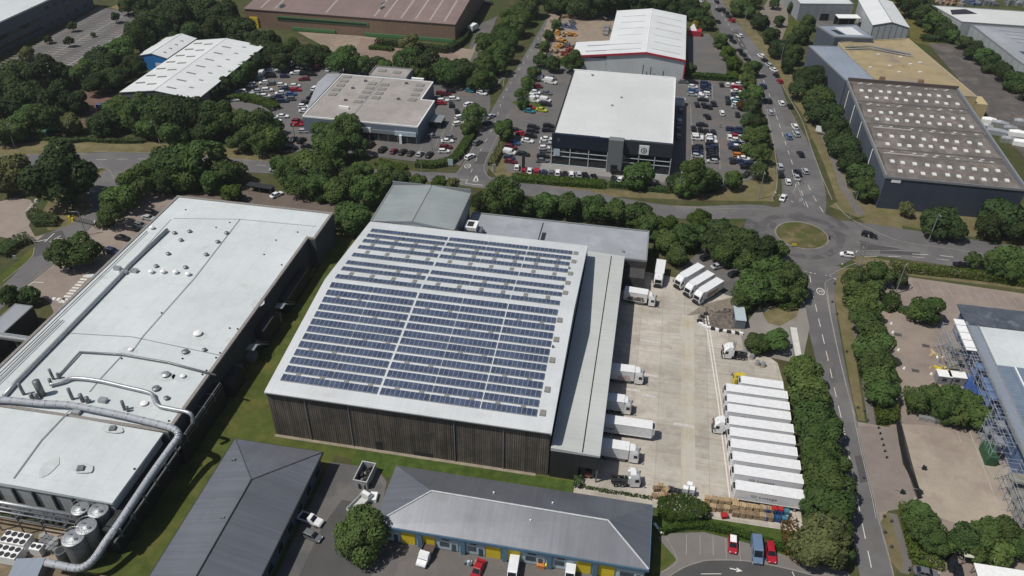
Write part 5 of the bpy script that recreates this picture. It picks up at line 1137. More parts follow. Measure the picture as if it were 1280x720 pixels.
one(t, 'canopy_roof', TRIMW, lambda q: q.prism([(90, 424), (101, 426.2), (100, 432), (89.2, 430)], 4.8, 5.1)); one(t, 'post', STEELD, lambda q: [q.box(a, b, 0, a + .25, b + .25, 4.8) for a, b in ((90.2, 424.4), (95.4, 425.4), (100.4, 426.6))]); one(t, 'back_wall', TRIMD, lambda q: q.prism([(89.4, 430.2), (99.8, 432.2), (99.7, 432.5), (89.3, 430.5)], 0, 4.8))
b6 = thing('pale_roof_depot', 'pale flat roofed depot at the far right edge beyond the tree line', 'depot', (190, 450, 0))
flat_block(b6, [(146, 421), (260, 421), (260, 446), (138, 446)], 8, W_GREY, R_SHOW, TRIMG, .3)
one(b6, 'roof_pit', TRIMD, lambda q: q.prism([at(1188, 12, 8.2), at(1207, 11, 8.2), at(1222, 17, 8.2), at(1190, 18, 8.2)], 8.0, 8.1))
b7 = thing('striped_roof_depot', 'grey depot with dark roof light stripes beside the lorry park trees', 'depot', (190, 390, 0))
flat_block(b7, [(150, 419), (156.5, 372), (166, 325), (290, 325), (290, 419)], 7.6, W_GREY, R_FLAT, TRIMG, .4)
one(b7, 'roof_stripe', TRIMG, lambda q: [q.bar(168 + 1.0 * k, 412 - 5.2 * k, 7.6, 7.75, 15 - .2 * k, .8, -.1) for k in range(15)])
t = thing('solar_strip', 'dark purple panel strip on the striped depot roof edge', 'panel strip', (165, 372, 7.7)); one(t, 'panel', PV, lambda q: q.prism([(161, 384), (165, 384), (171, 360), (166, 360)], 7.75, 7.95))
k = 0
for px, py, sz, m in ((1236, 150, 5, TRIMW), (1250, 154, 6, STEEL), (1262, 160, 5, STEEL), (1246, 164, 7, R_FLAT), (1272, 166, 6, TRIMW), (1262, 174, 6, STEEL), (1278, 178, 6, TRIMW), (1234, 158, 4, STEEL), (1276, 152, 5, STEEL)):
    x, y = at(px, py, 1.2)
    t = thing('sheeted_load', '%s pale sheeted load from the straw hall corner in the lorry park' % nth(k), 'load', (x, y, 0), 0, 'sheeted loads in the lorry park'); k += 1
    a = rnd.uniform(-.3, .1)
    q = MB(); q.loft([[(-sz / 2, -1.2, 0), (-sz / 2, 1.2, 0), (-sz / 2, 1.1, 1.6), (-sz / 2, 0, 2.2), (-sz / 2, -1.1, 1.6)], [(0, -1.25, 0), (0, 1.25, 0), (0, 1.15, 1.8), (0, .1, 2.5), (0, -1.15, 1.7)], [(sz / 2, -1.2, 0), (sz / 2, 1.2, 0), (sz / 2, 1.1, 1.5), (sz / 2, 0, 2.1), (sz / 2, -1.1, 1.6)]]); o = q.build('tarpaulin', m); o.parent = t; t.rotation_euler = (0, 0, a)
k = 0
for px, py, m in ((1172, 3, 1), (1180, 5, 5), (1186, 2, 4), (1216, 3, 2), (1228, 2, 3), (1240, 4, 3), (1266, 3, 3), (1275, 5, 2), (1196, 5, 5)):
    x, y = at(px, py, 1)
    t = thing('scrap_heap', '%s scrap pile from the left along the far yard edge' % nth(k), 'scrap pile', (x, y, 0), 0, 'scrap piles in the far yard'); k += 1
    one(t, 'scrap', [ycols[m], STEEL], lambda q: [q.bar(x + rnd.uniform(-4, 4), y + rnd.uniform(-2.5, 2.5), 0, rnd.uniform(1, 3), rnd.uniform(1, 4), rnd.uniform(1, 2), rnd.uniform(0, 3), rnd.choice([0, 0, 1])) for _ in range(7)])

# ---------------------------------------------------------------- building under scaffold (right)
cb = thing('refurbished_office', 'slate and glass roofed office under refurbishment wrapped in scaffold', 'office', (100, 150, 0))
CZ = 8.2
one(cb, 'wall', plain('blue_sheeted_wall', (0.10, 0.15, 0.27), .5, var=.3, scale=.6), lambda q: q.box(85.4, 60, -.2, 140, 179, CZ - .4))
one(cb, 'slate_roof', R_SLATE, lambda q: q.loft([[(84.2, 180, CZ - .3), (84.2, 171, CZ + .2), (84.2, 171, CZ - .4), (84.2, 180, CZ - .5)], [(140, 180, CZ - .3), (140, 171, CZ + .2), (140, 171, CZ - .4), (140, 180, CZ - .5)]]))
one(cb, 'flat_roof', R_WHITE, lambda q: q.box(86.6, 156.6, CZ - .4, 140, 170.98, CZ - .1))
glz = slabs('blue_glazed_roof', (0.185, 0.24, 0.31), 30, .95, .05, .72, .08, rough=.45, bigvar=.25)
one(cb, 'glazed_roof', glz, lambda q: q.box(87, 60, CZ - .4, 140, 156.58, CZ - .12))
one(cb, 'roof_bar', TRIMW, lambda q: [(q.box(90.8 + 3.6 * k, 120, CZ - .12, 91.1 + 3.6 * k, 156.4, CZ + .05)) for k in range(6)])
one(cb, 'eaves_gutter', STEEL, lambda q: (q.box(84.1, 60, CZ - .5, 84.5, 172, CZ + .25), q.box(86.5, 60, CZ - .5, 86.9, 171, CZ + .15)))
one(cb, 'gutter_bed', plain('gutter_grey', (.22, .25, .30), .6), lambda q: q.box(84.5, 60, CZ - .5, 86.5, 171, CZ - .05))
def scaffold(name, label, x0, x1, y0, y1, h, board, seed=3, topdeck=True):
    t = thing(name, label, 'scaffold', ((x0 + x1) / 2, (y0 + y1) / 2, 0), 0, 'scaffold towers along the office wall'); r = random.Random(seed)
    nx, ny, nz = max(1, round((x1 - x0) / 2.2)), max(1, round((y1 - y0) / 2.6)), max(2, round(h / 2))
    X = [x0 + (x1 - x0) * i / nx for i in range(nx + 1)]; Y = [y0 + (y1 - y0) * i / ny for i in range(ny + 1)]; Zs = [h * i / nz for i in range(nz + 1)]
    def f(q):
        for x in X:
            for y in Y: q.tube([(x, y, 0), (x + r.uniform(-.03, .03), y, h + r.uniform(.6, 1.6))], .045, 5)
        for z in Zs[1:] + [h + 1]:
            for x in X: q.tube([(x, y0 - .3, z), (x, y1 + .3, z)], .05, 4)
            for y in Y: q.tube([(x0 - .3, y, z), (x1 + .3, y, z)], .05, 4)
        for k in range(ny): q.tube([(x0, Y[k], 0), (x0, Y[k + 1], h)], .05, 4); q.tube([(X[0], Y[k], Zs[-1]), (X[-1], Y[k + 1], 0)], .05, 4)
    one(t, 'scaffold_tube', plain('scaffold_steel', (.34, .37, .42), .5, .3, var=.25), f)
    def g(q):
        for z in Zs[1:]:
            for i in range(nx):
                for j in range(ny):
                    if r.random() < .3: one(t, 'deck_board', board, lambda q2: q2.box(X[i] + .1, Y[j] + .1, z + .03, X[i + 1] - .15, Y[j + 1] - .1, z + .09))
    g(None)
    return t
BRD = surf('scaffold_board', (.24, .23, .20), .2, .8, .2, .2)
s1 = scaffold('scaffold', 'tall scaffold tower with a flat white sheeted top at the office corner', 78.6, 83.9, 159, 170.5, 7.2, BRD, 3)
one(s1, 'sheeted_top', TRIMW, lambda q: q.box(81.6, 161, 7.9, 84.0, 173.0, 8.1))
scaffold('scaffold', 'long narrow scaffold run against the blue sheeted office wall', 82.6, 84.4, 140, 160, 7.2, plain('blue_debris_sheet', (.10, .16, .30), .6), 8)
s3 = scaffold('scaffold', 'scaffold tower with green netted base and grey decks halfway along the office wall', 80.6, 84.2, 132, 139.5, 6.4, STEEL, 5)
one(s3, 'netting', plain('green_net', (.03, .09, .045), .8), lambda q: q.box(80.4, 131.8, .1, 82.4, 136.5, 2.6))
scaffold('scaffold', 'open scaffold frame nearest the bottom edge beside the pale paving', 81.2, 84.2, 114, 128, 5.6, BRD, 9)
t = thing('debris_sheet', 'bright blue debris sheet hanging on the scaffold', 'debris sheet', (84, 150, 0)); one(t, 'sheet', plain('bright_blue_sheet', (.05, .12, .38), .6, var=.4, scale=1.2), lambda q: q.loft([[(82.3 + .25 * math.sin(k * 1.7), 141 + k * 1.5, .2), (82.4 + .25 * math.sin(k * 1.7), 141 + k * 1.5, .2), (82.55, 141 + k * 1.5, 4.6 + .5 * math.sin(k * 2.1)), (82.45, 141 + k * 1.5, 4.6 + .5 * math.sin(k * 2.1))] for k in range(11)]))
# bottom right canopies
t = thing('carport', 'cream flat carport roof half hidden by the round trees', 'carport', (73, 106, 0)); one(t, 'carport_roof', plain('cream_sheet', (.50, .52, .42), .7), lambda q: q.box(68.6, 104.6, 2.6, 76.2, 107.6, 2.75)); one(t, 'post', STEELD, lambda q: [q.box(a, b, 0, a + .15, b + .15, 2.6) for a in (68.8, 75.9) for b in (104.8, 107.3)])
t = thing('carport', 'white flat carport roof at the bottom edge in front of the cream one', 'carport', (75, 101, 0)); one(t, 'carport_roof', TRIMW, lambda q: q.box(69.8, 98, 2.7, 80.5, 103.4, 2.85)); one(t, 'post', STEELD, lambda q: [q.box(a, b, 0, a + .15, b + .15, 2.7) for a in (70, 80.2) for b in (98.2, 103.1)])

# ================================================================== VEHICLES
PAINTS = {'w': ('white', (0.75, 0.76, 0.765)), 's': ('silver', (0.40, 0.42, 0.44)), 'g': ('grey', (0.13, 0.14, 0.15)), 'k': ('black', (0.012, 0.012, 0.014)), 'n': ('navy', (0.018, 0.028, 0.075)),
          'b': ('blue', (0.035, 0.10, 0.26)), 'r': ('red', (0.36, 0.012, 0.024)), 'm': ('maroon', (0.13, 0.012, 0.022)), 'y': ('lime yellow', (0.45, 0.46, 0.03)), 'o': ('orange', (0.50, 0.16, 0.025)), 'c': ('teal', (0.03, 0.20, 0.24)), 'p': ('slate blue', (0.13, 0.19, 0.30))}
def paintmat(c):
    nm = PAINTS[c][0].replace(' ', '_') + '_paint'
    if nm in MATS: return MATS[nm]
    k = N(nm); v = k.coord('obj')
    col = k.ramp(k.noise(v, 1.2, 3), ((0.3, mul(PAINTS[c][1], .92)), (0.7, mul(PAINTS[c][1], 1.06))))
    m = k.out(col, 0.32, 0, 0.5); k.b.inputs['Coat Weight'].default_value = 0.4; k.b.inputs['Coat Roughness'].default_value = 0.12
    MATS[nm] = m; return m
def sec(x, zb, zt, hw, sh=.93):
    zm = zb + (zt - zb) * .62
    return [(x, -hw * .94, zb), (x, -hw, zm), (x, -hw * sh, zt), (x, hw * sh, zt), (x, hw, zm), (x, hw * .94, zb)]
SHAPES = {  # L half, width half, belt, roof, cabin (rear bottom, front bottom, rear top, front top), nose height, tail height
    'hatchback': (2.02, .87, .93, 1.47, (-1.96, 1.02, -1.55, .22), .72, .92), 'saloon': (2.32, .90, .90, 1.44, (-1.75, 1.05, -1.10, .30), .72, .90),
    'estate': (2.35, .90, .92, 1.47, (-2.28, 1.05, -1.95, .30), .74, .92), 'suv': (2.25, .93, 1.05, 1.68, (-2.18, 1.05, -1.85, .35), .92, 1.05)}
def car_meshes(kind):
    Lh, hw, belt, rf, (rb, fb_, rt, ft), nz, tz = SHAPES[kind]
    q = MB()
    q.loft([sec(-Lh, .38, tz * .86, hw * .84), sec(-Lh + .12, .26, tz, hw * .95), sec(-Lh + .8, .22, belt, hw), sec(.4, .22, belt, hw), sec(fb_ + .05, .22, belt - .02, hw), sec(Lh - .35, .24, nz + .06, hw * .95), sec(Lh - .06, .28, nz - .06, hw * .84), sec(Lh, .36, nz - .16, hw * .76)], 0)
    a, b = hw * .90, hw * .72
    q.loft([[(rt - .05, -b - .02, rf - .03), (ft + .06, -b - .02, rf - .03), (ft + .06, b + .02, rf - .03), (rt - .05, b + .02, rf - .03)], [(rt + .08, -b + .08, rf + .035), (ft - .12, -b + .08, rf + .035), (ft - .12, b - .08, rf + .035), (rt + .08, b - .08, rf + .035)]], 0)
    for s in (-1, 1):   # pillars
        for xb, xt in ((rb, rt), (fb_, ft), ((rb + fb_) / 2 - .1, (rt + ft) / 2 - .15)):
            q.loft([[(xb - .05, s * (a + .012), belt - .02), (xb + .05, s * (a + .012), belt - .02), (xb + .05, s * (a - .06), belt - .02), (xb - .05, s * (a - .06), belt - .02)], [(xt - .05, s * (b + .012), rf - .02), (xt + .05, s * (b + .012), rf - .02), (xt + .05, s * (b - .06), rf - .02), (xt - .05, s * (b - .06), rf - .02)]], 0)
    g = MB(); g.loft([[(rb, -a, belt - .01), (fb_, -a, belt - .01), (fb_, a, belt - .01), (rb, a, belt - .01)], [(rt, -b, rf - .02), (ft, -b, rf - .02), (ft, b, rf - .02), (rt, b, rf - .02)]])
    return q, g, (Lh * .62, hw, .32)
def van_meshes(hi):
    q = MB(); hw = .98; z = 2.45 if hi else 1.92; L = 2.75 if hi else 2.3
    q.loft([sec(-L, .45, z - .15, hw * .93, .9), sec(-L + .12, .35, z, hw, .9), sec(L * .28, .32, z, hw, .9), sec(L * .38, .32, z - .14, hw, .88), sec(L * .64, .32, 1.22, hw, .9), sec(L * .9, .36, 1.02, hw * .95, .9), sec(L, .42, .78, hw * .86, .9)], 0)
    g = MB()
    g.poly([(L * .65, -hw * .80, 1.24), (L * .65, hw * .80, 1.24), (L * .40, hw * .74, z - .17), (L * .40, -hw * .74, z - .17)])
    for s in (-1, 1):
        pts = [(L * .60, s * (hw + .005), 1.26), (L * .22, s * (hw + .005), 1.26), (L * .22, s * (hw * .965), z - .35), (L * .40, s * (hw * .965), z - .35)]
        g.poly(pts if s > 0 else pts[::-1])
    return q, g, (L * .60, hw, .34)
PROTO = {}
def make_car(kind, col, near):
    """a prototype per kind and colour; copies share its meshes"""
    key = (kind, col, near)
    if key in PROTO: return copy_tree(PROTO[key])
    if kind in SHAPES: b, g, (wx, hw, wr) = car_meshes(kind)
    else: b, g, (wx, hw, wr) = van_meshes(kind == 'van')
    root = thing('parked_car' if kind in SHAPES else 'parked_van', '', 'car' if kind in SHAPES else 'van')
    o = b.build('body', paintmat(col), root)
    g.build('windows', CARGLASS, root)
    if near:
        for sx in (-1, 1):
            for sy in (-1, 1):
                w_ = MB(); w_.disc_y(sx * wx, sy * (hw - .09), wr, wr, .22); w_ = w_.build('wheel', RUBBER, root)
                r_ = MB(); r_.disc_y(sx * wx, sy * (hw + .02), wr, wr * .6, .04, 10); r_.build('rim', STEEL, w_)
        Lh = SHAPES[kind][0] if kind in SHAPES else (2.75 if kind == 'van' else 2.3)
        zz = .66 if kind != 'van' else .8
        for s in (-1, 1):
            h_ = MB(); h_.box(Lh - .28, s * hw * .48, zz - .10, Lh - .015, s * hw * .74, zz + .06); h_.build('headlight', LAMPG, root)
            h_ = MB(); h_.box(-Lh - .01, s * hw * .55, .70, -Lh + .16, s * hw * .88, .88); h_.build('tail_light', TAIL, root)
    else:
        w_ = MB()
        for sx in (-1, 1):
            for sy in (-1, 1): w_.disc_y(sx * wx, sy * (hw - .09), wr, wr, .22, 10)
        w_.build('wheel', RUBBER, root)
    PROTO[key] = root
    return root
CARS = []
def put_car(px, py, col, head, label, group, kind='hatchback', near=False, z=.7):
    o = make_car(kind, col, near)
    x, y = at(px, py, z)
    o.location = (x, y, .05); o.rotation_euler = (0, 0, math.radians(head))
    o['label'] = label; o['group'] = group; o['category'] = 'van' if 'van' in kind else 'car'
    CARS.append(o); return o
rc = random.Random(21)
def mapcrop(ox, oy, k, pts): return [(ox + a / k, oy + b / k) + tuple(r) for a, b, *r in pts]
def row(items, where, group, head, kinds=('hatchback', 'saloon', 'suv', 'estate', 'hatchback'), jitter=3):
    for i, it in enumerate(items):
        px, py, c = it[:3]; h = it[3] if len(it) > 3 and it[3] is not None else head
        kind = it[4] if len(it) > 4 else rc.choice(kinds)
        lab = '%s %s, %s %s' % (PAINTS[c][0], {'hatchback': 'hatchback', 'saloon': 'saloon', 'estate': 'estate', 'suv': 'suv', 'van': 'tall van', 'small_van': 'small van'}[kind], nth(i), where)
        put_car(px, py, c, h + rc.uniform(-jitter, jitter) + (180 if rc.random() < .3 and kind in SHAPES and head in (0, 20, 90) else 0), lab, group, kind)
g1 = 'cars parked behind the grey showroom'
m = lambda pts: mapcrop(280, 70, 6, pts)
row(m([(290, 130, 'w', 100, 'van'), (350, 150, 'k'), (362, 108, 'w'), (398, 52, 's', 100, 'van'), (455, 150, 'n'), (468, 62, 'k'), (512, 60, 'w', 92, 'van'), (468, 110, 'n'), (535, 125, 'w'), (605, 130, 'k'), (655, 82, 's', 95), (700, 85, 'm', 92, 'van'), (790, 100, 'w', 80)]), 'from the white shed in the tree-side row', g1, 20)
row(m([(200, 217, 'w'), (272, 165, 's'), (298, 198, 'w'), (352, 207, 'g'), (435, 215, 'w'), (455, 246, 'n'), (535, 222, 'w'), (538, 252, 'r'), (600, 172, 'm'), (660, 137, 'k')]), 'from the white shed in the second row of the crowded lot', g1, 20)
row(m([(125, 266, 'w'), (105, 290, 'n'), (225, 288, 's'), (240, 262, 's'), (325, 255, 'w'), (420, 276, 'w'), (502, 284, 'b')]), 'from the hedge in the third row of the crowded lot', g1, 20)
row(m([(75, 326, 'w'), (150, 300, 'n'), (190, 331, 'k'), (310, 298, 'w'), (350, 326, 'k'), (400, 302, 'n'), (440, 336, 'n'), (490, 322, 'g')]), 'from the hedge in the crowded lot row nearest the trees', g1, 20)
row(m([(685, 242, 'w', 80), (690, 285, 'k'), (660, 312, 'k'), (622, 350, 'k'), (595, 375, 'w'), (606, 410, 'w')]), 'from the trees in the line against the dark canopy edge', g1, 10)
row(m([(440, 450, 'w'), (385, 482, 'w'), (375, 508, 'r'), (552, 490, 'm'), (545, 512, 'r'), (600, 562, 's'), (520, 622, 'k', 80), (580, 632, 'k', 80), (625, 676, 'k'), (460, 680, 'w'), (505, 684, 'k')]), 'down the lane at the dealership west corner', g1, 12)
g2 = 'cars parked at the grey showroom'
m = lambda pts: mapcrop(430, 80, 6, pts)
row(m([(200, 607, 'k'), (290, 640, 'k'), (375, 652, 'm'), (440, 657, 'k'), (500, 667, 'k'), (570, 672, 's'), (640, 677, 'k')]), 'from the big trees before the glazed front of the grey dealership', g2, 80)
row(m([(800, 205, 'k'), (762, 225, 'm'), (725, 217, 'm'), (825, 262, 'w'), (740, 272, 'w'), (730, 292, 'r'), (805, 305, 'k', 100), (845, 350, 'k', 110)]), 'from the hedge in the knot of cars at the dealership east flank', g2, 15)
row(m([(800, 550, 'g'), (775, 575, 'w'), (765, 620, 'm'), (750, 652, 'w'), (665, 540, 'g', 20)]), 'from the big tree in the bays beside the clipped hedge', g2, 12)
row(m([(935, 300, 'w', 60), (875, 395, 'w', 45), (860, 445, 'w', 40)]), 'from the north half hidden under the roadside trees', g2, 40)
m = lambda pts: mapcrop(530, 90, 6, pts)
row(m([(440, 128, 'w', -20, 'van'), (435, 157, 'w', -20, 'suv'), (345, 138, 'c', -10, 'hatchback')]), 'from the bushes at the end of the dealership lane', g2, -20)
row(m([(500, 330, 's', 60), (475, 380, 'n', 60), (402, 527, 'g', 65), (345, 632, 'w', 62)]), 'from the north on the road between the showrooms', 'cars on the road between the showrooms', 62)
put_car(672.5, 57, 'k', 75, 'black car alone on the shaded road beside the tall roadside trees', 'cars on the road between the showrooms', 'suv')
g3 = 'cars parked west of the pale showroom'
row(m([(960, 45, 'g'), (875, 52, 'w', -15, 'van'), (950, 75, 'w', -12, 'van'), (855, 105, 'm'), (838, 150, 'w'), (820, 178, 'w'), (920, 155, 'g'), (815, 212, 'w', -12, 'van'), (910, 210, 'w', -12, 'small_van'), (795, 262, 'r'), (915, 240, 'k'), (882, 282, 'y'), (790, 292, 'c')]), 'from the north in the block west of the pale showroom roof', g3, -10)
row(m([(690, 435, 'k'), (732, 460, 'r'), (820, 410, 'k'), (815, 440, 'k'), (800, 477, 'k'), (680, 530, 'b'), (776, 513, 'w'), (652, 562, 'm'), (642, 602, 'w', -8, 'small_van'), (745, 613, 'k'), (640, 640, 'n'), (650, 668, 'm')]), 'from the flower bed in the bays along the road hedge', g3, -5)
row(m([(935, 405, 'k'), (930, 435, 'k'), (920, 500, 'w'), (910, 527, 's'), (905, 566, 'w'), (905, 592, 'g'), (895, 632, 'k'), (887, 662, 'g')]), 'from the north in the line along the showroom west wall', g3, 12)
m = lambda pts: mapcrop(620, 130, 6, pts)
row(m([(157, 472, 'w'), (210, 492, 'r'), (252, 500, 'w'), (305, 505, 'r'), (360, 510, 'n'), (415, 512, 'g'), (463, 516, 'w'), (517, 522, 'k'), (565, 525, 'w', 100), (620, 527, 's', 105), (672, 533, 'k', 110), (735, 543, 'k', 112)]), 'from the road hedge in the display row before the navy fascia', 'display cars before the pale showroom', 95)
row(m([(905, 512, 'k', 10), (880, 556, 'k'), (935, 562, 'w', 75)]), 'from the entrance tower in the right hand display row', 'display cars before the pale showroom', 85)
g4 = 'cars parked east of the pale showroom'
m = lambda pts: mapcrop(840, 90, 8, pts)
row(m([(210, 98, 'k'), (212, 146, 'w'), (210, 186, 'b'), (205, 222, 's')]), 'from the hedge in the first column by the showroom', g4, 0)
row(m([(335, 115, 'n'), (335, 150, 'n'), (335, 184, 'n'), (325, 214, 'w'), (310, 246, 'w'), (310, 274, 'k')]), 'from the hedge in the second column by the showroom', g4, 0)
row(m([(250, 322, 'k'), (320, 332, 'k'), (376, 346, 'k'), (416, 316, 'k', 100), (350, 442, 'k', 110)]), 'from the showroom wall in the loose middle line', g4, 98)
row(m([(115, 95, 'g', 0), (495, 125, 'k', 95), (555, 125, 'w', 95), (500, 405, 'w', 93), (555, 262, 'k', 92), (560, 300, 'k', 92), (655, 422, 'k', 90)]), 'among the cars standing alone in the aisles', g4, 92)
row(m([(645, 122, 'w'), (645, 158, 'r'), (645, 190, 'w'), (645, 220, 'k'), (645, 244, 'n'), (645, 266, 'w'), (648, 290, 'c'), (650, 316, 'w'), (650, 345, 's')]), 'from the far hedge in the column beside the orange leaved tree', g4, 0)
row(m([(75, 490, 's'), (65, 567, 'g'), (65, 642, 'g'), (90, 380, 'g')]), 'in the shade of the showroom east wall', g4, 92)
row(m([(215, 560, 'k'), (285, 572, 'k'), (345, 592, 'k'), (410, 602, 'k'), (300, 525, 'k', 0)]), 'from the showroom in the nose-on head row of the middle block', g4, 92)
m = lambda pts: mapcrop(840, 160, 8, pts)
row(m([(255, 78, 'w'), (255, 102, 'w'), (255, 186, 'k'), (255, 214, 'k'), (255, 242, 'n'), (255, 278, 's'), (260, 336, 'r')]), 'from the far end of the near-wall column in the middle block', g4, 0)
row(m([(392, 84, 'w'), (395, 108, 's'), (395, 132, 'w'), (398, 160, 'k'), (400, 190, 'n'), (402, 215, 'k'), (404, 240, 'k'), (405, 266, 'k'), (406, 292, 'k'), (405, 330, 's')]), 'from the far end of the aisle-side column in the middle block', g4, 0)
row(m([(590, 10, 'n'), (655, 10, 'n'), (640, 48, 'n'), (645, 80, 'r'), (650, 120, 'w'), (645, 150, 'n'), (650, 184, 'w'), (655, 214, 'k')]), 'from the far end of the column nearest the main road trees', g4, 0)
row(m([(705, 60, 'n'), (712, 100, 's'), (715, 150, 's'), (718, 184, 'w'), (720, 226, 'k'), (675, 270, 'o'), (720, 302, 'w'), (690, 334, 'n'), (740, 362, 'n'), (742, 392, 'k'), (742, 460, 'k', 60)]), 'from the far end of the outermost column by the trees', g4, 0)
row(m([(575, 92, 'w', 92), (585, 176, 'n', 92), (600, 322, 'k', 92), (430, 542, 'n', 100), (485, 542, 'w', 100), (550, 547, 'n', 100)]), 'from the north down the eastern aisle', g4, 92)
g5 = 'cars on the dual road'
m = lambda pts: mapcrop(870, 0, 8, pts)
row(m([(50, 8, 'w'), (205, 15, 'k'), (222, 97, 'k'), (265, 90, 'k'), (300, 125, 'k'), (330, 165, 'k'), (358, 203, 'r'), (215, 212, 'k'), (437, 355, 'w'), (335, 365, 'k'), (370, 410, 'k'), (435, 502, 'k'), (470, 545, 'k'), (510, 595, 'k'), (650, 556, 'w'), (686, 602, 'k'), (725, 645, 's'), (775, 694, 'w')]), 'counting down the straight from the top edge', g5, 118)
m = lambda pts: mapcrop(930, 70, 4.235, pts)
row(m([(170, 100, 'k', 108), (190, 132, 'r', 106), (102, 160, 'n', 110), (130, 237, 'k', 105), (198, 250, 'w', 99), (243, 265, 'k', 102), (138, 296, 's', 100), (268, 373, 'w', 102), (275, 411, 's', 102), (235, 425, 'p', 102), (300, 517, 'k', 102), (190, 585, 's', 94), (195, 625, 'k', 94), (283, 618, 'k', 100, 'suv'), (323, 607, 's', 100), (233, 663, 'w', 92)]), 'counting down the curve from the shed wall to the roundabout', g5, 100)
row([(979, 246.5, 'w', 70), (995.5, 221, 's', 98)], 'waiting at the roundabout mouth', g5, 70)
put_car(1059, 318, 'w', 175, 'white hatchback leaving the roundabout toward the right hand road', g5, 'hatchback', True); put_car(1087, 293.5, 'k', -18, 'black estate car entering the roundabout beside the dry verge', g5, 'estate', True)
put_car(1202, 331, 'k', 170, 'dark car half under the round tree on the right hand road', g5, 'saloon')
put_car(346, 243, 'w', 60, 'white car beside the dark shelter behind the white factory', 'cars on the tree lined road', 'saloon'); put_car(345, 212, 's', 5, 'silver car on the tree lined road behind the white factory', 'cars on the tree lined road', 'saloon'); put_car(483, 218, 'k', 5, 'black car on the tree lined road behind the plant house', 'cars on the tree lined road', 'hatchback')
row([(153, 297, 'k', -8), (141, 314, 'n', -8), (166, 285, 'k', -8), (176, 281, 'g', -8), (190, 266, 'k', -8), (186, 272, 's', -8)], 'from the site road along the factory west wall', 'cars along the factory wall', -8)
row([(884, 321, 'k', 40), (898, 332, 's', 38), (918, 342, 'k', 38)], 'from the dense trees in the yard corner car park', 'cars in the yard corner', 38)
row([(127, 132, 'b', 10), (143, 108, 'k', 10), (134, 113, 'g', 10)], 'beside the red block path under the trees', 'cars by the red path', 10)
row([(604, 2, 'm', 5), (612, 4, 'k', 5), (596, 4, 'r', 5)], 'at the top edge behind the brown warehouse', 'cars at the brown warehouse', 5)
# close vehicles
gB = 'vehicles at the workshop units'
def close(px, py, c, h, lab, kind, z=.7): return put_car(px, py, c, h, lab, gB, kind, True, z)
close(390.5, 669.5, 'g', -15, 'grey hatchback parked beside the white pickup at the slate hall', 'hatchback')
close(597, 712, 'r', -98, 'red car parked by the workshop shutters', 'saloon')
close(641, 714, 'w', -88, 'white van with roof bars by the workshop signs', 'van', 1.2)
close(713, 715, 'w', -90, 'white box van at the bottom edge before the workshop units', 'van', 1.2)
hb = close(916, 680, 'r', -92, 'red hatchback with a white roof in the small car park', 'hatchback')
q = MB(); q.loft([[(-1.50, -.60, 1.505), (.16, -.60, 1.505), (.16, .60, 1.505), (-1.50, .60, 1.505)], [(-1.35, -.50, 1.545), (.02, -.50, 1.545), (.02, .50, 1.545), (-1.35, .50, 1.545)]]); o = q.build('roof_panel', TRIMW); o.parent = hb
close(946.5, 687, 'p', -88, 'slate blue van parked between two red cars', 'van', 1.2)
close(963.5, 690, 'r', -87, 'long red estate car beside the slate blue van', 'estate')
close(1190, 702, 'k', -95, 'black car beside the cream carport', 'suv'); close(1198, 717, 'k', -95, 'black car at the bottom edge beside the white carport', 'saloon')
close(1158, 716, 'g', -5, 'grey car at the bottom edge below the lawn hedge', 'saloon')

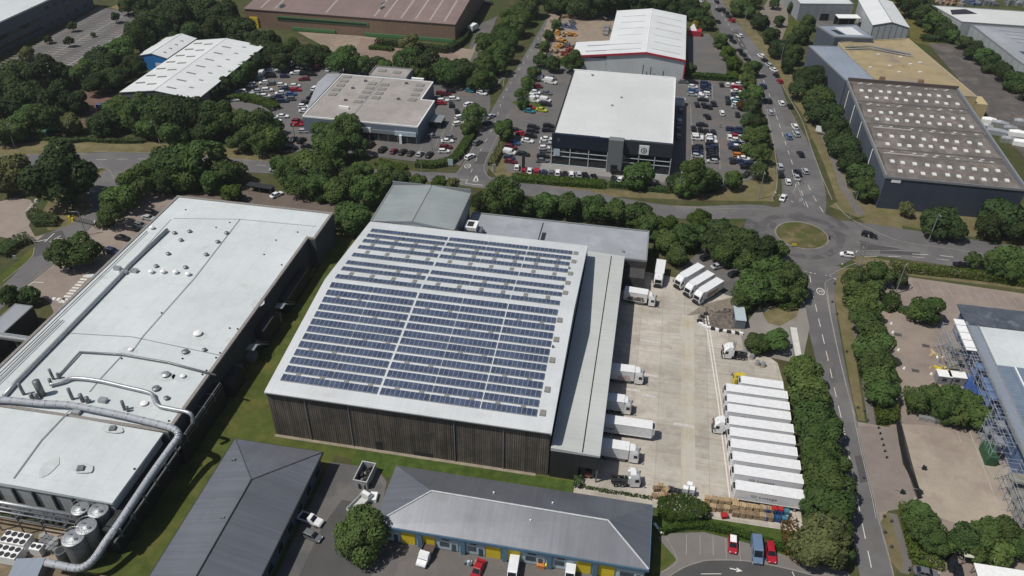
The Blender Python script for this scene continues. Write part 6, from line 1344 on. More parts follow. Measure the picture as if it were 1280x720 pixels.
# --- lorries
def wheel(root, x, y, r=.5, wd=.32):
    w_ = MB(); w_.disc_y(x, y, r, r, wd, 16); w_ = w_.build('wheel', RUBBER, root)
    h_ = MB(); s = 1 if y > 0 else -1; h_.disc_y(x, y + s * (wd / 2 + .01), r, r * .5, .03, 10); h_.build('hub', STEEL, w_)
WH = paintmat('w')
def cab(root, mat, x0=0.0, tall=True, hw=1.22):
    """cab whose front face stands at x0; extends backward"""
    def rr(z, xb, xf, w_): return [(xb, -w_, z), (xf - .25, -w_, z), (xf, -w_ + .3, z), (xf, w_ - .3, z), (xf - .25, w_, z), (xb, w_, z)]
    q = MB()
    if tall: q.loft([rr(.45, x0 - 2.2, x0, hw), rr(1.65, x0 - 2.2, x0 + .03, hw), rr(2.75, x0 - 2.2, x0 - .22, hw * .97), rr(3.15, x0 - 2.2, x0 - .45, hw * .94), rr(3.75, x0 - 2.25, x0 - 1.1, hw * .85)])
    else: q.loft([rr(.45, x0 - 1.9, x0, hw), rr(1.5, x0 - 1.9, x0 + .03, hw), rr(2.5, x0 - 1.9, x0 - .25, hw * .96), rr(2.75, x0 - 1.9, x0 - .5, hw * .90), rr(3.35, x0 - 1.9, x0 - 1.3, hw * .85)])
    c = q.build('cab', mat, root)
    zt, zb = (2.7, 1.7) if tall else (2.45, 1.55)
    g = MB(); xb_, xt_ = x0 + .045, (x0 - .20)
    g.poly([(xb_ - .02, -hw + .34, zb), (xb_ - .02, hw - .34, zb), (xt_ + .03, hw - .36, zt), (xt_ + .03, -hw + .36, zt)])
    for s in (-1, 1):
        pts = [(x0 - .35, s * (hw + .012), zb + .05), (x0 - 1.25, s * (hw + .012), zb + .05), (x0 - 1.25, s * (hw - .015), zt - .1), (x0 - .55, s * (hw - .015), zt - .1)]
        g.poly(pts if s > 0 else pts[::-1])
    g.build('windscreen', CARGLASS, c)
    b = MB(); b.box(x0 - .1, -hw + .1, .35, x0 + .12, hw - .1, .95); b.box(x0 + .02, -hw + .35, 1.05, x0 + .07, hw - .35, 1.5); b.build('bumper', CHASSIS, c)
    r = MB()
    for s in (-1, 1): r.box(x0 - .1, s * (hw + .05), 1.7, x0 + .08, s * (hw + .28), 2.4)
    r.build('mirror', CHASSIS, c)
    h = MB(); h.box(x0 - (1.2 if tall else 1.15), -.3, 3.42 if tall else 3.0, x0 - (.75 if tall else .8), .3, 3.5 if tall else 3.06); h.build('roof_hatch', CHASSIS, c)
    return c
LETT = plain('lineage_slate', (0.035, 0.045, 0.065), .6)
def lineage(parent, x, y, z, size):
    """globe of dashes and the company word on the side facing the yard front"""
    q = MB(); cx, cz, R_ = x, z + size * .35, size * .62
    for k in range(4):
        rr = R_ * (.28 + .24 * k)
        for j in range(5 + 2 * k):
            a = -PI * 1.02 + PI * 1.04 * (j + .15) / (5 + 2 * k); b = a + PI * .62 / (5 + 2 * k)
            q.poly([(cx + u * math.cos(t), y, cz + .15 + u * math.sin(t) * .85) for u, t in ((rr, a), (rr, b), (rr + .13 * R_, b), (rr + .13 * R_, a))][::-1])
    for k in range(5): q.poly([(cx - R_ + .44 * R_ * k, y, cz + .22), (cx - R_ + .44 * R_ * k + .2 * R_, y, cz + .22), (cx - R_ + .44 * R_ * k + .2 * R_, y, cz + .36), (cx - R_ + .44 * R_ * k, y, cz + .36)])
    q.build('emblem', LETT, parent)
    text('Lineage', size, (x + R_ + .45, y - .003, z), (PI / 2, 0, 0), LETT, parent, 'lettering', .004, 'LEFT', 1.15)
def trailer(label, logo=True, L=13.6, name='trailer', group='white trailers parked in the yard row'):
    """front (fridge end) toward -x"""
    t = thing(name, label, 'trailer', group=group)
    b = MB(); b.box(-L / 2 + .02, -1.25, 1.2, L / 2, 1.25, 3.95); bo = b.build('box_body', WH, t)
    tr = MB()
    for s in (-1, 1):
        tr.box(-L / 2, s * 1.20, 3.90, L / 2 + .02, s * 1.285, 4.01); tr.box(-L / 2, s * 1.252, 1.12, L / 2, s * 1.29, 1.30)
    tr.box(L / 2 + .0, -1.20, 3.88, L / 2 + .05, 1.20, 4.0)
    for k in range(11): tr.box(-L / 2 + .6 + k * (L - 1.2) / 10, -1.2, 3.951, -L / 2 + .66 + k * (L - 1.2) / 10, 1.2, 3.965)
    tr.build('edge_rail', plain('pale_rail', (.74, .75, .75), .5), bo)
    dd = MB(); dd.box(L / 2 + .003, -1.15, 1.3, L / 2 + .03, -.02, 3.85); dd.box(L / 2 + .003, .02, 1.3, L / 2 + .03, 1.15, 3.85); dd.build('rear_door', TRIMW, bo)
    f_ = MB(); f_.box(-L / 2 - .55, -1.05, 1.9, -L / 2 + .015, 1.05, 3.7); f_.build('fridge_unit', WH, t); g_ = MB(); g_.box(-L / 2 - .58, -.8, 2.3, -L / 2 - .553, .8, 3.4); g_.box(-L / 2 - .5, -.9, 3.703, -L / 2 - .05, .9, 3.72); g_.build('grille', CHASSIS, t)
    fr = MB()
    for s in (-1, 1):
        fr.loft([[(-L / 2 + .02, s * 1.25, 1.2), (-L / 2 + .02, s * 1.25, 3.95), (-L / 2 - .25, s * 1.12, 3.95), (-L / 2 - .25, s * 1.12, 1.2)], [(-L / 2 + .02, s * 1.19, 1.2), (-L / 2 + .02, s * 1.19, 3.95), (-L / 2 - .25, s * 1.06, 3.95), (-L / 2 - .25, s * 1.06, 1.2)]])
    fr.build('front_fairing', WH, t)
    c = MB(); c.box(-L / 2 + .4, -.5, .85, L / 2 - .1, .5, 1.19); c.box(-1.5, -1.2, .5, 1.2, -1.05, 1.1); c.box(-1.5, 1.05, .5, 1.2, 1.2, 1.1); c.build('chassis', CHASSIS, t)
    for k in range(3):
        for s in (-1, 1): wheel(t, L / 2 - 1.6 - 1.32 * k, s * 1.03)
    for s in (-1, 1):
        l_ = MB(); l_.box(-L / 2 + 2.2, s * .75, .05, -L / 2 + 2.4, s * .9, 1.1); l_.build('landing_leg', STEELD, t)
    if logo: lineage(bo, -3.1, -1.262, 2.35, .95)
    return t
def rigid(label, L=9.6, graphic=None, group='rigid lorries', logo=False, capmat=None, tall=True, bh=3.85):
    """front at x=0, body behind"""
    t = thing('rigid_lorry', label, 'lorry', group=group)
    cab(t, capmat or WH, 0, tall)
    b = MB(); b.box(-L, -1.25, 1.1, -2.35, 1.25, bh); bo = b.build('box_body', WH, t)
    r_ = MB()
    for s in (-1, 1): r_.box(-L, s * 1.2, bh - .05, -2.35, s * 1.28, bh + .05)
    r_.build('edge_rail', plain('pale_rail', (.74, .75, .75), .5), bo)
    f_ = MB(); f_.box(-2.34, -.95, 2.4, -2.25, .95, bh - .1); f_.build('fridge_unit', CHASSIS, t)
    c = MB(); c.box(-L + .1, -.5, .6, -.6, .5, 1.09); c.build('chassis', CHASSIS, t)
    sk = MB(); sk.box(-L + 3.2, -1.22, .5, -2.9, -1.12, 1.05); sk.box(-L + 3.2, 1.12, .5, -2.9, 1.22, 1.05); sk.build('side_guard', STEELD, t)
    for x in (-1.3, -L + 2.2, -L + 3.4 if L > 9 else -L + 2.2):
        for s in (-1, 1): wheel(t, x, s * 1.03)
    if graphic:
        gq = MB()
        for y, f in ((-1.256, 1), (1.256, -1)):
            p_ = [(graphic[0], y, 1.3), (graphic[1], y, 1.3), (graphic[1] - .6, y, 2.7), (graphic[0] + .8, y, 2.5)]; gq.poly(p_ if f > 0 else p_[::-1])
        gq.build('side_graphic', graphic[2], bo)
    return t
def tractor(label, mat, group='tractor units'):
    t = thing('tractor_unit', label, 'tractor unit', group=group)
    cab(t, mat, 0, True)
    c = MB(); c.box(-6.0, -.45, .65, -.5, .45, 1.0); c.box(-5.9, -1.2, .95, -3.2, -.8, 1.08); c.box(-5.9, .8, .95, -3.2, 1.2, 1.08); c.box(-3.1, -1.15, .5, -2.25, -.5, 1.15); c.box(-3.1, .5, .5, -2.25, 1.15, 1.15); c.build('chassis', CHASSIS, t)
    f_ = MB(); f_.cyl(-4.4, 0, 1.0, 1.18, .55, .5, 14); f_.build('fifth_wheel', CHASSIS, t)
    s_ = MB()
    for s in (-1, 1): s_.box(-2.6, s * .7, 1.2, -2.22, s * 1.2, 2.9)
    s_.build('side_fairing', mat, t)
    for x in (-1.35, -3.7, -5.0):
        for s in (-1, 1): wheel(t, x, s * 1.02)
    return t
def place(t, x, y, deg): t.location = (x, y, .03); t.rotation_euler = (0, 0, math.radians(deg)); return t
# the trailer row
ys = [142.6, 139.1, 135.9, 132.1, 128.7, 125.3, 121.7, 118.0, 113.9]
proto_t = None
for i, y in enumerate(ys):
    lab = ('white trailer nearest the pallet stacks with the word Lineage fully in view' if i == 8 else 'white trailer at the entrance end of the long row, tucked under the short one' if i == 0 else '%s white trailer from the pallet stacks in the long yard row' % nth(8 - i))
    if proto_t is None: proto_t = trailer(lab); t = proto_t
    else: t = copy_tree(proto_t); t['label'] = lab
    place(t, 25.9 + .12 * i + 6.8 + rc.uniform(-.15, .15), y - 1.25, -.4 + rc.uniform(-.5, .5))
place(trailer('short white trailer at the entrance end of the row beside the yellow cab', False, 9.4), 34.2, 144.6, -1)
# docked vehicles
gD = 'lorries backed onto the loading dock'
pink = surf('pink_graphic', (0.66, 0.48, 0.46), .3, 1.2, .3, .2, .5, coord='obj', tint=((.70, .66, .62), .9, .5, .6))
mixg = surf('food_graphic', (0.16, 0.13, 0.12), .5, 1.4, .3, .3, .5, coord='obj', tint=((.62, .58, .52), .8, .5, .58))
tang = surf('tan_graphic', (0.42, 0.33, 0.21), .4, 1.0, .3, .3, .5, coord='obj', tint=((.70, .66, .55), .8, .55, .62))
place(rigid('white lorry with a pink picture on its side at the dock', 10.5, (-6.4, -3.0, pink), gD), 7.4, 143.6, 1.5)
place(tractor('white tractor unit under the dock trailer without writing', WH, gD), 5.2, 133.0, 0); 
tt = trailer('plain white trailer at the dock coupled to a white tractor unit', False, 12.0, group=gD); place(tt, -2.6, 133.0, 180)
tl = trailer('white trailer standing alone at the dock with Lineage on its side', False, 13.6, group=gD); place(tl, 3.1, 126.0, 180)
sd = [c for c in tl.children if c.name.startswith('box_body')][0]
lg = bpy.data.objects.new('side_marking', None); COL.objects.link(lg); lg.parent = sd; lg.rotation_euler = (0, 0, PI); lineage(lg, -5.7, -1.262, 2.2, .95)
for c_ in list(lg.children):
    c_.parent = sd; c_.rotation_euler = (c_.rotation_euler[0], 0, PI); l_ = c_.location.copy(); c_.location = (-l_.x, -l_.y, l_.z)
bpy.data.objects.remove(lg)
place(rigid('plain white lorry at the dock beside the lone tractor unit', 10.5, None, gD), 7.7, 118.9, -1)
place(tractor('lone white tractor unit with a black back at the yard end of the dock', WH), 8.2, 112.6, 8)
place(rigid('small lorry with a dark food picture parked by the annex', 8.6, (-8.0, -2.8, mixg), 'rigid lorries', tall=False), *at(820, 376, 1.5), -4)
place(rigid('white lorry standing nose out beside the annex wall', 9.0, None, 'rigid lorries', bh=3.7), *at(822, 356, 1.2), -93)
for k, (p, lab, gr) in enumerate((((846, 357), 'lorry beside the trees, first of the three parked side by side', None), ((858, 367), 'middle lorry of the three parked side by side', None), ((869.5, 376), 'outer lorry of the three, with a tan picture on its flank', (-8.6, -2.8, tang)))):
    place(rigid(lab, 10.2, gr, 'three lorries side by side', bh=3.7), *at(*p, 1.2), -128.5)
YEL = plain('cab_yellow', (.55, .44, .04), .35)
place(tractor('white tractor unit with a black back at the yard entrance', WH), 26.0, 157.0, 184)
place(tractor('yellow shunter cab beside the short white trailer', YEL), 29.3, 148.4, 97)
place(tractor('white tractor unit coupled under the middle of the trailer row', WH), 23.2, 131.0, 182)
place(tractor('white tractor unit between the short trailer and the row', WH), 29.9, 144.6, 182)

# --- flatbed, pickup, vans near the units
t = thing('flatbed_truck', 'white cab flatbed truck with brown drop sides at the workshop shutters', 'truck'); 
b, g, _ = van_meshes(False)
q = MB(); hw = .98
q.loft([sec(.35, .4, 2.0, hw, .9), sec(.95, .35, 2.0, hw, .88), sec(1.5, .35, 1.2, hw, .9), sec(2.1, .38, 1.0, hw * .95, .9), sec(2.3, .45, .78, hw * .86, .9)]); q.build('cab', WH, t)
g.build('windows', CARGLASS, t)
q = MB(); q.box(-3.4, -1.05, .85, .25, 1.05, .95); q.box(-3.4, -1.08, .95, .25, -1.0, 1.35); q.box(-3.4, 1.0, .95, .25, 1.08, 1.35); q.box(-3.45, -1.08, .95, -3.37, 1.08, 1.35); q.box(.2, -1.08, .95, .27, 1.08, 1.9); q.build('load_bed', plain('brown_bed', (.09, .065, .055), .8), t)
for x in (1.45, -2.2):
    for s in (-1, 1): wheel(t, x, s * .88, .36, .24)
t.location = (*at(533, 691, 1.0), .03); t.rotation_euler = (0, 0, math.radians(-98)); t.scale = (1.25, 1.1, 1.1)
t = thing('pickup_truck', 'white pickup with an empty caged bed beside the slate hall', 'pickup')
q = MB(); q.loft([sec(-.4, .4, 1.75, .9, .82), sec(.3, .35, 1.8, .9, .82), sec(1.0, .35, 1.1, .92, .9), sec(2.2, .38, .98, .88, .9), sec(2.45, .45, .75, .8, .9)]); q.build('cab', WH, t)
q = MB(); q.poly([(1.0, -.72, 1.12), (1.0, .72, 1.12), (.36, .64, 1.76), (.36, -.64, 1.76)]); q.build('windscreen', CARGLASS, t)
q = MB(); q.box(-2.6, -.92, .6, -.42, .92, .75); q.box(-2.6, -.95, .75, -.42, -.85, 1.25); q.box(-2.6, .85, .75, -.42, .95, 1.25); q.box(-2.65, -.95, .75, -2.55, .95, 1.25); q.build('load_bed', WH, t)
q = MB(); q.box(-2.5, -.84, .752, -.45, .84, .77); q.build('bed_floor', CHASSIS, t)
for x in (1.5, -1.7):
    for s in (-1, 1): wheel(t, x, s * .84, .36, .24)
t.location = (*at(389, 649, .9), .03); t.rotation_euler = (0, 0, math.radians(-12))
t = thing('open_skip', 'large open grey skip full of dark waste beside the lawn', 'skip', (*at(457, 599, 0), 0), PI / 2 - .05); t.scale = (1.12, .85, 1)
q = MB()
for a, b_, c, d in ((-2.3, -1.7, 2.3, -1.58), (-2.3, 1.58, 2.3, 1.7), (-2.3, -1.58, -2.18, 1.58), (2.18, -1.58, 2.3, 1.58)): q.box(a, b_, 0, c, d, 2.3)
o = q.build('skip_wall', plain('skip_grey', (.30, .31, .32), .6, var=.25)); o.parent = t
q = MB(); [q.box(2.3, -1.5 + 1.0 * k, .1, 2.4, -1.4 + 1.0 * k, 2.2) for k in range(4)]; [q.box(-2.2 + 1.1 * k, -1.8, .1, -2.1 + 1.1 * k, -1.7, 2.2) for k in range(5)]; q.box(-2.36, -1.78, 2.3, 2.36, -1.56, 2.42); q.box(-2.36, 1.56, 2.3, 2.36, 1.78, 2.42); q.box(-2.36, -1.56, 2.3, -2.16, 1.56, 2.42); q.box(2.16, -1.56, 2.3, 2.36, 1.56, 2.42); o = q.build('skip_rib', plain('skip_rim', (.42, .43, .43), .6)); o.parent = t
q = MB()
for k in range(22): q.bar(rnd.uniform(-1.9, 1.9), rnd.uniform(-1.3, 1.3), .2, rnd.uniform(.8, 1.6), rnd.uniform(.4, 1.4), rnd.uniform(.3, .8), rnd.uniform(0, 3), 0 if rnd.random() < .85 else 1)
o = q.build('waste', [plain('dark_waste', (.03, .028, .028), .8), STEEL]); o.parent = t
tr = thing('tipper_trailer', 'white open bodied lorry between the skip and the tree', 'lorry', (*at(451, 628, 1), 0), math.radians(68))
q = MB(); q.loft([sec(1.3, .5, 2.2, 1.05, .85), sec(2.1, .45, 2.2, 1.05, .85), sec(2.7, .45, 1.4, 1.05, .9), sec(3.0, .5, 1.0, .98, .9)]); o = q.build('cab', WH); o.parent = tr
q = MB(); q.poly([(2.73, -.8, 1.42), (2.73, .8, 1.42), (2.16, .72, 2.12), (2.16, -.72, 2.12)]); o = q.build('windscreen', CARGLASS); o.parent = tr
q = MB(); q.box(-3, -1.05, .8, 1.2, 1.05, .95); q.box(-3, -1.1, .95, 1.2, -1.0, 1.6); q.box(-3, 1.0, .95, 1.2, 1.1, 1.6); q.box(-3.05, -1.1, .95, -2.95, 1.1, 1.6); q.box(1.1, -1.1, .95, 1.2, 1.1, 2.0); o = q.build('load_bed', plain('pale_bed', (.5, .51, .5), .6, var=.2)); o.parent = tr
for x in (1.9, -2.0):
    for s in (-1, 1): wheel(tr, x, s * .92, .38, .26)
t = thing('forklift', 'dull pink forklift in the dark mouth under the dock canopy', 'forklift', (-2.4, 112.6, 0), .1)
for nm, bx, mt in (('body', (-.9, -.6, .3, .7, .6, 1.2), plain('faded_pink', (.42, .16, .14), .6)), ('mast', (.75, -.5, .2, .9, .5, 2.3), STEELD), ('overhead_guard', (-.7, -.55, 2.05, .5, .55, 2.15), CHASSIS), ('fork', (.9, -.4, .1, 1.9, -.25, .16), CHASSIS), ('fork', (.9, .25, .1, 1.9, .4, .16), CHASSIS)):
    q = MB(); q.box(*bx); o = q.build(nm, mt); o.parent = t
for x in (-.6, .45):
    for s in (-1, 1): q = MB(); q.disc_y(x, s * .6, .3, .3, .2, 12); o = q.build('wheel', RUBBER); o.parent = t
q = MB(); [q.box(a, b_, 1.2, a + .08, b_ + .08, 2.06) for a in (-.68, .4) for b_ in (-.53, .45)]; o = q.build('guard_post', CHASSIS); o.parent = t
t = thing('box_lorry', 'pale box lorry on the verge road beside the brown warehouse', 'lorry', (*at(592, 36, 1), 0), math.radians(75))
q = MB(); q.box(-3.5, -1.2, .9, 1.6, 1.2, 3.4); o = q.build('box_body', TRIMW); o.parent = t
q = MB(); q.loft([sec(1.7, .5, 2.6, 1.15, .9), sec(2.9, .5, 2.4, 1.15, .9), sec(3.3, .5, 1.4, 1.1, .9)]); o = q.build('cab', WH); o.parent = t
for x in (2.4, -2.3):
    for s in (-1, 1): wheel(t, x, s * 1.0, .45, .3)

# ================================================================== STREET FURNITURE AND SMALL THINGS
def lamp_post(px, py, h, arm, where, deg=90):
    x, y = at(px, py, 0)
    t = thing('lamp_post', 'tall grey lamp post ' + where, 'lamp post', (x, y, 0), math.radians(deg), 'lamp posts')
    q = MB(); q.tube([(0, 0, 0), (0, 0, h * .5), (0, 0, h)], [.17, .13, .10], 8); o = q.build('pole', STEEL); o.parent = t
    q = MB(); q.tube([(0, 0, h), (arm * .5, 0, h + .18), (arm, 0, h + .2)], .08, 6); o = q.build('arm', STEEL); o.parent = t
    q = MB(); q.loft([[(arm, -.13, h + .12), (arm, .13, h + .12), (arm, .13, h + .28), (arm, -.13, h + .28)], [(arm + .9, -.16, h + .14), (arm + .9, .16, h + .14), (arm + .9, .16, h + .26), (arm + .9, -.16, h + .26)]]); o = q.build('lamp_head', TRIMG); o.parent = t
for a in ((1160, 303, 10, 1.2, 'on the dry verge before the navy shed trees', -90), (1062, 275, 10, 1.2, 'on the verge at the roundabout exit beside the footpath', 200), (18.5, 183.5, 8, 1, 'beside the green cabin'), (200, 180, 9, 1, 'on the verge in front of the white shed trees', -90), (847, 248, 10, 1, 'on the verge in front of the pale showroom trees', -90), (948, 249, 10, 1, 'on the grass corner left of the roundabout', -90), (328, 150, 5, .6, 'standing in the trees beside the crowded lot'), (369, 176, 6, .6, 'at the dealership lane beside the red cars'), (527, 215, 8, .8, 'in front of the grey dealership hedge'), (1070, 333, 7, .8, 'at the corner of the tree row, first of a pair', -90), (1075, 333, 9.5, .8, 'at the corner of the tree row, taller one of a pair', 90), (1119, 367, 9, .8, 'dark one among the hedge and bays of the court', 60), (930, 33, 9, 1, 'beside the upper straight of the main road', 200), (975, 80, 9, 1, 'beside the blue grey hall trees on the main road', 200), (108, 294, 8, 1, 'at the site road gate', 200), (1256, 262, 10, 1, 'rising behind the big tree at the navy shed wall', -90), (540, 188, 6, .6, 'in the dealership bays near the clipped hedge', 90)):
    lamp_post(*a)
# road signs
def sign(px, py, w_, h_, z, mat, label, deg=0, cat='sign'):
    x, y = at(px, py, 0); t = thing('road_sign', label, cat, (x, y, 0), math.radians(deg))
    q = MB(); q.box(-w_ / 2, -.05, z, w_ / 2, .05, z + h_); o = q.build('sign_board', mat); o.parent = t
    q = MB(); [q.tube([(a, .1, 0), (a, .1, z + h_ * .9)], .05, 6) for a in (-w_ * .35, w_ * .35)]; o = q.build('post', STEELD); o.parent = t
sign(1022, 168, 2.2, 2.2, 1.2, TRIMW, 'white square sign board beside the main road footpath', -20); sign(945, 212, 2.4, 2.0, 1.0, TRIMW, 'white square sign board on the grass left of the main road', 20)
sign(618, 216, 1.2, 3.0, .3, TRIMW, 'white totem sign at the showroom road junction', 40); sign(563, 208, 1.8, 2.4, .4, W_PALE, 'pale green sign on the clipped hedge corner', 0)
sign(20, 326, .8, 1.2, .6, TRIMW, 'small white sign on the left site road verge', 30); sign(1000, 253, .9, 1.2, .2, W_PALE, 'pale keep left bollard on the roundabout splitter island', 0, 'bollard')
sign(992, 309, 1.4, .8, .5, W_YEL, 'yellow chevron board on the roundabout island', 0); sign(1036, 300, .5, .9, .4, TRIMD, 'dark marker post at the roundabout edge', 0)
x, y = at(654, 215); t = thing('dark_totem', 'tall black totem sign in front of the white displayed hatchback', 'totem', (x, y, 0)); q = MB(); q.box(-.5, -.2, 0, .5, .2, 6.2); o = q.build('sign_board', TRIMD); o.parent = t
sign(926, 128, .6, 4.0, .2, TRIMW, 'slim white flag banner at the far end of the eastern car park', 60); sign(900, 160, .9, 1.6, .2, CONCP, 'small pale banner in the middle of the eastern aisle', 10)
sign(1134, 390, 2.6, 1.4, .5, STEELD, 'grey wide notice board in the paved court', -5)
# site gate barrier
t = thing('gate', 'black metal gate closing the site road under the trees', 'gate', (*at(107, 279), 0)); a, b = at(94, 277), at(119, 283)
q = MB()
for z in (.5, .9, 1.3, 1.7): q.tube([(a[0], a[1], z), (b[0], b[1], z)], .045, 5)
for k in range(9): q.tube([(a[0] + (b[0] - a[0]) * k / 8, a[1] + (b[1] - a[1]) * k / 8, .1), (a[0] + (b[0] - a[0]) * k / 8, a[1] + (b[1] - a[1]) * k / 8, 1.9)], .05, 5)
q.build('gate_bar', TRIMD, t)
one(t, 'gate_box', W_YEL, lambda q: (q.bar(a[0] - .6, a[1], 0, 1.2, .6, .6), q.bar(a[0] - 1.9, a[1] + .4, 0, 1.5, .5, .5))); one(t, 'gate_pier', TRIMW, lambda q: q.bar(b[0] + .4, b[1], 0, 1.9, .4, .4))
# dark sliding gate / mesh fence of the court
def meshfence(label, pts, h, name='mesh_fence', mat=TRIMD):
    P = [at(*p) for p in pts]; t = thing(name, label, 'fence', (*P[0], 0))
    q = MB()
    for (a, b) in zip(P, P[1:]):
        L = math.hypot(b[0] - a[0], b[1] - a[1]); n = int(L / .14)
        for k in range(n + 1):
            x, y = a[0] + (b[0] - a[0]) * k / n, a[1] + (b[1] - a[1]) * k / n; q.bar(x, y, .05, h, .055, .055)
        for z in (.15, h - .1): q.tube([(a[0], a[1], z), (b[0], b[1], z)], .05, 5)
    q.build('bars', mat, t)
    one(t, 'post', mat, lambda q: [q.bar(p[0], p[1], 0, h + .15, .16, .16) for p in P])
    return t
meshfence('dark railed sliding gate across the paved court entrance', [(1120, 530), (1124, 556), (1131, 584)], 2.4)
meshfence('dark railed fence continuing from the court gate to the round trees', [(1132, 586), (1140, 602), (1148, 624)], 1.9)
sheet('dark_strip', [(1120, 531), (1127, 531), (1140, 580), (1152, 622), (1146, 624), (1134, 590), (1128, 580)], .05, surf('dark_strip_ground', (.055, .048, .045), .2, .5, .1, .2, .9))  # dark strip of ground following the gate and fence line
for k, (px, py) in enumerate(((1097.5, 536), (1099.5, 543), (1101.5, 550), (1103.5, 557.5), (1105.3, 565), (1107.5, 573))):
    x, y = at(px, py); t = thing('bollard', '%s black bollard from the clipped hedge block by the court entrance' % nth(k), 'bollard', (x, y, 0), 0, 'black bollards at the court entrance')
    one(t, 'post', TRIMD, lambda q: q.cyl(x, y, 0, .95, .16, .14, 10)); one(t, 'cap', TRIMG, lambda q: q.cyl(x, y, .95, 1.05, .17, .08, 10))
for k, (px, py, lab) in enumerate(((1126, 617, 'dark barrier post beside the court gate on the road side'), (1153, 587, 'dark barrier post on the pale paving beside the court gate'), (1148, 617, 'dark barrier post at the end of the railed fence'))):
    x, y = at(px, py); t = thing('barrier_post', lab, 'post', (x, y, 0)); one(t, 'post', TRIMD, lambda q: (q.bar(x, y, 0, 1.3, .35, .35), q.bar(x + .45, y - .1, 0, 1.1, .3, .3))); one(t, 'arm', STEEL, lambda q: q.tube([(x, y, 1.1), (x - 1.6, y + .3, 1.15)], .05, 5))
k = 0
for px, py in ((1072, 510), (1080, 514), (1084, 526), (1079, 598), (1105, 646), (1114, 652), (1106, 666), (1114, 684), (1043, 355), (1040, 378), (1046, 393), (1058, 440)):
    x, y = at(px, py); t = thing('verge_stone', 'dark marker stone on the dry verge, %s down the road from the roundabout' % nth((8, 9, 10, 11, 0, 1, 2, 3)[0] * 0 + sorted([355, 378, 393, 440, 510, 514, 526, 598, 646, 652, 666, 684]).index(py)), 'stone', (x, y, 0), 0, 'marker stones on the verge')
    one(t, 'stone', W_BLOCK, lambda q: q.cyl(x, y, 0, .6, .34, .22, 8))
for k, (px, py) in enumerate(((1112, 396), (1114, 405), (1116, 416), (1119, 425), (1123, 438), (1130, 461), (1163, 460), (1164, 468))):
    x, y = at(px, py); t = thing('court_cone', 'small pale marker, %s from the dome hedge on the court paving' % nth(k), 'marker', (x, y, 0), 0, 'pale markers on the court'); one(t, 'marker', TRIMW if k % 3 else WOOD, lambda q: q.cyl(x, y, 0, .55, .4, .18, 8))
for k, (px, py, c) in enumerate(((1157, 432, W_BLOCK), (1144, 463, W_BLOCK), (1122, 418, W_BLOCK))):
    sheet('drain_cover', [(px - 5, py - 2), (px + 5, py), (px + 5, py + 3), (px - 4, py + 2)], .05, A_DARK)
# building materials on the court
for nm, px, py, cols, lab in (('timber_pile', 1174, 443, [WOOD, TRIMW], 'loose pale timber pile beside the scaffold tower'), ('yellow_barrier_pile', 1180, 461, [W_YEL, W_YEL], 'heap of yellow barrier feet on the court paving'), ('brick_pile', 1192, 462, [WOODD, TRIMW], 'small rusty heap beside the yellow barriers'), ('white_cabin', 1179, 473, None, ''), ('grey_bin', 1150, 523, None, '')):
    x, y = at(px, py, .3)
    if cols:
        t = thing(nm, lab, 'pile', (x, y, 0)); one(t, 'pieces', cols, lambda q: [q.bar(x + rnd.uniform(-1.8, 1.8), y + rnd.uniform(-.9, .9), 0, rnd.uniform(.15, .6), rnd.uniform(.6, 2.4), rnd.uniform(.2, .6), rnd.uniform(0, 3), rnd.choice([0, 0, 1])) for _ in range(12)])
for px, py, s, lab in ((1178, 473, (3.0, 2.4, 2.5), 'white site cabin box between the big hedge and the scaffold'), (1194, 474, (3.8, 2.4, 2.5), 'longer white site cabin beside the smaller one')):
    x, y = at(px, py, 1); t = thing('site_cabin', lab, 'cabin', (x, y, 0)); one(t, 'cabin_wall', TRIMG, lambda q: q.bar(x, y, 0, s[2], s[0], s[1])); one(t, 'cabin_roof', TRIMW, lambda q: q.bar(x, y, s[2], s[2] + .15, s[0] + .15, s[1] + .15)); one(t, 'window', GLASS, lambda q: q.bar(x, y - s[1] / 2 - .03, 1.2, 2.0, 1.0, .04))
for k, px in enumerate((1152, 1159, 1166, 1172)):
    x, y = at(px, 522 + k * 1.5, .6); t = thing('wrapped_pallet', '%s wrapped grey pallet from the court path below the big hedge' % nth(k), 'pallet', (x, y, 0), 0, 'wrapped pallets under the hedge'); one(t, 'pallet', WOODD, lambda q: q.bar(x, y, 0, .15, 1.3, 1.1)); one(t, 'wrapped_load', STEEL if k < 3 else STEELD, lambda q: q.bar(x, y, .15, 1.1, 1.2, 1.0))
x, y = at(1271, 622, .8); t = thing('white_skip_bag', 'white box unit standing beside the nearest scaffold frame', 'box', (x, y, 0), .5); q = MB(); q.box(-.9, -.8, .1, .9, .8, 1.6); o = q.build('casing', TRIMW); o.parent = t; q = MB(); q.box(-.8, -.7, 0, .8, .7, .1); o = q.build('base', STEELD); o.parent = t
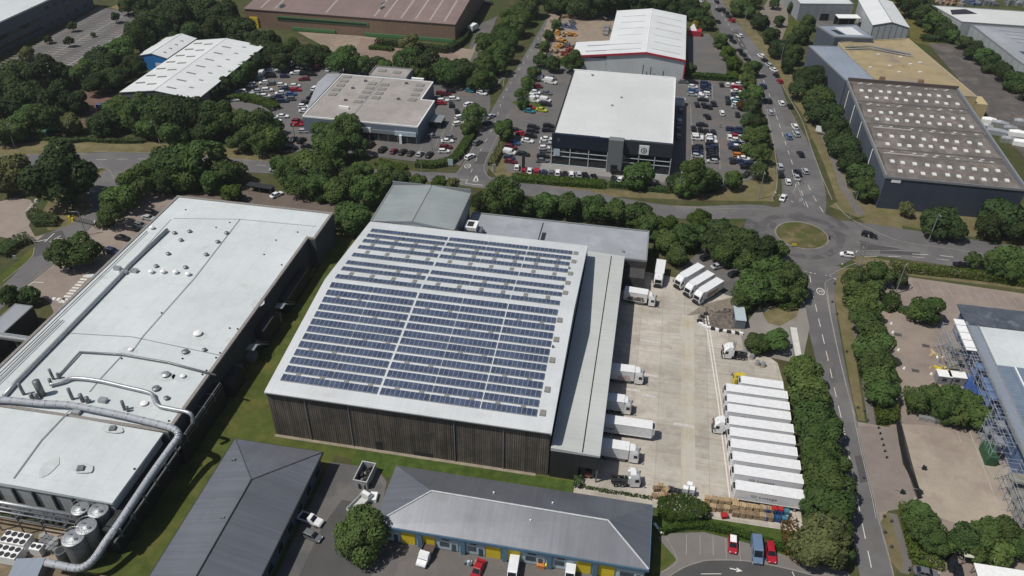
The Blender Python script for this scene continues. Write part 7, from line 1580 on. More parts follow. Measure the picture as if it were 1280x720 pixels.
# entrance slab wall
t = thing('cycle_shelter', 'dark flat roofed cycle shelter behind the white factory', 'shelter', (*at(327, 240), 0), -.1); q = MB(); q.box(-4.5, -1.3, 2.3, 4.5, 1.3, 2.45); o = q.build('shelter_roof', TRIMD); o.parent = t; q = MB(); [q.box(a, b_, 0, a + .12, b_ + .12, 2.3) for a in (-4.3, 0, 4.1) for b_ in (-1.1, 1.0)]; o = q.build('post', STEELD); o.parent = t; q = MB(); q.box(-4.3, 1.1, .2, 4.3, 1.15, 2.2); o = q.build('back_panel', GLASS); o.parent = t
t = thing('concrete_ramp', 'long narrow chalk white concrete slab at the yard entrance kerb', 'slab', (44.6, 166, 0)); one(t, 'slab', plain('chalk_slab', (.55, .54, .50), .8, var=.12, scale=.5), lambda q: q.prism([(43.7, 171.8), (45.5, 171.8), (45.6, 160.4), (43.9, 160.0)], 0, .35)); one(t, 'edge', TRIMG, lambda q: q.prism([(43.5, 171.8), (43.69, 171.8), (43.89, 160.0), (43.7, 160.0)], 0, .55))
# yard hut, block line, rubble
t = thing('yard_hut', 'blue grey container hut beside the rubble patch at the yard corner', 'hut', (30.6, 171.6, 0)); one(t, 'hut_wall', plain('hut_side', (.14, .16, .18), .6), lambda q: q.bar(30.7, 171.8, 0, 2.7, 2.6, 6.0, .05)); one(t, 'hut_roof', plain('hut_roof', (.40, .46, .50), .5), lambda q: q.bar(30.7, 171.8, 2.7, 2.85, 2.8, 6.2, .05)); one(t, 'door', TRIMD, lambda q: q.bar(29.3, 172.6, .1, 2.1, .06, .9, .05))
bl = [(874, 401), (876, 405), (881, 408), (886, 410), (891, 411.3), (896, 412.3), (901, 413.3), (906, 414.2), (911, 415), (916, 415.8), (921, 416.5), (926, 417), (878, 396), (882, 392.5)]
for k, (px, py) in enumerate(sorted(bl)):
    x, y = at(px, py, .3); t = thing('barrier_block', '%s block counted from the lorries in the black and white block line' % nth(k), 'block', (x, y, 0), 0, 'black and white blocks edging the rubble'); one(t, 'block', TRIMW if k % 2 else TRIMD, lambda q: q.bar(x, y, 0, .7, 1.15, .6, rnd.uniform(-.3, .3))); one(t, 'base', CONCP, lambda q: q.bar(x, y, 0, .12, 1.25, .7, 0))
q = MB()
for _ in range(110):
    x, y = at(rnd.uniform(878, 926), rnd.uniform(384, 410)); s = rnd.uniform(.12, .42); q.bar(x, y, 0, s * .6, s * 1.6, s, rnd.uniform(0, 3), rnd.choice([0, 0, 1]))
o = q.build('rubble', [RUB, W_BLOCK]); o['kind'] = 'stuff'
# fragments by the tree at the yard entrance
for k, (px, py) in enumerate(((940, 446), (947, 454), (954, 456), (930, 441))):
    x, y = at(px, py, .5); t = thing('wrapped_bale', '%s white wrapped bale under the tree behind the trailers' % nth(k), 'bale', (x, y, 0), 0, 'white bales under the yard tree'); one(t, 'bale', STEEL, lambda q: q.cyl(x, y, .1, 1.2, .62, .5, 12)); one(t, 'pallet', WOODD, lambda q: q.bar(x, y, 0, .1, 1.3, 1.3))
q_ = thing('scaffold_pole_stack', 'low stack of silver poles beside the yard entrance tractor unit', 'pole stack', (*at(916, 432), 0)); one(q_, 'pole', STEEL, lambda q: [q.tube([(*at(912 + 2 * k, 428), .2), (*at(909 + 2 * k, 441), .2)], .08, 5) for k in range(5)])
# pallets, IBCs and blue crates
def pallets(px, py, n, deg, mat, label, group, w_=1.2, d=1.0):
    x, y = at(px, py, n * .07); t = thing('pallet_stack', label, 'pallet stack', (x, y, 0), math.radians(deg), group)
    q = MB()
    for k in range(n):
        z = k * .144; jx, jy = rnd.uniform(-.04, .04), rnd.uniform(-.04, .04)
        for i in range(5): q.box(-w_ / 2 + jx, -d / 2 + i * d / 4.6 + jy, z + .115, w_ / 2 + jx, -d / 2 + i * d / 4.6 + d * .13 + jy, z + .14)
        for i in (-1, 0, 1): q.box(i * w_ * .42 - .06 + jx, -d / 2 + jy, z + .0, i * w_ * .42 + .06 + jx, d / 2 + jy, z + .114)
    o = q.build('pallet', mat); o.parent = t
cnt = 0
for px, py, n, m in ((820, 611, 7, 1), (826, 608, 9, 0), (832, 613, 8, 0), (838, 611, 6, 1), (825, 619, 6, 0), (833, 621, 7, 1), (842, 620, 5, 1), (818, 620, 5, 1)):
    pallets(px, py, n, rnd.uniform(-25, 25), (WOOD, WOODD)[m], '%s pallet stack from the unit roof in the jumbled brown heap' % nth(cnt), 'jumbled pallet stacks by the hedge'); cnt += 1
cnt = 0
for r_ in range(2):
    for c in range(5):
        pallets(884 + 8.6 * c + (0 if r_ == 0 else -2), (624.5 if r_ == 0 else 633.5) + 1.0 * c, 12 - 2 * (r_ == 1) - (c == 2), -3, WOOD if r_ == 0 else (WOOD if c % 2 else WOODD), '%s tall stack from the white tanks, %s row of the left pallet block' % (nth(c), ('back', 'front')[r_]), 'neat pallet stacks left of the gap'); cnt += 1
for r_ in range(2):
    for c in range(6):
        pallets(919 + 8.6 * c, (633 if r_ == 0 else 641.5) + 1.1 * c, 13 - 3 * (r_ == 1) - (c == 3), -4, WOOD if (r_ == 0 or c == 4) else WOODD, '%s tall stack from the gap, %s row of the right pallet block' % (nth(c), ('back', 'front')[r_]), 'neat pallet stacks right of the gap')
for k, (px, py, n) in enumerate(((856, 616, 2), (864, 617, 2), (858, 624, 1), (866, 625, 1), (872, 627, 1), (861, 611, 2))):
    x, y = at(px, py, .6); t = thing('white_tank', '%s white cube tank in the group beside the clipped hedge' % nth(k), 'tank', (x, y, 0), -.05, 'white cube tanks by the hedge')
    for j in range(n): q = MB(); q.box(-.52, -.5, .14 + 1.16 * j, .52, .5, 1.14 + 1.16 * j); o = q.build('tank', TRIMW); o.parent = t
    
    for j in range(n): q = MB(); q.box(-.58, -.55, 1.16 * j, .58, .55, .13 + 1.16 * j); o = q.build('pallet', STEELD); o.parent = t
    q = MB(); [q.box(a, -.54, .14, a + .04, -.505, 1.14 + 1.16 * (n - 1)) for a in (-.5, -.25, 0, .25, .46)]; o = q.build('cage', STEEL); o.parent = t
BLUEC = surf('blue_crate', (.035, .105, .26), .25, 1.5, .3, .3, .5, fine=5, fvar=.3); TEALC = surf('teal_crate', (.06, .20, .28), .2, 1.5, .3, .2, .5); REDC = surf('red_crate', (.42, .03, .03), .2, 1.5, .3, .2, .5)
k = 0
for r_ in range(2):
    for c in range(4):
        px, py = 957 + 8.2 * c + (1 if r_ == 0 else -1), (639 if r_ == 0 else 646) + .9 * c
        x, y = at(px, py, .8); m = TEALC if c == 3 else BLUEC
        t = thing('crate_stack', '%s stack of %s plastic crates from the pallets, %s row' % (nth(c), 'teal' if c == 3 else 'blue', ('back', 'front')[r_]), 'crate stack', (x, y, 0), -.07, 'plastic crate stacks at the yard end')
        q = MB(); nl = 4 if r_ == 0 else 3
        for j in range(nl): q.box(-.55 + rnd.uniform(-.03, .03), -.48, .44 * j, .55, .48, .44 * j + .36); q.box(-.50, -.43, .44 * j + .36, .50, .43, .44 * j + .44)
        o = q.build('crate', m); o.parent = t
        if r_ == 0 and c in (1, 2): q = MB(); q.box(-.5, -.45, .44 * nl, .5, .45, .44 * nl + .4); o = q.build('red_crate', REDC); o.parent = t
x, y = at(905, 646, .3); t = thing('red_bin', 'small red lidded bin on the lush grass below the pallet gap', 'bin', (x, y, 0), .3); q = MB(); q.loft([[(-.5, -.4, 0), (.5, -.4, 0), (.5, .4, 0), (-.5, .4, 0)], [(-.65, -.5, .9), (.65, -.5, .9), (.65, .5, .9), (-.65, .5, .9)]]); o = q.build('bin_body', REDC); o.parent = t; q = MB(); q.box(-.67, -.52, .9, .67, .52, 1.0); o = q.build('lid', REDC); o.parent = t
x, y = at(983, 648, .5); t = thing('white_post_block', 'pale concrete post beside the crate stacks', 'post', (x, y, 0)); one(t, 'post', CONCP, lambda q: q.bar(x, y, 0, 1.3, .4, .4)); one(t, 'foot', CONCP, lambda q: q.bar(x, y, 0, .2, .7, .7))
x, y = at(846, 614, .5); t = thing('dark_rack', 'long dark metal rack beside the jumbled pallets', 'rack', (x, y, 0), -.1); q = MB(); q.box(-1.6, -.5, .1, 1.6, .5, .9); o = q.build('frame', CHASSIS); o.parent = t; q = MB(); [q.box(-1.5 + .8 * i, -.55, 0, -1.4 + .8 * i, .55, 1.2) for i in range(4)]; o = q.build('upright', STEELD); o.parent = t
# things at the unit fronts
x, y = at(588, 702, .6); t = thing('scrap_group', 'jumble of drums and rags in front of the workshop sign', 'clutter', (x, y, 0)); [one(t, 'drum', (STEELD, WOODD, W_PALE)[j % 3], lambda q: q.cyl(x + rnd.uniform(-1.4, 1.4), y + rnd.uniform(-.8, .8), 0, rnd.uniform(.5, 1.1), .32, .3, 10)) for j in range(7)]
for px, m, lab in ((676, plain('orange_box', (.55, .20, .05), .7), 'orange box beside the yellow one at the workshop wall'), (685, W_YEL, 'yellow box beside the orange one at the workshop wall')):
    x, y = at(px, 707, .4); t = thing('storage_box', lab, 'box', (x, y, 0)); one(t, 'box_body', m, lambda q: q.bar(x, y, 0, .9, 1.4, 1.0)); one(t, 'lid', m, lambda q: q.bar(x, y, .9, 1.0, 1.5, 1.1))
t = thing('white_bench', 'white slatted bench on the lawn edge beside the workshop roof', 'bench', (*at(822, 662), 0), -1.0); q = MB(); q.box(-1.3, -.25, .4, 1.3, .25, .5); o = q.build('seat', TRIMW); o.parent = t; q = MB(); [q.box(a, -.2, 0, a + .1, .2, .4) for a in (-1.2, 1.1)]; o = q.build('leg', TRIMW); o.parent = t
x, y = at(467, 622, .4); t = thing('white_box', 'white cabinet beside the skip on the lawn', 'cabinet', (x, y, 0), .1); q = MB(); q.box(-.7, -1.0, .05, .7, 1.0, 1.0); o = q.build('casing', TRIMW); o.parent = t; q = MB(); q.box(-.6, -.9, 0, .6, .9, .05); o = q.build('base', STEELD); o.parent = t
for k, (px, py) in enumerate(((38, 262), (41, 258), (35, 266), (46, 252))):
    x, y = at(px, py); t = thing('pale_boulder', '%s pale boulder from the hedge on the plaza edge' % nth(k), 'boulder', (x, y, 0), 0, 'pale boulders on the plaza edge'); one(t, 'boulder', CONCP, lambda q: q.cyl(x, y, 0, .8, .9, .5, 7))
x, y = at(66, 163); t = thing('white_box_van', 'white van nose behind the green cabin', 'van', (x, y, 0), .3); b, g, _ = van_meshes(True); o = b.build('body', WH); o.parent = t; o = g.build('windows', CARGLASS); o.parent = t
# boundary fence between the yard and the road trees
meshfence('thin dark palisade behind the trailer row', [(1003, 470), (1009, 520), (1013, 570), (1016, 610)], 2.0, 'palisade_fence', STEELD)
meshfence('dark palisade along the builders yard beside the road', [(707, 10), (690, 45), (682, 74)], 2.2, 'palisade_fence')

# ================================================================== TREES, HEDGES
def leaf_quad(q, p, nrm, s, r, m=0):
    a = Vector((r.uniform(-1, 1), r.uniform(-1, 1), r.uniform(-1, 1)))
    u = nrm.cross(a)
    if u.length < 1e-4: u = nrm.cross(Vector((1, 0, 0)))
    u.normalize(); v = nrm.cross(u)
    k = r.uniform(.65, 1.25) * s; e = r.uniform(.55, .9)
    q.poly([tuple(p + u * k), tuple(p + v * k * e), tuple(p - u * k), tuple(p - v * k * e)], m)
def crown_mesh(R_, hh, n, leaf, seed, lobes=13, flat=.8):
    """crown of leaf clumps: lobes of different size inside an uneven ellipsoid; origin at the tree foot"""
    r = random.Random(seed); q = MB(); L = []
    zc = hh - R_ * flat
    for i in range(lobes + 5):
        a = 2 * PI * (i * .618 + r.uniform(-.06, .06)); e = r.uniform(-.95, 1.0)
        d = r.uniform(.45, .72) * R_ * math.sqrt(max(0.2, 1 - (e * .8) ** 2)); lr = r.uniform(.30, .46) * R_
        L.append((Vector((d * math.cos(a), d * math.sin(a), zc + e * R_ * flat * .62)), lr))
    L.append((Vector((0, 0, zc + .1 * R_)), R_ * .62)); L.append((Vector((r.uniform(-.2, .2) * R_, r.uniform(-.2, .2) * R_, zc + R_ * flat * .52)), R_ * .42))
    wts = [l[1] ** 2 for l in L]
    for _ in range(n):
        c, lr = r.choices(L, wts)[0]
        d = Vector((r.gauss(0, 1), r.gauss(0, 1), r.gauss(0, 1)))
        if d.length < 1e-3: continue
        d.normalize()
        if d.z < -.55: d.z *= -.6; d.normalize()
        p = c + d * lr * r.uniform(.80, 1.08)
        if any((p - c2).length < l2 * .72 for c2, l2 in L if c2 is not c): continue
        nrm = (d + Vector((r.uniform(-.55, .55), r.uniform(-.55, .55), r.uniform(-.35, .6)))).normalized()
        leaf_quad(q, p, nrm, leaf, r)
    return q
def trunk_mesh(hh, R_, seed):
    r = random.Random(seed); q = MB(); t = max(.12, R_ * .055)
    q.tube([(0, 0, -.1), (.05, .02, hh * .25), (r.uniform(-.2, .2), r.uniform(-.2, .2), hh * .6), (r.uniform(-.3, .3), r.uniform(-.3, .3), hh * .85)], [t * 1.25, t, t * .65, t * .25], 8)
    for k in range(5):
        a = k * 1.26 + r.uniform(-.3, .3); z = hh * (.3 + .08 * k)
        q.tube([(0, 0, z), (math.cos(a) * R_ * .3, math.sin(a) * R_ * .3, z + hh * .13), (math.cos(a) * R_ * .6, math.sin(a) * R_ * .6, z + hh * .26)], [t * .5, t * .35, t * .12], 5)
    return q
TP = {}
def variants(cls):
    if cls in TP: return TP[cls]
    spec = {'big': (5.6, 9.2, 6500, .42, 4), 'mid': (3.8, 6.6, 4200, .34, 5), 'small': (2.2, 4.0, 1700, .28, 3), 'bush': (2.2, 2.9, 1000, .34, 3), 'close': (6.0, 9.4, 11000, .33, 1)}[cls]
    out = []
    for s in range(spec[4]):
        cm = crown_mesh(spec[0] * (1, .94, 1.05, .97, 1.02)[s], spec[1] * (1, 1.12, .92, 1.04, .97)[s], spec[2], spec[3] * (1, .9, 1.15, .82, 1.05)[s], 100 + s * 7 + len(cls), (15, 9, 19, 12, 8)[s] if cls in ('big', 'close') else (10, 7, 13, 9, 6)[s], (.8, .92, .72, .86, .78)[s] if cls != 'bush' else .62)
        o = cm.build('crown', L_MID); o2 = trunk_mesh(spec[1], spec[0], s).build('trunk', BARK)
        out.append((o.data, o2.data)); bpy.data.objects.remove(o); bpy.data.objects.remove(o2)
    TP[cls] = (spec[0], spec[1], out); return TP[cls]
MC = {}
def crown_data(me, mat):
    key = (me.name, mat.name)
    if key not in MC:
        c = me.copy(); c.materials.clear(); c.materials.append(mat); MC[key] = c
    return MC[key]
rt = random.Random(77)
def tree(px, py, rpx, label, group, mat=None, cls=None, name='broadleaf_tree', tall=1.0):
    z = 5.0
    for _ in range(4):
        x, y = at(px, py, z); R_ = rpx * depth(x, y, z) / F
        c = cls or ('big' if R_ > 4.6 else 'mid' if R_ > 2.7 else 'small')
        br, bh, vs_ = variants(c); s = R_ / br * 1.08; hh = bh * s * tall; z = hh - R_ * .8
    t = thing(name, label, 'tree' if c != 'bush' else 'bush', (x, y, 0), 0, group)
    cm, tm = rt.choice(vs_)
    mt = mat or rt.choice([L_DARK, L_MID, L_MID, L_FRESH])
    if c != 'close' and mt is L_MID and rt.random() < .22: mt = L_FRESH
    elif mt is L_DARK and rt.random() < .18: mt = L_MID
    o = bpy.data.objects.new('crown', crown_data(cm, mt)); COL.objects.link(o); o.parent = t
    o2 = bpy.data.objects.new('trunk', tm); COL.objects.link(o2); o2.parent = t
    t.rotation_euler = (0, 0, rt.uniform(0, 6.28)); t.scale = (s, s * rt.uniform(.92, 1.08), s * tall * rt.uniform(.95, 1.08))
    return t
def wood(items, label, group, mat=None):
    for it in items: tree(*it[:3], label, group, it[3] if len(it) > 3 else mat)
def line_trees(items, where, group, mat=None, adj='green'):
    for i, it in enumerate(items):
        tree(*it[:3], '%s tree, %s %s' % (adj, nth(i), where), group, it[3] if len(it) > 3 else mat)
# woods where single trees cannot be told apart share a label
wood([(20, 92, 21), (58, 90, 23), (35, 122, 25), (76, 120, 21), (10, 138, 22), (55, 148, 22), (14, 163, 16), (0, 110, 22), (80, 95, 14), (96, 128, 14), (88, 100, 10), (2, 165, 16), (35, 150, 18)], 'tree in the dark wood below the office block car park', 'dark wood left of the red path', L_DARK)
wood([(108, 92, 18), (128, 78, 20), (150, 66, 20), (172, 50, 22), (193, 34, 24), (222, 22, 25), (252, 16, 24), (282, 24, 22), (140, 98, 16), (168, 82, 16), (150, 94, 14), (120, 104, 14), (175, 5, 16), (205, 8, 18), (235, 0, 20), (300, 38, 18), (270, 36, 18), (240, 40, 16), (158, 8, 10), (186, 24, 14), (212, 44, 16)], 'tree in the belt between the empty car park and the white shed', 'tree belt behind the white shed', L_DARK)
line_trees([(88, 153, 14, L_OLIVE), (128, 152, 18), (150, 146, 14), (172, 146, 22), (204, 142, 25), (238, 146, 27), (272, 150, 24), (215, 166, 16), (186, 160, 14), (252, 164, 14), (152, 128, 11), (176, 128, 13), (140, 136, 12)], 'from the green cabin before the white shed gable', 'trees before the white shed')
line_trees([(10, 215, 26, L_OLIVE), (78, 219, 41)], 'from the left edge above the plaza', 'big trees above the plaza', L_DARK, 'huge dark')
line_trees([(172, 228, 22), (150, 246, 20), (138, 268, 16), (215, 205, 28), (250, 200, 30), (284, 214, 20), (192, 215, 20), (232, 222, 18), (265, 226, 16), (206, 228, 16)], 'in the clump behind the white factory west end', 'clump behind the factory')
tree(290, 240, 12, 'small bright green bush tree at the factory back wall', 'clump behind the factory', L_LIGHT)
tree(82, 319, 20, 'dense tree at the end of the site road bays', 'site road trees', L_MID); tree(104, 313, 20, 'second dense tree leaning over the factory forecourt', 'site road trees', L_MID)
tree(12, 370, 14, 'bright tree at the left edge above the flat shed', 'site road trees', L_MID); tree(37, 369, 12, 'darker tree beside the flat shed roof', 'site road trees', L_DARK)
wood([(286, 148, 11), (304, 146, 12), (318, 160, 24), (340, 172, 16), (300, 158, 16), (333, 146, 8), (345, 158, 10), (300, 176, 14), (325, 178, 16)], 'tree in the thicket between the crowded lot and the road', 'thicket by the crowded lot')
wood([(325, 62, 14), (345, 66, 15), (366, 64, 16), (392, 70, 14), (352, 76, 12), (380, 76, 12), (338, 52, 14), (318, 50, 14), (412, 74, 10), (402, 64, 10), (264, 118, 12), (280, 107, 13), (295, 97, 13), (309, 87, 13), (322, 77, 12)], 'dark tree in the row behind the crowded lot', 'trees behind the crowded lot', L_DARK)
line_trees([(430, 76, 19), (452, 82, 12), (482, 84, 10), (510, 76, 18, L_DARK), (538, 82, 20, L_DARK), (560, 90, 18), (580, 88, 18), (600, 99, 14), (472, 78, 10), (524, 92, 12)], 'from the crowded lot behind the grey dealership', 'trees behind the grey dealership')
tree(512, 54, 12, 'isolated grey green tree on the rose paved forecourt', 'trees at the brown warehouse', L_OLIVE)
line_trees([(404, 164, 15), (434, 160, 20), (420, 184, 20), (446, 182, 15), (408, 186, 16)], 'in the tall clump hiding the dealership corner', 'clump at the dealership corner', L_MID)
line_trees([(362, 216, 18), (385, 206, 20), (410, 216, 24), (436, 222, 18), (462, 240, 22), (440, 270, 22), (374, 232, 16), (395, 232, 18), (350, 205, 14), (420, 240, 16), (452, 214, 14)], 'from the factory to the plant house in the road side clump', 'clump behind the plant house')
line_trees([(500, 222, 13), (522, 228, 11), (482, 212, 10), (548, 228, 10, L_LIGHT), (566, 230, 9, L_OLIVE), (476, 226, 12)], 'in the low scrub behind the plant house', 'scrub behind the plant house')
line_trees([(609, 55, 15), (630, 66, 14), (606, 80, 16), (622, 80, 13), (634, 48, 14), (643, 32, 14), (651, 18, 14), (662, 7, 15), (608, 97, 12), (620, 60, 12), (627, 40, 12), (637, 20, 12)], 'in the shady row left of the showroom road', 'row left of the showroom road', L_MID)
line_trees([(686, 43, 7), (695, 30, 7), (676, 74, 10), (691, 80, 10), (667, 91, 9), (659, 104, 9), (652, 117, 9), (654, 130, 7), (680, 56, 7)], 'in the row right of the showroom road', 'row right of the showroom road', L_MID)
tree(717, 78, 14, 'round tree tucked behind the pale showroom roof corner', 'showroom trees', L_DARK); tree(593, 145, 16, 'round tree over the lane beside the grey dealership', 'showroom trees', L_MID); tree(586, 160, 10, 'smaller tree under the round one on the dealership lane', 'showroom trees', L_MID); tree(631, 162, 14, 'round tree at the showroom lot entrance on the road bend', 'showroom trees', L_MID); tree(862, 86, 8, 'small dark tree behind the white cabin at the showroom', 'showroom trees', L_DARK)
wood([(700, 4, 14), (722, 6, 16), (745, 4, 18), (770, 2, 18), (795, 0, 18), (822, 0, 18), (848, 2, 18), (690, 0, 14), (735, 14, 9), (760, 12, 8), (862, 10, 14), (815, 8, 8), (840, 10, 8), (800, 8, 8), (780, -8, 18), (730, -6, 18), (870, 18, 10)], 'tree in the belt along the top behind the trade warehouse', 'belt behind the trade warehouse', L_DARK)
line_trees([(868, 32, 7, L_YEL), (879, 13, 9), (885, 28, 9), (900, 49, 10), (910, 66, 9, L_LIGHT), (918, 80, 10, L_LIGHT), (941, 84, 11), (935, 100, 10), (944, 116, 11), (941, 134, 12), (946, 152, 12), (950, 172, 13), (950, 192, 14), (950, 214, 12), (930, 120, 8), (934, 150, 9), (938, 168, 10), (934, 186, 8)], 'counting down the left side of the main road', 'trees left of the main road')
tree(927, 131, 6, 'small rusty orange tree beside the eastern car park', 'trees left of the main road', L_RUST)
line_trees([(798, 217, 18), (848, 226, 14), (868, 222, 22), (888, 224, 13), (918, 224, 13), (857, 232, 14)], 'from the entrance tower along the pale showroom frontage', 'showroom frontage trees')
line_trees([(924, 8, 11), (936, 14, 8), (951, 25, 11), (964, 43, 11), (976, 60, 13), (992, 68, 13), (985, 80, 10), (1010, 28, 10), (1003, 42, 12), (990, 50, 8), (1012, 98, 17), (1000, 110, 14), (1026, 122, 17), (1020, 140, 14), (1037, 143, 17), (1048, 162, 17), (1040, 172, 12), (1058, 182, 17), (1068, 200, 16), (1056, 205, 10), (1076, 218, 16), (1082, 236, 15), (1088, 226, 10), (1066, 222, 10), (944, 2, 8)], 'counting down the right side of the main road', 'trees right of the main road', L_DARK, 'dark')
line_trees([(1133, 262, 9, L_OLIVE), (1175, 276, 21), (1195, 288, 14), (1238, 283, 17), (1254, 270, 24), (1276, 280, 22)], 'from the lamp post along the navy shed foot', 'trees at the navy shed foot', L_DARK, 'broad dark')
line_trees([(1218, 325, 10), (1243, 324, 15), (1262, 322, 17), (1280, 334, 16), (1246, 338, 11), (1264, 340, 13)], 'from the parked dark car on the right hand road', 'trees on the right hand road', L_MID)
line_trees([(1098, 341, 17), (1070, 350, 16), (1075, 367, 19), (1081, 384, 20), (1085, 403, 20), (1089, 421, 21), (1094, 438, 22), (1098, 456, 22), (1101, 474, 22), (1103, 491, 19), (1092, 360, 12), (1096, 412, 12)], 'from the roundabout in the road row beside the court', 'tree row beside the court', L_MID)
tree(1126, 350, 9, 'small tree at the end of the clipped court hedge', 'court trees', L_DARK); tree(1161, 386, 18, 'wide tree beside the dome hedge in the court', 'court trees', L_MID); tree(1146, 390, 12, 'small tree between the dome hedge and the wide tree', 'court trees', L_MID)
line_trees([(1148, 500, 16), (1168, 496, 17), (1190, 498, 18), (1210, 505, 18), (1222, 520, 15), (1180, 512, 16), (1200, 518, 15)], 'from the court path in the big hedge of trees', 'big hedge of court trees', L_MID)
line_trees([(1150, 642, 19), (1158, 660, 22), (1170, 676, 18), (1182, 682, 12), (1206, 672, 22), (1232, 668, 24), (1258, 668, 22), (1276, 680, 18), (1220, 686, 16), (1248, 690, 18)], 'from the railed fence at the court bottom corner', 'round trees at the court bottom', L_MID)
line_trees([(1005, 464, 21), (1011, 484, 23), (1017, 507, 25), (1021, 531, 27), (1025, 556, 28), (1029, 580, 29), (1033, 604, 29), (1037, 628, 28), (1042, 652, 22)], 'from the entrance in the dense row behind the trailers', 'dense row behind the trailers', L_MID)
tree(1026, 678, 33, 'large olive coloured tree at the end of the trailer side tree row', 'dense row behind the trailers', L_OLIVE); tree(1055, 690, 14, 'green tree pressed against the large olive one by the road', 'dense row behind the trailers', L_MID)
tree(948, 432, 17, 'spreading tree behind the yard entrance tractor unit', 'yard corner trees', L_MID, None, 'broadleaf_tree', .72); tree(968, 428, 18, 'wide low tree beside the white slab at the yard entrance', 'yard corner trees', L_MID, None, 'broadleaf_tree', .72); None
line_trees([(985, 350, 24), (962, 340, 24), (940, 358, 24), (928, 376, 14), (968, 362, 18), (996, 366, 14), (950, 318, 26), (924, 302, 22), (902, 290, 18), (968, 314, 16), (935, 330, 18), (890, 304, 14), (905, 318, 14)], 'in the dense grove between the yard and the roundabout', 'grove at the roundabout')
line_trees([(630, 244, 26), (655, 258, 14), (682, 254, 17), (712, 256, 17), (742, 260, 17), (770, 264, 17), (797, 268, 17), (815, 282, 17), (836, 284, 17, L_LIGHT), (856, 296, 18), (834, 302, 16), (876, 276, 15, L_LIGHT), (868, 290, 13), (846, 318, 14), (824, 300, 12), (600, 252, 12)], 'from the plant house in the tree belt behind the annex', 'belt behind the annex')
t = tree(450, 668, 33, 'single round dark green tree on the tarmac between the two unit blocks', 'unit estate tree', L_MID, 'close')
line_trees([(144, 22, 6), (90, 33, 6), (60, 49, 5), (86, 52, 6), (116, 43, 3), (33, 66, 9, L_OLIVE)], 'from the far end among the bays of the empty car park', 'little trees in the empty car park', L_DARK, 'little')
wood([(1140, 8, 14), (1157, 18, 14), (1170, 28, 14), (1182, 37, 12), (1150, 0, 14), (1168, 14, 10), (1192, 44, 9), (1128, -4, 12)], 'tree in the meadow side belt below the far yard', 'belt beside the meadow', L_DARK)
line_trees([(1206, 52, 9), (1218, 60, 11), (1230, 69, 11), (1242, 78, 12), (1256, 89, 12), (1270, 100, 13), (1284, 112, 13), (1212, 66, 8), (1236, 82, 8), (1262, 104, 8)], 'from the clipped hedge along the striped depot wall', 'trees along the striped depot', L_DARK)
line_trees([(992, 8, 8), (974, 26, 7), (1012, 12, 6), (968, 4, 7)], 'at the grey works frontage', 'works frontage trees', L_DARK)
# hedges ----------------------------------------------------------------
def hedge(pts, wd, h, label, mat=L_HEDGE, name='hedge', dens=16, leaf=.26, rough=.14, px=True, closed=False):
    P = [at(*p) for p in pts] if px else pts
    t = thing(name, label, 'hedge', (*P[0], 0)); r = random.Random(len(label) * 31 + int(pts[0][0]))
    q = MB()
    if closed:       # clipped block filling an outline
        inn = P; xs = [p[0] for p in P]; ys_ = [p[1] for p in P]
        def inside(x, y):
            c = False; n = len(P)
            for i in range(n):
                (x1, y1), (x2, y2) = P[i], P[(i + 1) % n]
                if (y1 > y) != (y2 > y) and x < (x2 - x1) * (y - y1) / (y2 - y1) + x1: c = not c
            return c
        area = (max(xs) - min(xs)) * (max(ys_) - min(ys_))
        for _ in range(int(area * dens)):
            x, y = r.uniform(min(xs), max(xs)), r.uniform(min(ys_), max(ys_))
            if inside(x, y): leaf_quad(q, Vector((x, y, h + .35 * math.sin(x * .7) * math.cos(y * .6) + r.uniform(-.25, .12))), Vector((r.uniform(-.6, .6), r.uniform(-.6, .6), 1)).normalized(), leaf, r)
        n = len(P)
        for i in range(n):
            a, b = Vector((*P[i], 0)), Vector((*P[(i + 1) % n], 0)); e = b - a; nr = Vector((e.y, -e.x, 0)).normalized()
            cx, cy = sum(xs) / n, sum(ys_) / n
            if nr.dot(Vector((cx, cy, 0)) - a) > 0: nr = -nr
            for _ in range(int(e.length * h * dens * .9)):
                u = r.random(); z = r.uniform(.05, h); leaf_quad(q, a + e * u + nr * r.uniform(-.25, .15) + Vector((0, 0, z)), (nr + Vector((r.uniform(-.6, .6), r.uniform(-.6, .6), r.uniform(-.2, .7)))).normalized(), leaf, r)
    else:
        V = [Vector((*p, 0)) for p in P] if len(P) == 2 else [Vector((v.x, v.y, 0)) for v in spline(P, 5)]
        for a, b in zip(V, V[1:]):
            e = b - a
            if e.length < 1e-3: continue
            nr = Vector((-e.y, e.x, 0)).normalized()
            for _ in range(int(e.length * (wd + 2 * h) * dens)):
                u = r.random(); k = r.uniform(0, wd + 2 * h)
                if k < wd: off, z, d = k - wd / 2, h * (1 + .06 * math.sin((a + e * u).x * 1.3)), Vector((0, 0, 1))
                elif k < wd + h: off, z, d = -wd / 2, k - wd, -nr
                else: off, z, d = wd / 2, k - wd - h, nr
                p = a + e * u + nr * off + Vector((0, 0, z)) + Vector((r.uniform(-rough, rough), r.uniform(-rough, rough), r.uniform(-rough, rough)))
                leaf_quad(q, p, (d + Vector((r.uniform(-.6, .6), r.uniform(-.6, .6), r.uniform(-.3, .6)))).normalized(), leaf, r)
    q.build('foliage', mat, t); return t
hedge([(822, 630), (840, 626), (868, 628), (884, 640), (884, 650), (866, 657), (838, 656), (822, 646)], 0, 2.2, 'broad clipped hedge block between the pallets and the small car park', closed=True, dens=20)
hedge([(826, 668), (836, 663), (860, 659), (885, 660), (920, 668), (950, 677), (985, 690)], 1.3, 1.2, 'low curved hedge edging the small car park bays', dens=20)
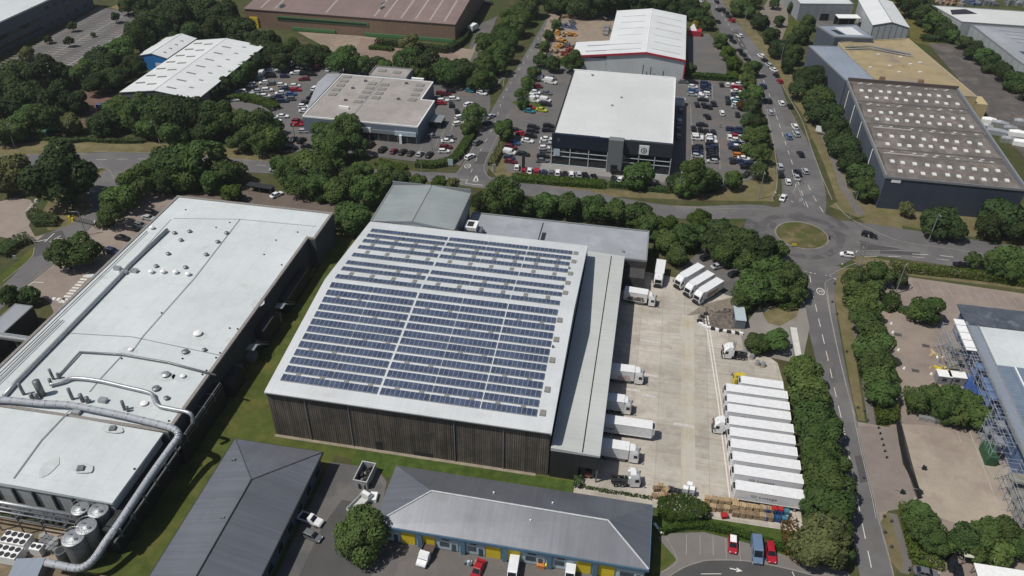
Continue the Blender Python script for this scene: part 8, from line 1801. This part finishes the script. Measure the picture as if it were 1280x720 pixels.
hedge([(1093, 508), (1120, 510), (1122, 530), (1096, 532)], 0, 2.0, 'bright clipped hedge block at the end of the court tree row', L_LIGHT, closed=True, dens=18)
hedge([(1102, 377), (1112, 371), (1122, 378), (1122, 388), (1112, 392), (1103, 388)], 0, 2.4, 'dome shaped clipped hedge in the court', closed=True, dens=20)
hedge([(1124, 388), (1140, 394), (1160, 396)], 2.2, 1.3, 'low bright hedge running from the dome to the wide tree', L_LIGHT)
hedge([(1112, 336), (1160, 341), (1220, 347), (1282, 356)], 3.2, 1.8, 'long clipped hedge between the court bays and the right hand road', dens=12)
hedge([(974, 380), (982, 386), (992, 384), (994, 378)], 2.6, 1.6, 'small hedge clump at the yard entrance corner', L_HEDGE)
hedge([(1128, 632), (1134, 662), (1142, 700)], 1.6, 1.2, 'hedge strip along the footpath beside the court bottom trees', L_LIGHT)
hedge([(1134, 668), (1150, 676), (1178, 694), (1180, 716), (1140, 704)], 0, .8, 'low ground hedge below the round trees at the court bottom', L_LIGHT, closed=True, dens=14)
hedge([(1135, 490), (1140, 520)], 2.0, 1.6, 'bright hedge edge on the court path side of the big hedge', L_LIGHT)
hedge([(1228, 545), (1246, 552), (1252, 566), (1238, 568)], 0, 1.2, 'low hedge under the green netted scaffold', closed=True)
hedge([(0, 322), (18, 308), (38, 300)], 4.5, 2.0, 'thick dark hedge between the plaza and the site road at the left edge', L_DARK, dens=14)
hedge([(34, 272), (46, 266), (62, 272), (76, 276), (70, 284), (44, 284)], 0, 2.0, 'rounded hedge clump beside the plaza and the gate', L_DARK, closed=True, dens=16)
hedge([(124, 288), (140, 276)], 3.0, 1.8, 'short hedge beside the site gate under the trees', L_DARK)
hedge([(642, 224), (700, 229), (756, 233)], 4.2, 1.5, 'long low hedge in front of the displayed cars', L_HEDGE, dens=12, leaf=.34)
hedge([(762, 232), (800, 236), (836, 240)], 2.6, 1.3, 'low hedge between the entrance tower path and the frontage trees', L_DARK, dens=12, leaf=.34)
hedge([(592, 165), (582, 182), (568, 200), (545, 208), (520, 207)], 3.2, 1.6, 'clipped hedge curling round the grey dealership bays', L_LIGHT, dens=12, leaf=.34)
hedge([(614, 208), (624, 190), (632, 176)], 2.6, 1.6, 'scrubby hedge beside the showroom road bend', L_OLIVE, dens=12, leaf=.34)
hedge([(472, 205), (492, 210), (506, 214)], 3.5, 1.4, 'light hedge in front of the dealership glazing', L_LIGHT, dens=12, leaf=.34)
hedge([(470, 56), (500, 59), (515, 61), (560, 66)], 3.0, 2.6, 'dark hedge along the foot of the brown warehouse', L_DARK, dens=9, leaf=.42)
hedge([(462, 61), (478, 62), (491, 64)], 3.0, 1.4, 'small island hedge on the brown warehouse forecourt', L_HEDGE, dens=9, leaf=.42)
hedge([(560, 66), (578, 54), (584, 42)], 3.0, 2.6, 'dark hedge turning the corner of the brown warehouse', L_DARK, dens=9, leaf=.42)
hedge([(1150, 50), (1176, 52), (1202, 54)], 4.0, 2.2, 'clipped dark hedge at the head of the lorry park', L_DARK, dens=8, leaf=.45)
hedge([(858, 97), (890, 99), (920, 101)], 3.5, 2.0, 'hedge between the service yard and the eastern car park', L_HEDGE, dens=9, leaf=.42)
hedge([(915, 100), (912, 70), (902, 56)], 4.0, 1.6, 'pale scrub bank beside the service yard', L_LIGHT, dens=8, leaf=.45)
hedge([(275, 128), (300, 124), (330, 130), (345, 138)], 4.0, 2.0, 'sunlit bushes edging the crowded lot', L_LIGHT, dens=9, leaf=.42)
hedge([(410, 312), (388, 348), (374, 372)], .8, .5, 'thin weedy growth along the cold store gable', L_OLIVE, dens=8, leaf=.45)
hedge([(726, 609), (760, 615), (800, 621), (815, 624)], .6, .4, 'rough weeds between the workshop roof and the yard', L_DARK, dens=14)
hedge([(720, 590), (722, 604), (720, 612)], 1.3, 1.6, 'dark shrub strip at the dock wall foot', L_DARK, dens=14)
hedge([(0, 176), (30, 170), (80, 178), (110, 176), (140, 178), (180, 178)], 2.0, 1.2, 'low dark hedge on the verge below the wood', L_DARK, dens=8, leaf=.45)
hedge([(1000, 455), (1012, 500), (1022, 560), (1030, 620), (1040, 690)], 3.0, 1.6, 'rough hedge bottom under the trailer side trees', L_DARK, dens=9, leaf=.42)
hedge([(985, 650), (990, 690), (1004, 700)], 3.0, 1.2, 'brownish low bushes at the foot of the olive tree', L_RUST, dens=10)

# thin summer haze: far things lose a little contrast
hz = MB(); hz.box(-1510, -710, -1.0, 1510, 2310, H + 3.0)
hm = bpy.data.materials.new('haze_air'); hm.use_nodes = True; ht = hm.node_tree
for nd in list(ht.nodes):
    if nd.type == 'BSDF_PRINCIPLED': ht.nodes.remove(nd)
pv = ht.nodes.new('ShaderNodeVolumePrincipled'); pv.inputs['Color'].default_value = (0.86, 0.90, 0.96, 1); pv.inputs['Density'].default_value = 0.00009; pv.inputs['Anisotropy'].default_value = 0.2
ht.links.new(pv.outputs[0], ht.nodes['Material Output'].inputs['Volume'])
ho = hz.build('haze', hm); ho['kind'] = 'stuff'

seen = {}
for o in sc.objects:
    if o.parent is None and 'label' in o: seen.setdefault(o['label'], []).append(o)
dups = {k: len(v) for k, v in seen.items() if len(v) > 1}
print('top-level', sum(1 for o in sc.objects if o.parent is None), 'objects', len(sc.objects), 'shared labels', dups)

LONG = [(len(k.split()), k) for k in seen if len(k.split()) > 16 or len(k.split()) < 4]
print('LONG', LONG)
